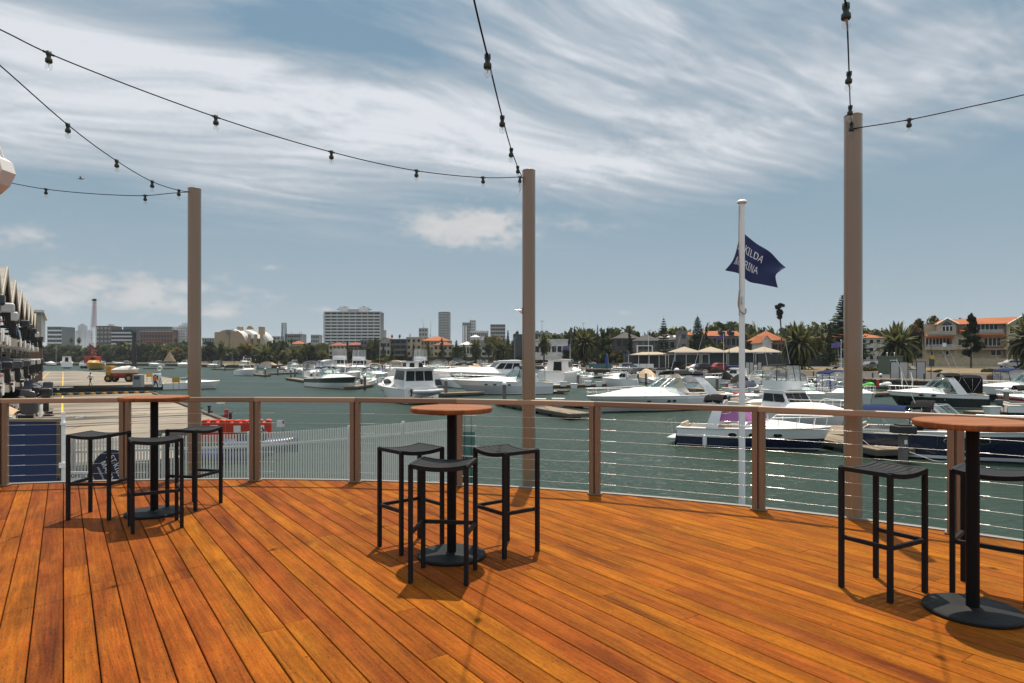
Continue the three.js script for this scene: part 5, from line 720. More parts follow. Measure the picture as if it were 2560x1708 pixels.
// palm fronds: a drooping rib with two rows of leaflets
function frondGeo(droop, len = 1) {
  const p = [], c = [], n = [], N = 26; const pt = u => V(len * u * (1 - .22 * droop * u), len * (.42 * u * (1 - droop * .2) - droop * .95 * u * u), 0); const push = (a, b, d, s) => { p.push(...a.toArray(), ...b.toArray(), ...d.toArray()); const m = b.clone().sub(a).cross(d.clone().sub(a)).normalize(); if (m.y < 0) m.negate(); for (let i = 0; i < 3; i++) { c.push(.185 * s, .20 * s, .065 * s); n.push(m.x, m.y, m.z); } };
  for (let i = 1; i < N; i++) { const u = i / N, a = pt(u - .03), b = pt(u + .04), L = len * .25 * Math.sin(Math.PI * Math.pow(u, .55) * .93 + .16), s = rr(.7, 1.35); for (const sg of [-1, 1]) push(a, b, V(a.x + L * .62, a.y + L * (.12 - .4 * u), sg * L * .72), s * (sg > 0 ? 1 : .85)); }
  for (let i = 0; i < 6; i++) { const a = pt(i / 6), b = pt((i + 1) / 6); push(V(a.x, a.y, -.010 * len), V(a.x, a.y, .010 * len), V(b.x, b.y, 0), 1.4); push(V(a.x, a.y - .012, -.008 * len), V(a.x, a.y + .012, 0), V(b.x, b.y, 0), 1.4); }
  const g = new THREE.BufferGeometry(); g.setAttribute('position', new THREE.Float32BufferAttribute(p, 3)); g.setAttribute('normal', new THREE.Float32BufferAttribute(n, 3)); g.setAttribute('color', new THREE.Float32BufferAttribute(c, 3)); g.setAttribute('uv', new THREE.Float32BufferAttribute(new Float32Array(p.length / 3 * 2), 2)); return g;
}
const FRONDS = [.15, .5, .85, 1.2, 1.55].map(d => frondGeo(d)), deadM = mt(C(.20, .13, .06), .95, { side: THREE.DoubleSide });
function palmUnit(n, individual) {                               // crown radius 1, its centre at the origin; trunk added when placed
  const t = new THREE.Group(), list = [];
  for (let i = 0; i < n; i++) { const q = i / n, a = i * 2.39996, tilt = lerp(1.3, -1.05, Math.pow(q, .8)) - .12 + rr(-.1, .1), v = clamp(Math.floor(q * 5 + rr(-.7, .7)), 0, 4); const m = new THREE.Matrix4().makeRotationY(a).multiply(new THREE.Matrix4().makeRotationZ(tilt)).multiply(new THREE.Matrix4().makeRotationX(rr(-.3, .3))); m.scale(V(1, 1, 1).multiplyScalar(rr(.85, 1.05))); list.push([FRONDS[v], m]); }
  if (individual) for (const [g, m] of list) { const o = mesh('frond', g, leafM, t); o.applyMatrix4(m); } else { const gs = list.map(([g, m]) => g.clone().applyMatrix4(m)); mesh('crown', mergeGeometries(gs), leafM, t); }
  return t;
}
reseed(31);
const palmNear = [palmUnit(112, true), palmUnit(118, true)], palmFar = [palmUnit(90, false), palmUnit(96, false)];
// px: column of the trunk, top: row of the crown's top, wpx: crown width, d: metres away
function palm(px, top, wpx, d, label, near) {
  const p = onLand(px, d), R = wpx / 2 / F * d / .97, topY = EYE + (HY - top) / F * d, cy = topY - R * .98, t = thing('date_palm', label, 'palm tree', p, rnd() * 6, null);
  const c = pick(near ? palmNear : palmFar).clone(); c.name = 'crown'; c.position.y = Math.max(cy - p.y, .6); c.scale.setScalar(R);
  if (near) { for (const f of c.children.slice()) { f.applyMatrix4(new THREE.Matrix4().compose(c.position, new THREE.Quaternion(), c.scale)); t.add(f); } } else { const f = c.children[0].clone(); f.position.copy(c.position); f.scale.setScalar(R); f.name = 'crown'; t.add(f); }
  const h = Math.max(cy - p.y, .6), r = clamp(R * .085, .2, .5), g = new Geo().bar(V(0, -.4, 0), V(0, h - R * .22, 0), r * 1.05, r * .9, 10).put(new THREE.SphereGeometry(r * 1.7, 10, 8), new THREE.Matrix4().compose(V(0, h - R * .12, 0), new THREE.Quaternion(), V(1, 1.1, 1))); g.build('trunk', palmBark, t); return t;
}
const broads = { green: [0, 1, 2].map(() => broadUnit(GREEN)), olive: [0, 1].map(() => broadUnit(OLIVE)), dark: [0, 1].map(() => broadUnit(DARK)), flower: [broadUnit(FLOWER, .5, 230)], pale: [broadUnit(PALE)], gold: [broadUnit(GOLD), broadUnit(GOLD)] }, cones = [coneUnit(DARK, 80, .22), coneUnit(DARK, 80, .3), coneUnit(GREEN, 80, .36)], norf = [norfolkUnit(27, .26), norfolkUnit(17, .24)], sparse = norfolkUnit(22, .10);
function tree(unit, name, px, top, wpx, d, label, cat = 'tree', base) {
  const p = onLand(px, d); if (base !== undefined) p.y = base; const h = EYE + (HY - top) / F * d - p.y, w = wpx / F * d, t = thing(name, label, cat, p, rnd() * 6.28, null);
  const u = unit.clone(); for (const c of u.children.slice()) { const k = unit.userData.w || 1; c.scale.set(w / k, h, w / k); t.add(c); } return t;
}
for (const l of Object.values(broads)) l.forEach(u => u.userData.w = .94); cones[0].userData.w = .32; cones[1].userData.w = .42; cones[2].userData.w = .5; norf[0].userData.w = .40; norf[1].userData.w = .40; sparse.userData.w = .22;
// palms along the right shore, fronds one by one
palm(1995, 803, 122, 150, 'large date palm left of the right pole, in front of the dark green fence', true);
palm(2243, 803, 128, 142, 'large date palm right of the right pole, behind the green cabin', true);
palm(2574, 784, 140, 132, 'large date palm cut by the right edge of the view', true);
palm(1461, 819, 84, 212, 'large date palm right of the middle pole, behind the white van', true);
palm(1360, 832, 52, 225, 'date palm just right of the middle pole', true);
palm(1253, 843, 66, 292, 'bushy date palm left of the middle pole', true);
palm(1189, 846, 50, 296, 'date palm left of the bushy palm near the middle pole', true);
palm(1222, 850, 36, 310, 'smaller date palm between two larger ones left of the middle pole');
palm(553, 850, 36, 322, 'slender date palm in the park right of the left pole');
palm(663, 858, 66, 306, 'wide low date palm in front of the domed hall');
palm(736, 864, 52, 305, 'low date palm left of the white tower, second of three');
palm(807, 871, 44, 302, 'low date palm at the foot of the white tower');
palm(728, 845, 14, 420, 'small distant palm by the orange roof left of the white tower');
palm(270, 864, 34, 470, 'palm among the park trees right of the crane'); palm(312, 863, 36, 465, 'palm in front of the glass offices'); palm(375, 858, 44, 460, 'palm in front of the red brick block'); palm(440, 842, 14, 560, 'thin tall palm before the white high block by the left pole');
palm(197, 842, 16, 560, 'thin tall palm left of the crane'); palm(178, 843, 14, 600, 'thin tall palm farther left of the crane'); palm(980, 836, 9, 520, 'distant fan palm above the modern house, left'); palm(999, 836, 9, 520, 'distant fan palm above the modern house, right'); palm(492, 858, 30, 400, 'date palm just right of the left pole in the park');
{ // tall fan palm with a skirt of dead leaves
  const d = 215, p = onLand(1953, d), t = thing('fan_palm', 'tall thin fan palm with a hanging skirt of dead leaves', 'palm tree', p), y = r => EYE + (HY - r) / F * d - p.y; const top = y(771);
  new Geo().tube([V(0, -.3, 0), V(.1, top * .5, 0), V(-.25, top * .8, 0), V(-.45, top, 0)], .22, 14, 7).build('trunk', palmBark, t);
  mesh('skirt', foliage([[-.5, y(787), 0, .95, 1.7], [-.5, y(781), 0, 1.05, 1.1]], 420, .30, [[.10, .075, .045], [.07, .055, .035]]), leafM, t);
  mesh('crown', foliage([[-1.2, y(766), 0, .8, .45], [-.3, y(761.5), .3, .8, .4], [.5, y(764), 0, .6, .35], [-.5, y(767), -.7, .8, .5], [-1.3, y(771), .4, .7, .3]], 150, .34, DARK), leafM, t);
}
tree(norf[0], 'norfolk_pine', 1744, 785, 46, 205, 'tall dense norfolk pine behind the shade sails, left of the flagpole', 'pine tree');
tree(norf[1], 'norfolk_pine', 1659, 788, 40, 215, 'tall airy norfolk pine left of the denser one', 'pine tree');
tree(norf[0], 'norfolk_pine', 2114, 722, 92, 185, 'very tall norfolk pine mostly hidden behind the right pole', 'pine tree');
tree(sparse, 'norfolk_pine', 1494, 806, 16, 230, 'thin young norfolk pine above the big palm', 'pine tree');
const irregular = (() => { const t = new THREE.Group(), l = []; for (let i = 0; i < 44; i++) { const q = i / 44, y = .24 + .74 * q, r = .5 * Math.pow(1 - q, .62) * smooth(-.12, .14, q) * rr(.55, 1.05), a = rnd() * 6.28; l.push([Math.cos(a) * r * .62, y, Math.sin(a) * r * .62, r * .42 + .03, .038]); } mesh('crown', foliage(l, 90, .03, DARK), leafM, t); new Geo().bar(V(0, -.03, 0), V(0, .9, 0), .035, .008, 7).build('trunk', barkM, t); t.userData.w = .9; return t; })();
tree(irregular, 'pine_tree', 2428, 783, 62, 148, 'dark pine in front of the cream apartment house', 'pine tree');
{ const l = [[2074, 806, 34, 170, 'dark conical cypress left of the right pole', 1], [1437, 813, 20, 250, 'dark conifer left of the large palm near the middle pole', 1], [1574, 817, 24, 205, 'dark columnar conifer beside the grey house', 1], [1766, 813, 22, 215, 'dark conifer close right of the dense norfolk pine', 0], [1270, 823, 18, 330, 'dark pointed conifer left of the middle pole', 1], [938, 841, 22, 305, 'dark conifer in front of the white tower corner', 1], [868, 850, 18, 308, 'dark conifer before the red roofed house', 1], [1033, 855, 12, 300, 'narrow conifer left before the cream block', 0], [1070, 850, 28, 296, 'dark full conifer in front of the cream block', 2], [1104, 843, 22, 296, 'tall dark conifer in front of the cream block', 1], [1141, 848, 26, 300, 'dark conifer at the right end of the cream block', 2], [1160, 858, 20, 305, 'bushy conifer right of the cream block', 2], [958, 856, 18, 300, 'small conifer left of the dark glass house', 2], [981, 863, 20, 300, 'small bushy conifer before the dark glass house', 2], [1014, 868, 16, 298, 'short conifer right of the dark glass house', 2], [1025, 830, 9, 600, 'distant dark cypress on the skyline right of the white tower', 0], [1903, 815, 20, 230, 'conifer on the skyline behind the left date palm', 0]]; for (const q of l) tree(cones[q[5]], 'conifer', q[0], q[1], q[2], q[3], q[4], 'conifer'); }
{ const l = [[1498, 824, 64, 240, 'green', 'broad green tree behind the large palm near the middle pole'], [1545, 818, 72, 250, 'olive', 'rounded ridge tree above the dark roofs, left'], [1528, 812, 34, 255, 'green', 'taller crown on the ridge behind the dark roofs'], [1590, 826, 56, 250, 'green', 'ridge tree above the dark roofs, right'], [1545, 868, 44, 192, 'olive', 'olive tree beside the dark columnar conifer'], [1515, 860, 34, 196, 'dark', 'dark shrub tree behind the feather banner'], [1690, 812, 56, 240, 'olive', 'flat topped tree between the two norfolk pines'], [1715, 818, 46, 246, 'green', 'flat crowned tree right behind the dense norfolk pine'], [1797, 803, 60, 235, 'olive', 'high olive crown right of the dense norfolk pine'], [1832, 816, 46, 240, 'green', 'green crown left of the flagpole above the orange roof'], [1880, 822, 60, 235, 'gold', 'yellowish tree right of the flagpole'], [1790, 845, 60, 198, 'olive', 'tree before the orange dormer roof'], [1862, 850, 44, 190, 'dark', 'dark tree right behind the flagpole'], [2316, 779, 92, 174, 'flower', 'large brownish flowering tree left of the cream apartment house'], [2290, 800, 50, 205, 'pale', 'pale tree behind the right date palm'], [2390, 786, 90, 210, 'olive', 'olive crown above the apartment roof'], [2190, 816, 100, 230, 'olive', 'olive crown behind the white house'], [2060, 824, 50, 195, 'olive', 'bushy tree left of the dark cypress'], [2040, 838, 50, 175, 'olive', 'olive bush tree beside the left date palm'], [1325, 838, 40, 300, 'gold', 'golden crown left behind the middle pole'], [1230, 828, 54, 320, 'gold', 'golden tree above the gabled white house'], [1290, 826, 34, 330, 'green', 'tall green tree left of the middle pole'], [1145, 862, 40, 310, 'dark', 'dark tree right of the cream block'],
  [620, 848, 46, 330, 'gold', 'golden green tree in front of the domed hall'], [640, 862, 30, 312, 'pale', 'pale blossoming tree left of the wide palm'], [585, 865, 26, 320, 'pale', 'pale grey tree in front of the tan hall'], [710, 872, 30, 310, 'pale', 'white flowering shrub tree between two palms'], [700, 850, 34, 360, 'dark', 'dark tree behind the white flowering shrub'], [784, 861, 44, 305, 'dark', 'round dark tree left of the white tower'], [770, 852, 46, 330, 'olive', 'dense tree behind the round dark one'], [520, 850, 50, 380, 'dark', 'dark park tree right of the left pole'], [432, 865, 56, 420, 'gold', 'yellow orange tree in the park left of the left pole'], [400, 862, 40, 440, 'green', 'green park tree behind the reed umbrella'], [345, 865, 40, 450, 'green', 'park tree right of the forklift mast'], [240, 868, 36, 470, 'dark', 'dark park tree left of the yellow boat'], [190, 866, 40, 470, 'olive', 'park tree left of the crane'], [155, 862, 36, 480, 'dark', 'dark park tree at the end of the sheds'], [460, 850, 34, 470, 'dark', 'dark tree before the white high block'], [680, 846, 26, 380, 'green', 'tree right of the domed hall'], [905, 873, 30, 300, 'dark', 'dark tree in front of the grey houses'], [880, 872, 36, 300, 'dark', 'dark bushy tree right of the red roofed house'], [840, 877, 30, 300, 'gold', 'golden shrub in front of the red roofed house'], [955, 890, 34, 294, 'gold', 'yellow green shrub on the sandy bank'], [1420, 868, 40, 225, 'dark', 'dark hedge tree left of the large palm']];
  for (const q of l) tree(pick(broads[q[4]]), 'broadleaf_tree', q[0], HY - 5 - (HY - 5 - q[1]) * 1.13, q[2], q[3], q[5]); }
// shrubs and planting
function shrub(px, base, wpx, hpx, cols, label, dOff = 0) { const d = shore(px) + dOff, p = onLand(px, d), w = wpx / F * d, h = hpx / F * d; const t = thing('shrub', label, 'shrub', p); const lobes = []; for (let i = 0; i < 9; i++) lobes.push([rr(-.38, .38) * w, h * rr(.25, .72), rr(-.3, .3) * w, w * .2, h * .28]); mesh('foliage', foliage(lobes, 70, Math.max(.1, w * .045), cols), leafM, t); new Geo().bar(V(0, -.1, 0), V(0, h * .5, 0), .05, .03, 5).build('stem', barkM, t); return t; }
for (const [x, y, w, h, c, l, o] of [[1668, 922, 26, 20, OLIVE, 'round green shrub left of the white hatchback', 12], [1694, 922, 22, 22, GREEN, 'taller green shrub in the garden before the restaurant', 14], [1655, 920, 20, 16, GREEN, 'shrub at the left end of the restaurant garden', 14], [1716, 918, 26, 20, GOLD, 'yellow green shrub behind the white hatchback', 16], [1770, 913, 26, 10, [[.3, .05, .03], [.35, .2, .05], [.12, .12, .03]], 'red and yellow flowering shrub behind the black car', 16], [1574, 912, 18, 16, OLIVE, 'grey green shrub left of the screened ramp', 14], [2073, 927, 22, 20, OLIVE, 'shrubby olive in a round pot left of the right pole', 6], [2487, 924, 26, 22, PALE, 'small tree in a round rusty planter at right', 3], [2525, 926, 40, 12, GOLD, 'low shrubs with flowers at the right edge', 30], [2340, 923, 34, 8, GOLD, 'low shrubs behind the yellow ticket post', 32], [2170, 915, 60, 12, OLIVE, 'dry hedge before the parked dark cars', 34], [2480, 918, 70, 9, OLIVE, 'low hedge along the road at right', 36], [660, 906, 70, 12, DARK, 'low dark hedge on the bank before the domed hall', 8], [740, 906, 70, 12, DARK, 'low dark hedge on the bank left of the white tower', 8], [536, 908, 40, 8, OLIVE, 'low green shrubs by the far left bank', 8], [1225, 905, 80, 8, OLIVE, 'low green planting before the gabled house', 30], [2160, 880, 50, 14, GREEN, 'green hedge under the white house', 55]]) shrub(x, y, w, h, c, l, o);
{ // far wood along the horizon that reads as one mass
  reseed(8); const lobes = []; const gs = [];
  const clump = foliage(Array.from({ length: 12 }, () => [rr(-1, 1), rr(.2, 1), rr(-1, 1), .55, .45]), 40, .22, [[.05, .062, .026], [.07, .075, .034], [.038, .052, .024]]);
  const N = 850, im = new THREE.InstancedMesh(clump, leafM, N); const m = new THREE.Matrix4();
  for (let i = 0; i < N; i++) { const left = i < 330; const px = left ? rr(90, 800) : rr(780, 2700), d = left ? rr(410, 640) : rr(px > 1350 ? 235 : 330, 640), dd = Math.max(d, shore(px) + 45); const p = onLand(px, dd), s = rr(2.2, 4.6) * (left ? 1.05 : 1); m.compose(V(p.x, p.y - .5, p.z), new THREE.Quaternion().setFromAxisAngle(UPV, rnd() * 6), V(s * rr(1, 1.8), s * rr(.55, 1.35) * (left ? 1.75 : px > 1450 && px < 2150 ? 2.3 : 1.8), s * rr(1, 1.8))); im.setMatrixAt(i, m); }
  im.name = 'distant_trees'; im.userData.kind = 'stuff'; tag(im, 'distant mass of street and park trees along the shore', 'trees'); scene.add(im);
}
// ---------------------------------------------------------------- buildings
const glassDark = mp(C(.018, .022, .027), .2, { specularIntensity: .45 }), glassBlue = mp(C(.05, .08, .095), .2, { specularIntensity: .5 }), wallWhite = mt(C(.86, .85, .82), .8, { map: mottle }), wallCream = mt(C(.57, .475, .335), .85, { map: mottle }), wallTan = mt(C(.56, .39, .22), .9, { map: mottle }), wallGrey = mt(C(.22, .22, .225), .85, { map: mottle }), wallDark = mt(C(.06, .06, .065), .8), brick = mt(C(.25, .12, .085), .9, { map: mottle }), conc = mt(C(.45, .45, .44), .9, { map: mottle }), tileOrange = mt(C(.42, .12, .028), .85, { map: mottle }), tileRed = mt(C(.30, .085, .045), .85, { map: mottle }), slate = mt(C(.065, .06, .062), .85, { map: mottle }), metalRoof = mt(C(.55, .55, .54), .5), trimW = mt(C(.82, .81, .78), .7);
const hY = (row, d) => EYE + (HY - row) / F * d;
const BX = new THREE.BoxGeometry(1, 1, 1);
const bx = (name, m, par, w, h, d, x, y, z, ry = 0) => { const o = mesh(name, BX, m, par); o.scale.set(w, h, d); o.position.set(x, y, z); o.rotation.y = ry; return o; };
// a storeyed block facing the viewer: columns x0..x1 and top row at distance d
function block(o) {
  const { x0, x1, top, d } = o, base = o.base !== undefined ? hY(o.base, d) : ground((x0 + x1) / 2, d) - .5, H = hY(top, d) - base, W = (x1 - x0) / F * d, D = o.depth || W * .5; const c = at((x0 + x1) / 2, d);
  const t = thing(o.name || 'building', o.label, 'building', V(c.x, base, c.z - D / 2), o.turn || 0);
  bx('wall', o.wall, t, W, H, D, 0, H / 2, 0);
  const rows = o.rows || 0, cols = o.cols || 0, z = D / 2, lo = o.lo || 0, sh = (H - lo - (o.parapet || 0)) / Math.max(rows, 1), cw = W / Math.max(cols, 1), wm = o.glass || glassDark;
  for (let r = 0; r < rows; r++) {
    const y = lo + r * sh;
    if (o.bands) bx('balcony_band', o.bands, t, W + .3, sh * (o.bandH || .42), .7, 0, y + sh * (o.bandH || .42) / 2, z + .2);
    for (let k = 0; k < cols; k++) { if (o.skip && o.skip(r, k)) continue; bx('window', wm, t, cw * (o.ww || .7), sh * (o.wh || .5), .12, -W / 2 + (k + .5) * cw, y + sh * (o.bands ? (o.bandH || .42) + (1 - (o.bandH || .42)) / 2 : .55), z + .05); }
  }
  if (o.piers) for (let k = 0; k <= o.piers; k++) bx('pier', o.bands || trimW, t, .35, H - lo, .95, -W / 2 + k * W / o.piers, lo + (H - lo) / 2, z + .1);
  if (o.sideCols) for (const s of [-1, 1]) for (let r = 0; r < rows; r++) for (let k = 0; k < o.sideCols; k++) bx('window', wm, t, .12, sh * .45, D / o.sideCols * .6, s * (W / 2 + .03), lo + (r + .55) * sh, -D / 2 + (k + .5) * D / o.sideCols);
  if (o.roof === 'hip' || o.roof === 'gable') { const rh = o.rh || W * .16, e = .5, hx = W / 2 + e, hz = D / 2 + e, rx = o.roof === 'hip' ? Math.max(0, hx - hz * .9) : hx; const g = new Geo(), A = V(-hx, 0, hz), B = V(hx, 0, hz), Cc = V(hx, 0, -hz), E = V(-hx, 0, -hz), R = V(-rx, rh, 0), S2 = V(rx, rh, 0); g.quad(A, B, S2, R); g.quad(Cc, E, R, S2); g.quad(B, Cc, Cc, S2); g.quad(E, A, A, R); g.quad(A, E, Cc, B); const m = g.build('roof', o.roofM || tileOrange, t); m.position.y = H; if (o.chimney) bx('chimney', o.wall, m, .9, rh * .8 + 1, .9, W * .2, rh * .6, -.3); }
  else if (o.roof === 'front') { const rh = o.rh, e = .5, hx = W / 2 + e, hz = D / 2 + e, g = new Geo(), A = V(-hx, 0, hz), B = V(hx, 0, hz), Cc = V(hx, 0, -hz), E = V(-hx, 0, -hz), R = V(0, rh, hz), S2 = V(0, rh, -hz); g.quad(B, Cc, S2, R); g.quad(E, A, R, S2); const m = g.build('roof', o.roofM || tileOrange, t); m.position.y = H; new Geo().quad(A.clone().setZ(hz - .4), B.clone().setZ(hz - .4), R.clone().setZ(hz - .4), R.clone().setZ(hz - .4)).build('gable', o.wall, t).position.y = H; }
  else if (!o.noCap) bx('parapet', o.capM || o.wall, t, W + .3, .5, D + .3, 0, H + .2, 0);
  if (o.extra) o.extra(t, { W, H, D, z, sh });
  return t;
}
// the white residential tower
block({ name: 'apartment_tower', label: 'white slab apartment tower with long rows of balconies', x0: 812, x1: 950, top: 779, d: 575, base: 876, depth: 17, wall: mt(C(.34, .34, .33), .85, { map: mottle }), rows: 12, cols: 9, bands: wallWhite, bandH: .52, piers: 9, ww: .86, wh: .44, lo: 0, parapet: 1.2, turn: 0, noCap: true,
  extra: (t, k) => { bx('roof_slab', wallWhite, t, k.W + .8, .6, k.D + 1, 0, k.H - .3, 0); for (const [x, w, h] of [[-9.6, 7.6, 4.7], [-1.3, 8.6, 2.6], [8, 8.4, 4.2]]) bx('plant_room', x === -1.3 ? conc : wallWhite, t, w, h, 6, x, k.H + h / 2, -2); for (const x of [-14, 12.5]) bx('roof_canopy', wallGrey, t, 4, .4, 4, x, k.H + 2.6, -2); new Geo().cyl(1.4, 1.6, 1.3, -13.2, k.H + 2.8, -2, 14).build('water_tank', wallWhite, t); for (const x of [-9.5, 7.5]) bx('vent', wallDark, t, 2.6, .5, 1, x, k.H + 5, -2);
    for (let r = 0; r < 12; r++) { bx('side_balcony', wallWhite, t, 2.4, k.sh * .5, 11, -k.W / 2 - 1.3 + (r % 3 ? 0 : .3), r * k.sh + k.sh * .27, 0); bx('side_window', conc, t, .2, k.sh * .5, 9, -k.W / 2 - .12, r * k.sh + k.sh * .75, 0); } bx('corner_pier', wallWhite, t, 1.2, k.H, 1.2, -k.W / 2 - .4, k.H / 2, k.z - .4); } });
// tan hall with a curved gable, barrel roof and two small domes
{
  const d = 600, s = d / F, c = at(595, d), base = hY(888, d), t = thing('theatre_hall', 'tan rendered theatre hall with curved gable, barrel roof and two domed turrets', 'building', V(c.x, base, c.z)); const X = x => (x - 595) * s, Y = y => hY(y, d) - base;
  const sh = new THREE.Shape(); sh.moveTo(X(536), 0); sh.lineTo(X(536), Y(831)); sh.lineTo(X(549), Y(830)); const arc = []; for (let i = 0; i <= 18; i++) { const q = i / 18; arc.push([lerp(552, 617, q), 830 - 5.6 * Math.sin(Math.PI * Math.min(1, q * 1.55 + .12)) + (q > .55 ? 26 * Math.pow((q - .55) / .45, 2) : 0)]); } arc.forEach(([x, y]) => sh.lineTo(X(x), Y(y))); sh.lineTo(X(617), 0);
  mesh('gable_wall', new THREE.ExtrudeGeometry(sh, { depth: 3, bevelEnabled: false }).translate(0, 0, -3), wallTan, t);
  const prof = [[570, 824.5], [582, 824], [594, 828], [604, 836], [612, 847], [616, 858]]; const barrel = (z0, z1, dx0, dx1) => grid(5, 1, (a, b) => { const p = prof[Math.round(a * 5)]; return V(X(p[0] + lerp(dx0, dx1, b)), Y(p[1] - .7), lerp(z0, z1, b)); });
  for (const [i, m] of [[0, metalRoof], [1, mt(C(.16, .17, .17), .6)], [2, metalRoof], [3, mt(C(.16, .17, .17), .6)], [4, metalRoof]]) mesh('roof_strip', barrel(-i * 8 - .3, -i * 8 - 8.2, i * 6.6, (i + 1) * 6.6), m, t);
  bx('side_wall', wallTan, t, (655 - 617) * s, Y(847), 3, X(636), Y(847) / 2, -4.5); for (const x of [621, 637, 652]) bx('buttress', wallTan, t, 2.2, Y(836), 2.4, X(x), Y(836) / 2, -2); for (let i = 0; i < 6; i++) bx('window', glassDark, t, .7, 5, .3, X(624 + i * 4.4), Y(853), -2.9);
  for (const x of [591, 646]) { const g = bx('turret', wallTan, t, 4.4, 7, 4.4, X(x), Y(826), -8); const dm = new Geo().put(new THREE.SphereGeometry(2.3, 14, 8, 0, 6.283, 0, 1.57), new THREE.Matrix4().makeTranslation(X(x), Y(824) + 1.2, -8)); dm.bar(V(X(x), Y(822), -8), V(X(x), Y(815), -8), .15); dm.build('dome', mt(C(.16, .17, .18), .5), t); }
  new Geo().put(new THREE.CylinderGeometry(3, 3, 2, 16, 1, false, 0, Math.PI).rotateX(Math.PI / 2).rotateZ(Math.PI / 2), new THREE.Matrix4().makeTranslation(X(619), Y(822.5), -6)).build('crest', wallTan, t);
  new Geo().box(3.6, 2.6, 1.4, X(571), Y(831), .7).cyl(.9, 1.3, 1.3, X(571), Y(829), .4).build('oriel', wallGrey, t); bx('downpipe', wallGrey, t, .4, 12, .4, X(573), Y(845), .25);
}
// centre houses
block({ name: 'apartment_house', label: 'cream three storey apartment house with an orange tiled roof', x0: 1052, x1: 1124, top: 852, d: 325, base: 893, depth: 13, wall: wallCream, rows: 3, cols: 9, ww: .42, wh: .5, roof: 'hip', rh: 2.3, chimney: true });
block({ name: 'apartment_house', label: 'cream flat roofed wing at the left of the orange roofed house', x0: 1016, x1: 1053, top: 845, d: 322, base: 893, depth: 10, wall: wallCream, rows: 3, cols: 3, ww: .5, wh: .42 });
block({ name: 'house', label: 'cream low wing with a red tiled roof before the orange roofed house', x0: 1084, x1: 1131, top: 863, d: 312, base: 893, depth: 8, wall: wallCream, rows: 2, cols: 4, ww: .5, roof: 'hip', rh: 1.7, roofM: tileRed });
block({ name: 'house', label: 'dark glass fronted modern house right of the white tower', x0: 974, x1: 1015, top: 850, d: 320, base: 890, depth: 9, wall: wallDark, rows: 3, cols: 3, bands: mt(C(.12, .13, .13), .5), bandH: .3, ww: .8 });
block({ name: 'house', label: 'grey gabled terrace left of the dark glass house', x0: 950, x1: 975, top: 855, d: 318, base: 890, depth: 9, wall: conc, rows: 2, cols: 3, roof: 'front', rh: 2.2, roofM: slate });
block({ name: 'house', label: 'house with an orange roof above the grey gabled terrace', x0: 946, x1: 990, top: 853, d: 345, base: 890, depth: 9, wall: wallCream, roof: 'hip', rh: 1.9, cols: 3, rows: 1 });
block({ name: 'house', label: 'beige house with a red tiled roof at the foot of the white tower', x0: 822, x1: 861, top: 864, d: 335, base: 890, depth: 9, wall: wallCream, rows: 2, cols: 4, ww: .5, roof: 'hip', rh: 1.8, roofM: tileRed });
block({ name: 'house', label: 'brick house with a dull red roof right of the tower foot', x0: 866, x1: 903, top: 863, d: 345, base: 890, depth: 9, wall: brick, rows: 2, cols: 4, roof: 'hip', rh: 1.7, roofM: tileRed });
block({ name: 'house', label: 'grey flat roofed townhouses before the white tower', x0: 902, x1: 946, top: 852, d: 345, base: 890, depth: 10, wall: wallGrey, rows: 3, cols: 6, ww: .55 });
block({ name: 'house', label: 'small house with an orange roof left of the white tower', x0: 727, x1: 756, top: 860, d: 430, base: 888, depth: 9, wall: wallCream, rows: 1, cols: 3, roof: 'hip', rh: 2.3 });
block({ name: 'building', label: 'pale building with red signs and a flat roof right of the lattice tower', x0: 713, x1: 751, top: 836, d: 620, base: 880, depth: 18, wall: conc, rows: 4, cols: 7, wh: .5, extra: (t, k) => { bx('sign', redPaint, t, 5.5, 3.4, .4, 2.5, k.H * .42, k.z + .3); for (const x of [-4, 3, 5]) new Geo().bar(V(x, k.H, 0), V(x, k.H + 3.5, 0), .12).build('roof_mast', wallDark, t); } });
block({ name: 'house', label: 'white gabled house between the palms left of the middle pole', x0: 1203, x1: 1231, top: 864, d: 318, base: 893, depth: 9, wall: wallWhite, rows: 2, cols: 2, roof: 'front', rh: 2.2, roofM: metalRoof });
block({ name: 'house', label: 'low house with a white metal roof left of the palms', x0: 1150, x1: 1182, top: 862, d: 335, base: 893, depth: 10, wall: wallWhite, rows: 1, cols: 4, roof: 'hip', rh: 1.8, roofM: metalRoof });
block({ name: 'house', label: 'small house with a white pyramid roof on the skyline', x0: 1176, x1: 1200, top: 843, d: 480, base: 880, depth: 8, wall: wallWhite, cols: 3, rows: 1, roof: 'hip', rh: 1.9, roofM: metalRoof });
block({ name: 'house', label: 'dark modern house right behind the middle pole', x0: 1284, x1: 1345, top: 838, d: 300, base: 893, depth: 12, wall: wallDark, rows: 3, cols: 5, glass: glassBlue, ww: .8 });
block({ name: 'building', label: 'grey flat roofed block with roof plant right of the middle pole', x0: 1338, x1: 1374, top: 832, d: 420, base: 880, depth: 14, wall: conc, rows: 3, cols: 5, extra: (t, k) => { for (const x of [-3, 0, 3]) bx('roof_plant', wallGrey, t, 1.8, 1.4, 2, x, k.H + .9, 0); } });
block({ name: 'building', label: 'dark canopy roofed building with a red sign right of the middle pole', x0: 1370, x1: 1428, top: 839, d: 330, base: 885, depth: 12, wall: wallDark, rows: 2, cols: 7, glass: glassBlue, extra: (t, k) => { bx('roof_slab', conc, t, k.W + 2.4, .5, k.D + 3, 0, k.H + .3, .8); for (const x of [-4, -2, 1.5, 3.4]) bx('roof_plant', x === -2 ? redPaint : wallDark, t, 1.3, .8, 1.4, x, k.H + 1, 1); } });
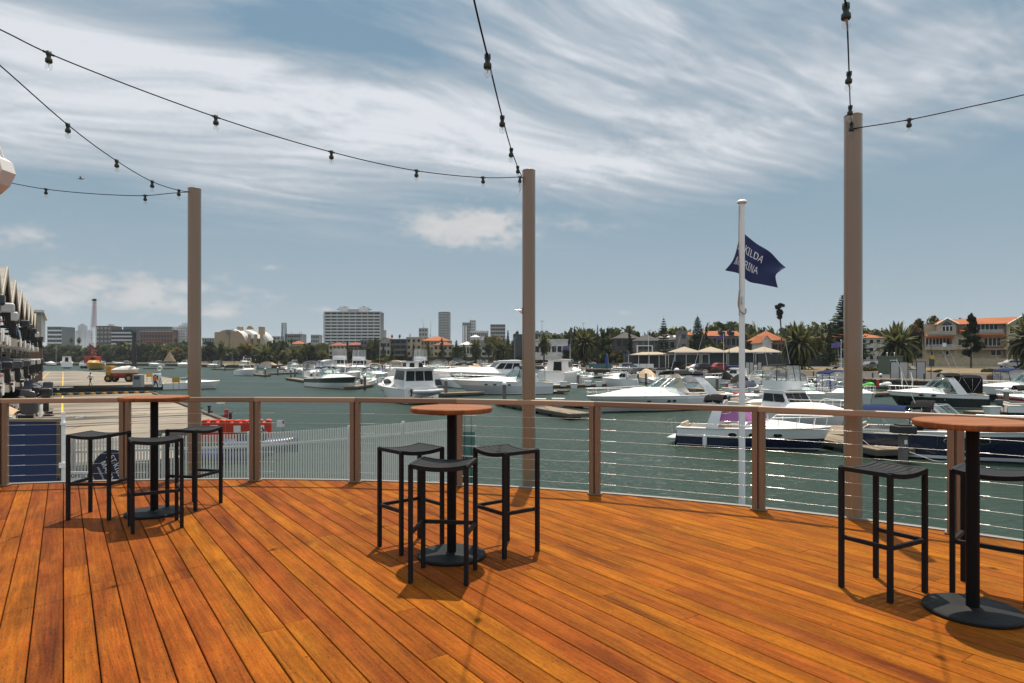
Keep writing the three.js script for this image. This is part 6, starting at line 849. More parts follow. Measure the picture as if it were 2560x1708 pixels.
block({ name: 'building', label: 'long low white wall building behind the palms right of the middle pole', x0: 1336, x1: 1420, top: 851, d: 265, base: 900, depth: 10, wall: wallWhite, rows: 1, cols: 6, wh: .3 });
block({ name: 'house', label: 'dark slate roofed house left of the dark columnar conifer', x0: 1540, x1: 1600, top: 846, d: 232, base: 900, depth: 10, wall: wallDark, rows: 2, cols: 4, roof: 'hip', rh: 2.4, roofM: slate, chimney: true });
block({ name: 'house', label: 'grey house with a glazed porch and dark hipped roof', x0: 1594, x1: 1650, top: 852, d: 222, base: 905, depth: 10, wall: wallGrey, rows: 2, cols: 4, glass: glassBlue, ww: .75, wh: .75, roof: 'hip', rh: 2.4, roofM: slate, extra: (t, k) => { bx('porch_beam', trimW, t, 5.4, .3, 1.5, -1.6, k.H * .76, k.z + .8); for (const x of [-4.1, .9]) bx('porch_post', trimW, t, .4, k.H * .75, .4, x, k.H * .375, k.z + 1.4); } });
block({ name: 'house', label: 'grey house with sloping skylights behind the norfolk pines', x0: 1645, x1: 1702, top: 850, d: 232, base: 905, depth: 11, wall: conc, rows: 2, cols: 4, roof: 'hip', rh: 2.7, roofM: slate, extra: (t, k) => { for (const x of [-2.5, 0, 2.5]) { const s = bx('skylight', metalRoof, t, 1.1, .1, 1.6, x, k.H + 1.3, 3.2); s.rotation.x = .45; } } });
block({ name: 'house', label: 'narrow beige tower house with blue windows', x0: 1700, x1: 1719, top: 830, d: 225, base: 905, depth: 6, wall: mt(C(.33, .30, .27), .85, { map: mottle }), rows: 3, cols: 1, ww: .5, wh: .45, glass: glassBlue });
block({ name: 'apartment_house', label: 'long house with an orange roof and two arched dormers left of the flagpole', x0: 1768, x1: 1852, top: 840, d: 225, base: 905, depth: 11, wall: wallGrey, rows: 2, cols: 7, roof: 'gable', rh: 1.9, extra: (t, k) => { for (const x of [-.5, 2.6]) { const dm = bx('dormer', wallDark, t, 1.9, 1.5, 2, x, k.H + .7, k.z - 1); mesh('dormer_arch', new THREE.CylinderGeometry(.95, .95, 2.01, 16, 1, false, 0, Math.PI).rotateX(Math.PI / 2).rotateZ(Math.PI), slate, t).position.set(x, k.H + 1.45, k.z - 1); bx('window', glassDark, t, 1.2, 1, .1, x, k.H + .7, k.z + .04); } } });
block({ name: 'house', label: 'orange roofed house behind the dense norfolk pine', x0: 1710, x1: 1742, top: 838, d: 240, base: 900, depth: 9, wall: wallCream, roof: 'hip', rh: 1.6, rows: 1, cols: 3 });
block({ name: 'house', label: 'white gabled house with steep orange roof right of the flagpole', x0: 1904, x1: 1929, top: 858, d: 205, base: 900, depth: 8, wall: wallWhite, rows: 1, cols: 1, ww: .5, wh: .35, roof: 'front', rh: 2.4 });
block({ name: 'house', label: 'large orange tiled roof behind the white gable right of the flagpole', x0: 1896, x1: 1962, top: 851, d: 220, base: 900, depth: 10, wall: brick, roof: 'hip', rh: 3.4, rows: 1, cols: 4 });
block({ name: 'house', label: 'orange roofed house between cypress and right pole', x0: 2080, x1: 2114, top: 842, d: 205, base: 900, depth: 9, wall: wallCream, roof: 'hip', rh: 2.1, rows: 1, cols: 3 });
block({ name: 'house', label: 'white rendered house with orange roof right of the right pole', x0: 2153, x1: 2222, top: 845, d: 188, base: 905, depth: 11, wall: wallWhite, rows: 3, cols: 4, ww: .45, wh: .4, roof: 'hip', rh: 1.4, extra: (t, k) => { for (let i = 0; i < 3; i++) bx('shutter', trimW, t, 1.6, .12, .3, -k.W / 2 + 1, k.H * .72 + i * .35, k.z + .2); } });
// far blocks, left
block({ name: 'office_block', label: 'teal glass block at the end of the sheds', x0: 118, x1: 153, top: 818, d: 640, base: 880, depth: 20, wall: mt(C(.17, .21, .22), .6), rows: 6, cols: 5, bands: trimW, bandH: .34, ww: .85, glass: glassBlue });
block({ name: 'office_block', label: 'dark brown brick flats right of the crane', x0: 240, x1: 278, top: 816, d: 660, base: 880, depth: 18, wall: mt(C(.13, .10, .09), .9), rows: 6, cols: 4, ww: .6, glass: conc });
block({ name: 'office_block', label: 'pale office block with five rows of glass balconies', x0: 279, x1: 330, top: 825, d: 640, base: 880, depth: 18, wall: glassBlue, rows: 6, cols: 6, bands: wallWhite, bandH: .42, ww: .85 });
block({ name: 'office_block', label: 'wide dark grey block behind the brick one', x0: 308, x1: 424, top: 818, d: 700, base: 880, depth: 22, wall: mt(C(.14, .145, .15), .8), rows: 3, cols: 14, ww: .8, capM: wallDark });
block({ name: 'office_block', label: 'red brick block with pale bands and an orange awning', x0: 350, x1: 431, top: 825, d: 630, base: 880, depth: 18, wall: brick, rows: 5, cols: 11, ww: .55, wh: .55, capM: conc, extra: (t, k) => { bx('awning', tileOrange, t, 17, 1.4, 1.5, -2, k.H * .48, k.z + .8); bx('pale_band', conc, t, k.W + .2, 1.3, .4, 0, k.H * .93, k.z + .15); } });
block({ name: 'apartment_tower', label: 'white high block with rooftop lettering left of the left pole', x0: 431, x1: 476, top: 818, d: 640, base: 880, depth: 14, wall: wallWhite, rows: 9, cols: 7, ww: .55, wh: .5, glass: conc, extra: (t, k) => { for (let i = 0; i < 4; i++) { const f = new Geo().box(.4, 2.4, .2, -2.4 + i * 1.4, k.H + 3.2, 0).box(.9, .4, .2, -2.1 + i * 1.4, k.H + 4.2 - (i % 2) * 1.6, 0); f.build('roof_sign', wallDark, t); } bx('plant_room', conc, t, 9, 2, 6, 0, k.H + 1, 0); } });
for (const [x0, x1, top, base, l] of [[505, 535, 846, 880, 'low grey flats left of the domed hall'], [655, 700, 842, 880, 'grey hillside flats right of the domed hall'], [694, 715, 856, 885, 'low pale shops left of the lattice tower'], [777, 797, 838, 880, 'grey flats left of the white tower'], [950, 960, 826, 880, 'slim grey block peeking out right of the white tower']]) block({ label: l, x0, x1, top, base, d: 760, depth: 14, wall: conc, rows: 4, cols: 5, ww: .6 });
// far towers
block({ name: 'tower_block', label: 'tall rounded grey tower on the skyline right of the white tower', x0: 1096, x1: 1124, top: 781, d: 1500, base: 885, depth: 24, wall: mt(C(.17, .17, .175), .7), rows: 26, cols: 3, bands: conc, bandH: .45, ww: .9, extra: (t, k) => { new Geo().cyl(11.5, 11.5, k.H + 1.5, 0, 0, .5, 28).build('rounded_core', mt(C(.25, .25, .25), .7), t); } });
block({ name: 'tower_block', label: 'dark glass tower with two pale fins on the skyline', x0: 1156, x1: 1178, top: 807, d: 1400, base: 885, depth: 20, wall: wallGrey, rows: 10, cols: 4, glass: glassDark, extra: (t, k) => { for (const x of [-6.5, -1.5]) bx('fin', trimW, t, 2.4, k.H * .9, 1, x, k.H * .45, k.z + .5); } });
block({ name: 'tower_block', label: 'pale tower behind the finned one', x0: 1174, x1: 1189, top: 801, d: 2200, base: 885, depth: 20, wall: conc, rows: 12, cols: 3 });
block({ name: 'tower_block', label: 'stepped grey apartment block on the skyline left of the middle pole', x0: 1226, x1: 1263, top: 812, d: 900, base: 885, depth: 18, wall: wallGrey, rows: 8, cols: 6, bands: conc, bandH: .4, extra: (t, k) => bx('step', conc, t, k.W * .35, k.H * .5, 14, k.W * .62, k.H * .25, 0) });
block({ name: 'tower_block', label: 'grey block with a crane above, left of the rounded tower', x0: 1047, x1: 1068, top: 821, d: 1100, base: 885, depth: 14, wall: conc, rows: 6, cols: 3 });
block({ name: 'building', label: 'long pale low rise below the finned tower', x0: 1176, x1: 1220, top: 828, d: 900, base: 885, depth: 14, wall: wallWhite, rows: 3, cols: 9 });
for (const [x0, x1, top, l] of [[168, 179, 822, 'faint slim skyscraper in the haze at left'], [188, 205, 827, 'faint broad skyscraper in the haze left of the crane'], [194, 210, 814, 'faint skyscraper with a stepped top left of the crane'], [262, 285, 815, 'faint skyscraper in the haze right of the crane'], [276, 290, 821, 'faint lower skyscraper in the haze right of the crane'], [214, 224, 829, 'faint low tower block in the haze beside the crane']]) block({ name: 'skyscraper', label: l, x0, x1, top, base: 885, d: 5200, depth: 40, wall: mt(C(.28, .30, .32), .6), rows: 0, extra: (t, k) => { bx('crown', conc, t, k.W * .5, 14, 20, 0, k.H + 7, 0); } });
function latticeMast(px, base, top, d, w, m, label, name = 'lattice_tower', jib) {
  const p = at(px, d, hY(base, d)), h = hY(top, d) - p.y, t = thing(name, label, 'tower', p), g = new Geo(), n = 10; for (const [x, z] of [[-1, -1], [1, -1], [1, 1], [-1, 1]]) g.bar(V(x * w / 2, 0, z * w / 2), V(x * w / 2.4, h, z * w / 2.4), .12 * w, .1 * w, 4); for (let i = 0; i < n; i++) { const y = h * i / n, y2 = h * (i + 1) / n; g.bar(V(-w / 2, y, w / 2), V(w / 2, y2, w / 2), .06 * w, .06 * w, 4); g.bar(V(w / 2, y, w / 2), V(-w / 2, y2, w / 2), .06 * w, .06 * w, 4); } g.build('mast', m, t); if (jib) new Geo().bar(V(0, h, 0), V(jib[0], h + jib[1], 0), .35, .2, 5).build('jib', m, t); return t;
}
latticeMast(710, 858, 807, 600, 3.4, mt(C(.07, .10, .14), .6), 'dark blue steel lattice amusement tower right of the domed hall');
latticeMast(1059, 824, 818, 1100, 1.5, conc, 'small grey crane with raised jib left of the rounded tower', 'tower_crane', [-3, 14]); latticeMast(1076, 842, 836, 1100, 1.5, conc, 'pale thin crane with upright jib beside the rounded tower', 'tower_crane', [.8, 22]);
// cream apartment house at right
{
  const d = 166, s = d / F, X = x => (x - 2440) * s, base = ground(2440, d) - .3, Y = y => hY(y, d) - base, c = at(2440, d), t = thing('apartment_house', 'cream apartment house with orange tiled roof, balconies and a gabled window at right', 'building', V(c.x, base, c.z), -.35); t.scale.x = .85; const D = 12;
  const P = (x, y) => [1900 + x / 3.5606, 740 + y / 3.5606]; const wall = (x0, x1, y0, y1, z, m = wallCream, dd = D) => { const [a, b] = [P(x0, y0), P(x1, y1)]; return bx('wall', m, t, (b[0] - a[0]) * s, Y(a[1]) - Y(b[1]), dd, X((a[0] + b[0]) / 2), (Y(a[1]) + Y(b[1])) / 2, z - dd / 2); };
  const win = (x0, x1, y0, y1, z, n, name = 'window') => { const a = P(x0, y0), b = P(x1, y1), W = (b[0] - a[0]) * s, H = Y(a[1]) - Y(b[1]); for (let i = 0; i < n; i++) { const w = W / n, o = bx(name, glassDark, t, w - .1, H, .08, X(a[0]) + (i + .5) * w, (Y(a[1]) + Y(b[1])) / 2, z + .02); const f = new Geo(); f.box(w, .1, .12, 0, H / 2, 0).box(w, .1, .12, 0, -H / 2, 0).box(.1, H - .1, .12, -w / 2 + .05, 0, 0).box(.1, H - .1, .12, w / 2 - .05, 0, 0); const fm = f.build('window_frame', trimW, t); fm.position.copy(o.position); } };
  wall(1480, 2600, 245, 640, -1.6, wallCream, 3.5); wall(1575, 1745, 240, 352, .2, wallCream, 4); wall(1707, 1762, 340, 560, .2, wallCream, 4); wall(1468, 1745, 478, 640, .1, wallCream, 2); wall(1755, 1905, 340, 640, -.4, wallCream, 4); wall(2190, 2420, 255, 640, .2, wallCream, 4);
  win(1615, 1715, 265, 330, .22, 3); win(1478, 1702, 366, 452, -1.5, 7); win(1510, 1535, 488, 530, .12, 1); win(1588, 1606, 488, 525, .12, 1); win(1645, 1680, 488, 525, .12, 1); win(1945, 2135, 250, 330, -1.5, 5); win(2010, 2160, 372, 445, -1.5, 4); win(2070, 2165, 480, 530, -1.5, 2); win(2210, 2400, 280, 340, .24, 4); win(2205, 2400, 380, 440, .24, 4); win(2210, 2400, 480, 530, .24, 3); win(1765, 1800, 380, 440, -.36, 1);
  const slab = (x0, x1, y0, y1, z, m, dd, n) => { const a = P(x0, y0), b = P(x1, y1); return bx(n, m, t, (b[0] - a[0]) * s, Y(a[1]) - Y(b[1]), dd, X((a[0] + b[0]) / 2), (Y(a[1]) + Y(b[1])) / 2, z); };
  slab(1465, 1735, 455, 480, .6, wallCream, 2.2, 'balcony'); slab(1470, 1735, 310, 348, .4, wallCream, 1.6, 'balcony'); slab(1745, 2190, 455, 478, -.4, wallCream, 2, 'balcony'); slab(1940, 2170, 330, 345, -.5, wallCream, 1.6, 'balcony'); slab(2000, 2160, 452, 466, .7, tileRed, .15, 'balcony_rail');
  for (const [a, b, y, z] of [[1460, 1710, 347, .9], [1945, 2170, 338, .3], [1770, 1850, 300, .2]]) { const o = slab(a, b, y, y + 22, z, tileOrange, 1.6, 'tile_skirt'); o.rotation.x = .35; }
  slab(1465, 1735, 430, 455, 1.6, clearVinyl, .05, 'balcony_glass'); slab(1500, 1700, 316, 340, 1.3, clearVinyl, .05, 'balcony_glass'); slab(1950, 2160, 300, 330, .4, clearVinyl, .05, 'balcony_glass');
  const rg = new Geo(), q = (x, y, z) => V(X(P(x, y)[0]), Y(P(x, y)[1]), z); rg.quad(q(1560, 250, .2), q(2600, 250, .2), q(2600, 175, -6), q(1680, 196, -6)); rg.quad(q(1680, 196, -6), q(2600, 175, -6), q(2600, 250, -12.6), q(1560, 250, -12.6)); rg.quad(q(1560, 250, -12.6), q(1560, 250, .2), q(1680, 196, -6), q(1680, 196, -6)); const roof = rg.build('roof', tileOrange, t);
  for (const [x0, x1, xm, y0, yt] of [[1565, 1765, 1660, 248, 195], [2185, 2440, 2310, 262, 190]]) { const g = new Geo(), m = V(0, 0, 0); g.quad(q(x0, y0, .6), q(xm, yt, .6), q(xm, yt, -7), q(x0, y0, -7)); g.quad(q(xm, yt, .6), q(x1, y0, .6), q(x1, y0, -7), q(xm, yt, -7)); g.build('gable_roof', tileOrange, t); new Geo().quad(q(x0 + 22, y0 - 3, .3), q(x1 - 22, y0 - 3, .3), q(xm, yt + 8, .3), q(xm, yt + 8, .3)).build('gable', wallCream, t); const b = new Geo(); b.bar(q(x0, y0, .62), q(xm, yt, .62), .16, .16, 4); b.bar(q(x1, y0, .62), q(xm, yt, .62), .16, .16, 4); b.build('bargeboard', trimW, t); new Geo().quad(q(xm - 45, 258, .34), q(xm + 45, 258, .34), q(xm + 38, 240, .34), q(xm, yt + 24, .34)).quad(q(xm - 45, 258, .34), q(xm, yt + 24, .34), q(xm - 38, 240, .34), q(xm - 45, 258, .34)).build('gable_window', glassBlue, t); }
  slab(1605, 1640, 418, 452, 1.7, trimW, .1, 'parasol_cover');
  // boundary wall
  const w = thing('boundary_wall', 'cream rendered boundary wall in front of the apartment house', 'wall', onLand(2440, 158), -.35); const wl = 270 / F * 160; for (let k = 0; k < 9; k++) { bx('wall_panel', wallCream, w, wl / 9 - .3, 1.9, .25, -wl / 2 + (k + .5) * wl / 9, .95, 0); bx('wall_pier', wallCream, w, .36, 2.15, .4, -wl / 2 + k * wl / 9, 1.07, 0); }
}
// restaurant pavilion with four pyramid sails
{
  const d = 178, c = onLand(1790, d), s = d / F, t = thing('restaurant', 'waterside restaurant under pale pyramid shade roofs', 'building', c), X = x => (x - 1790) * s, b = c.y; const Y = y => hY(y, d) - b, sail = mt(C(.34, .29, .215), .85, { side: THREE.DoubleSide });
  for (let i = 0; i < 4; i++) { const x = X(1713 + i * 66.5), hw = 33.6 * s * 1.02, y0 = Y(880), y1 = Y(866.5), g = new Geo(), z = -1; const A = V(x - hw, y0, z + hw), B = V(x + hw, y0, z + hw), Cc = V(x + hw, y0, z - hw), E = V(x - hw, y0, z - hw), T = V(x, y1, z); g.quad(A, B, B, T); g.quad(B, Cc, Cc, T); g.quad(Cc, E, E, T); g.quad(E, A, A, T); g.build('shade_roof', sail, t); const v = new Geo(); v.box(2 * hw, .25, .06, x, y0 - .12, z + hw); v.build('valance', trimW, t); for (const q of [-.9, .9]) new Geo().bar(V(x + q * hw, 0, z + hw * .9), V(x + q * hw, y0, z + hw * .9), .08).build('post', trimW, t); }
  bx('wall', wallDark, t, 255 * s, Y(884), 8, X(1800), Y(884) / 2, -4); for (let i = 0; i < 12; i++) bx('window', glassBlue, t, 255 * s / 12 - .4, Y(889) - Y(906), .1, X(1800) - 127 * s + (i + .5) * 255 * s / 12, (Y(889) + Y(906)) / 2, .06); bx('sign_board', mt(C(.02, .03, .02), .6), t, 34 * s, Y(882) - Y(886), .2, X(1752), Y(884), 3.3);
  // lower verandah to the left
  const vg = new Geo(); vg.quad(V(X(1562), Y(888), 4), V(X(1665), Y(886), 4), V(X(1650), Y(880), -2), V(X(1610), Y(880), -2)); vg.box(105 * s, .2, .1, X(1613), Y(888), 4); vg.build('verandah_roof', sail, t); for (const x of [1565, 1590, 1616, 1640, 1663]) new Geo().bar(V(X(x), 0, 3.8), V(X(x), Y(888), 3.8), .07).build('post', trimW, t); bx('verandah_wall', wallDark, t, 100 * s, Y(886), 3, X(1612), Y(886) / 2, -1); bx('verandah_beam', mt(C(.36, .26, .17), .7), t, 110 * s, .22, .2, X(1700), Y(886), 6.4); for (const x of [1650, 1700, 1755]) new Geo().bar(V(X(x), 0, 6.4), V(X(x), Y(886), 6.4), .06).build('post', trimW, t);
  for (let i = 0; i < 5; i++) bx('low_wall', trimW, t, 16 * s, 1.1, .2, X(1548 + i * 17), .55, 5);
}
// long fence, cabin, gates and street furniture on the right promenade
{ const d = 172, t = thing('fence', 'long dark green panel fence beside the restaurant', 'fence', onLand(1985, d)), s = d / F; const n = 16, W = 175 * s; for (let i = 0; i < n; i++) bx('fence_panel', mt(C(.028, .036, .036), .7), t, W / n - .03, 3.1, .12, -W / 2 + (i + .5) * W / n, 1.55, 0); for (let i = 0; i <= n; i += 2) bx('post', wallDark, t, .16, 3.3, .2, -W / 2 + i * W / n, 1.65, .02); }
{ const d = 118, t = thing('cabin', 'small green site cabin with a white framed window', 'cabin', onLand(2226, d), .12); const s = d / F; const gm = mt(C(.10, .13, .085), .8); bx('wall', gm, t, 3.0, 3.1, 2.4, 0, 1.55, 0); bx('roof', mt(C(.14, .17, .12), .7), t, 3.2, .14, 2.6, 0, 3.16, 0); bx('window', glassBlue, t, 1.05, .95, .06, -.3, 1.95, 1.2); for (const [x, y, w, h] of [[-.3, 2.46, 1.25, .1], [-.3, 1.44, 1.25, .1], [-.88, 1.95, .1, .95], [.28, 1.95, .1, .95], [-.3, 1.95, .06, .95]]) bx('window_frame', trimW, t, w, h, .1, x, y, 1.22); for (const x of [-.6, .8]) new Geo().cyl(.05, .05, .5, x, 3.2, 0).ball(.12, x, 3.75, 0).build('vent', trimW, t); }
function gate(px, d, w, h, label, turn = 0) { const t = thing('screen_gate', label, 'gate', onLand(px, d), turn); const n = 4, scr = mt(C(.42, .42, .41), .7); for (let i = 0; i < n; i++) { const door = i === 2; bx('screen', scr, t, w / n - .12, door ? h * .45 : h * .92, .05, -w / 2 + (i + .5) * w / n, door ? h * .28 : h * .5, 0); } const g = new Geo(); for (let i = 0; i <= n; i++) g.box(.08, h, .08, -w / 2 + i * w / n, h / 2, 0); g.box(w, .08, .08, 0, h, 0).box(w / n, .08, .08, w / 8, h * .55, 0); g.build('frame', darkMetal, t); bx('notice', trimW, t, .5, .4, .04, w / 8, h * .68, .05); 
  const r = new Geo(); const L = 7.5; for (const s of [-1, 1]) { r.bar(V(-w * .1 + s * .7, 0, .4), V(-w * .1 - 4 + s * .7, -1.1, L), .06); for (const hh of [.5, 1]) r.bar(V(-w * .1 + s * .7, hh, .4), V(-w * .1 - 4 + s * .7, hh - 1.1, L), .03); for (let k = 0; k <= 5; k++) { const q = k / 5; r.bar(V(-w * .1 + s * .7 - 4 * q, -1.1 * q, .4 + (L - .4) * q), V(-w * .1 + s * .7 - 4 * q, 1 - 1.1 * q, .4 + (L - .4) * q), .03); } } r.build('gangway_rail', mt(C(.45, .45, .44), .5), t); return t; }
gate(2270, 97, 5.1, 2.5, 'white screened marina gate with black frame beside the green cabin'); gate(1606, 180, 5, 3.0, 'white screened marina gate below the restaurant'); gate(1884, 124, 3, 2.3, 'white screened marina gate right behind the flagpole'); gate(1416, 206, 3.4, 2.3, 'pale screened gate below the white van'); gate(1206, 268, 4.6, 2.6, 'pale screened gate left of the middle pole');
{ const bo = new THREE.Group(); bo.name = 'bollard'; const gm = mt(C(.03, .06, .045), .5); new Geo().cyl(.11, .11, .78, 0, 0, 0, 12).build('post', gm, bo); new Geo().cyl(.13, .12, .06, 0, .78, 0, 12).build('top', gm, bo); let first = true;
  for (const [x, w] of [[1827, 'left of the flagpole'], [1908, 'right of the flagpole'], [1945, 'before the long fence, left'], [1990, 'before the long fence, middle'], [2034, 'before the long fence, right'], [2182, 'left of the screened gate and cabin'], [2311, 'right of the screened gate and cabin'], [2421, 'right of the green bin'], [2546, 'at the right edge'], [1467, 'before the sandy strip, left'], [1492, 'before the sandy strip, middle'], [1516, 'before the sandy strip, right'], [1542, 'left of the ramp below the restaurant'], [1718, 'by the white hatchback'], [1790, 'by the red car']]) { const o = first ? bo : copyOf(bo); if (first) scene.add(bo); first = false; tag(o, 'dark green bollard on the quay edge ' + w, 'bollard', 'bollards along the quay'); o.position.copy(onLand(x, shore(x) + 1.4)); } }
{ const p = onLand(2365, shore(2365) + 1.8), t = thing('litter_bin', 'dark green ribbed litter bin on the quay at right', 'bin', p); new Geo().cyl(.30, .32, .75, 0, .05, 0, 16).build('body', mt(C(.03, .05, .04), .6), t); new Geo().cyl(.36, .34, .1, 0, .8, 0, 16).build('rim', mt(C(.03, .05, .04), .5), t); const p2 = onLand(1944, shore(1944) + 3), t2 = thing('litter_bin', 'dark litter bin on the quay left of the date palm', 'bin', p2); new Geo().cyl(.4, .4, .8, 0, 0, 0, 14).build('body', wallDark, t2); new Geo().cyl(.45, .42, .1, 0, .8, 0, 14).build('rim', wallDark, t2); }
for (const [x, o, l] of [[2487, 2.4, 'round rusty steel planter on the quay at right'], [2073, 5.4, 'round brown planter left of the right pole']]) { const t = thing('planter', l, 'planter', onLand(x, shore(x) + o)); new Geo().cyl(.92, .86, .78, 0, 0, 0, 24).build('tub', mt(C(.12, .06, .04), .85), t); new Geo().cyl(.85, .85, .02, 0, .77, 0, 20).build('soil', barkM, t); }
for (const [x, o, l] of [[2530, 1.6, 'slatted bench on the quay at the right edge'], [2100, 2, 'slatted bench left of the right pole'], [1960, 14, 'orange brown bench before the long fence']]) { const t = thing('bench', l, 'bench', onLand(x, shore(x) + o), .3); for (let k = 0; k < 3; k++) bx('slat', mt(C(.3, .2, .12), .8), t, 2.6, .05, .13, 0, .46, (k - 1) * .16); for (const q of [-1, 1]) bx('leg', conc, t, .12, .44, .4, q * 1, .22, 0); }
{ const d = shore(2328) + 4, t = thing('ticket_machine', 'tall black post with yellow ticket panel by the road', 'ticket machine', onLand(2328, d)); new Geo().cyl(.05, .05, 4.8, 0, 0, 0).tube([V(0, 4.7, 0), V(-.15, 5.1, 0), V(-.5, 5.15, 0)], .04, 8, 5).build('post', wallDark, t); bx('panel', mt(C(.55, .36, .03), .6), t, .55, .5, .2, .1, 3.1, .1); bx('cabinet', wallDark, t, .6, 1.2, .3, .1, 2.4, 0); }
function banner(px, d, h, m, label) { const t = thing('feather_banner', label, 'banner', onLand(px, d)); new Geo().tube([V(.35, 0, 0), V(.3, h * .5, 0), V(.1, h * .9, 0), V(-.3, h, 0)], .03, 12, 5).build('pole', trimW, t); mesh('cloth', grid(6, 12, (a, b) => V(.32 - .22 * Math.pow(b, 4) - (1 - a) * .9 * (1 - .5 * Math.pow(b, 3)) * 1 , h * (.18 + .78 * b), .08 * Math.sin(a * 4))), mt(m, .8, { side: THREE.DoubleSide }), t); }
banner(1518, 190, 4.6, C(.03, .07, .3), 'blue and white feather banner, left of two'); banner(1571, 187, 5.2, C(.03, .06, .28), 'blue and white feather banner, right of two');
function smallFlag(px, d, top, m, label, flagH = 1) { const p = onLand(px, d), h = hY(top, d) - p.y, t = thing('flagpole', label, 'flagpole', p); new Geo().cyl(.07, .045, h, 0, 0, 0, 8).ball(.09, 0, h, 0).build('pole', whitePaint, t); if (m) mesh('flag', grid(10, 4, (a, b) => V(-a * 2.3 * flagH, h - .25 - b * 1.15 * flagH - a * .25, .16 * Math.sin(a * 7))), mt(m, .8, { side: THREE.DoubleSide }), t); return t; }
smallFlag(1425, 203, 862, C(.11, .08, .22), 'small white flagpole with a purple flag left of the large palm'); smallFlag(1621, 176, 830, null, 'white bare flagpole at the restaurant gate'); smallFlag(1809, 150, 836, C(.10, .07, .22), 'white flagpole with a purple flag left of the front flagpole', .75); smallFlag(2103, shore(2103) + 3, 851, C(.13, .11, .28), 'white flagpole with a purple flag just left of the right pole', .7);
function lightPole(px, base, top, d, label, arm) { const p = at(px, d, hY(base, d)), h = hY(top, d) - p.y, t = thing('light_pole', label, 'light pole', p); new Geo().cyl(.13, .08, h, 0, 0, 0, 7).build('post', conc, t); new Geo().box(arm, .16, .3, 0, h, 0).build('lamp_arm', conc, t); }
lightPole(1355, 890, 803, 300, 'tall grey light pole with cross arm right of the middle pole', 1.8); lightPole(1458, 890, 808, 330, 'tall grey light pole behind the large palm', 1.8); lightPole(884, 915, 870, 262, 'white marker mast with a crossbar among the centre boats', 4); lightPole(949, 910, 856, 292, 'slim light pole in front of the tower corner', 1); lightPole(1287, 905, 845, 270, 'grey street light pole left of the middle pole', 1.6); lightPole(140, 905, 840, 260, 'street light pole left of the crane', 2.2); lightPole(580, 905, 884, 300, 'small white marker post in front of the pale tree', 1.5);
new Geo(); { const p = at(1823, 132, -1.4), t = thing('boat_mast', 'tall dark bare mast left of the front flagpole', 'mast', p); new Geo().cyl(.07, .05, hY(808, 132) + 1.4, 0, 0, 0, 7).build('mast', wallDark, t); new Geo().bar(V(-.5, hY(818, 132) + 1.4, 0), V(.5, hY(818, 132) + 1.4, 0), .03).build('spreader', wallDark, t); }
// red extinguisher posts
for (const [x, y, l] of [[2195, 969, 'small red extinguisher post beside the pile right of the right pole'], [1817, 982, 'red extinguisher post at the large cruiser stern'], [1127, 950, 'red extinguisher post by the dark sterned boat']]) { const p = onLevel(x, y, WY + .45), t = thing('extinguisher_post', l, 'safety post', V(p.x, WY + .45, p.z)); new Geo().rbox(.3, 1.1, .25, .04, 0, .55, 0).build('cabinet', redPaint, t); new Geo().rbox(.32, .06, .27, .02, 0, 1.13, 0).build('cap', gelDeck, t); }
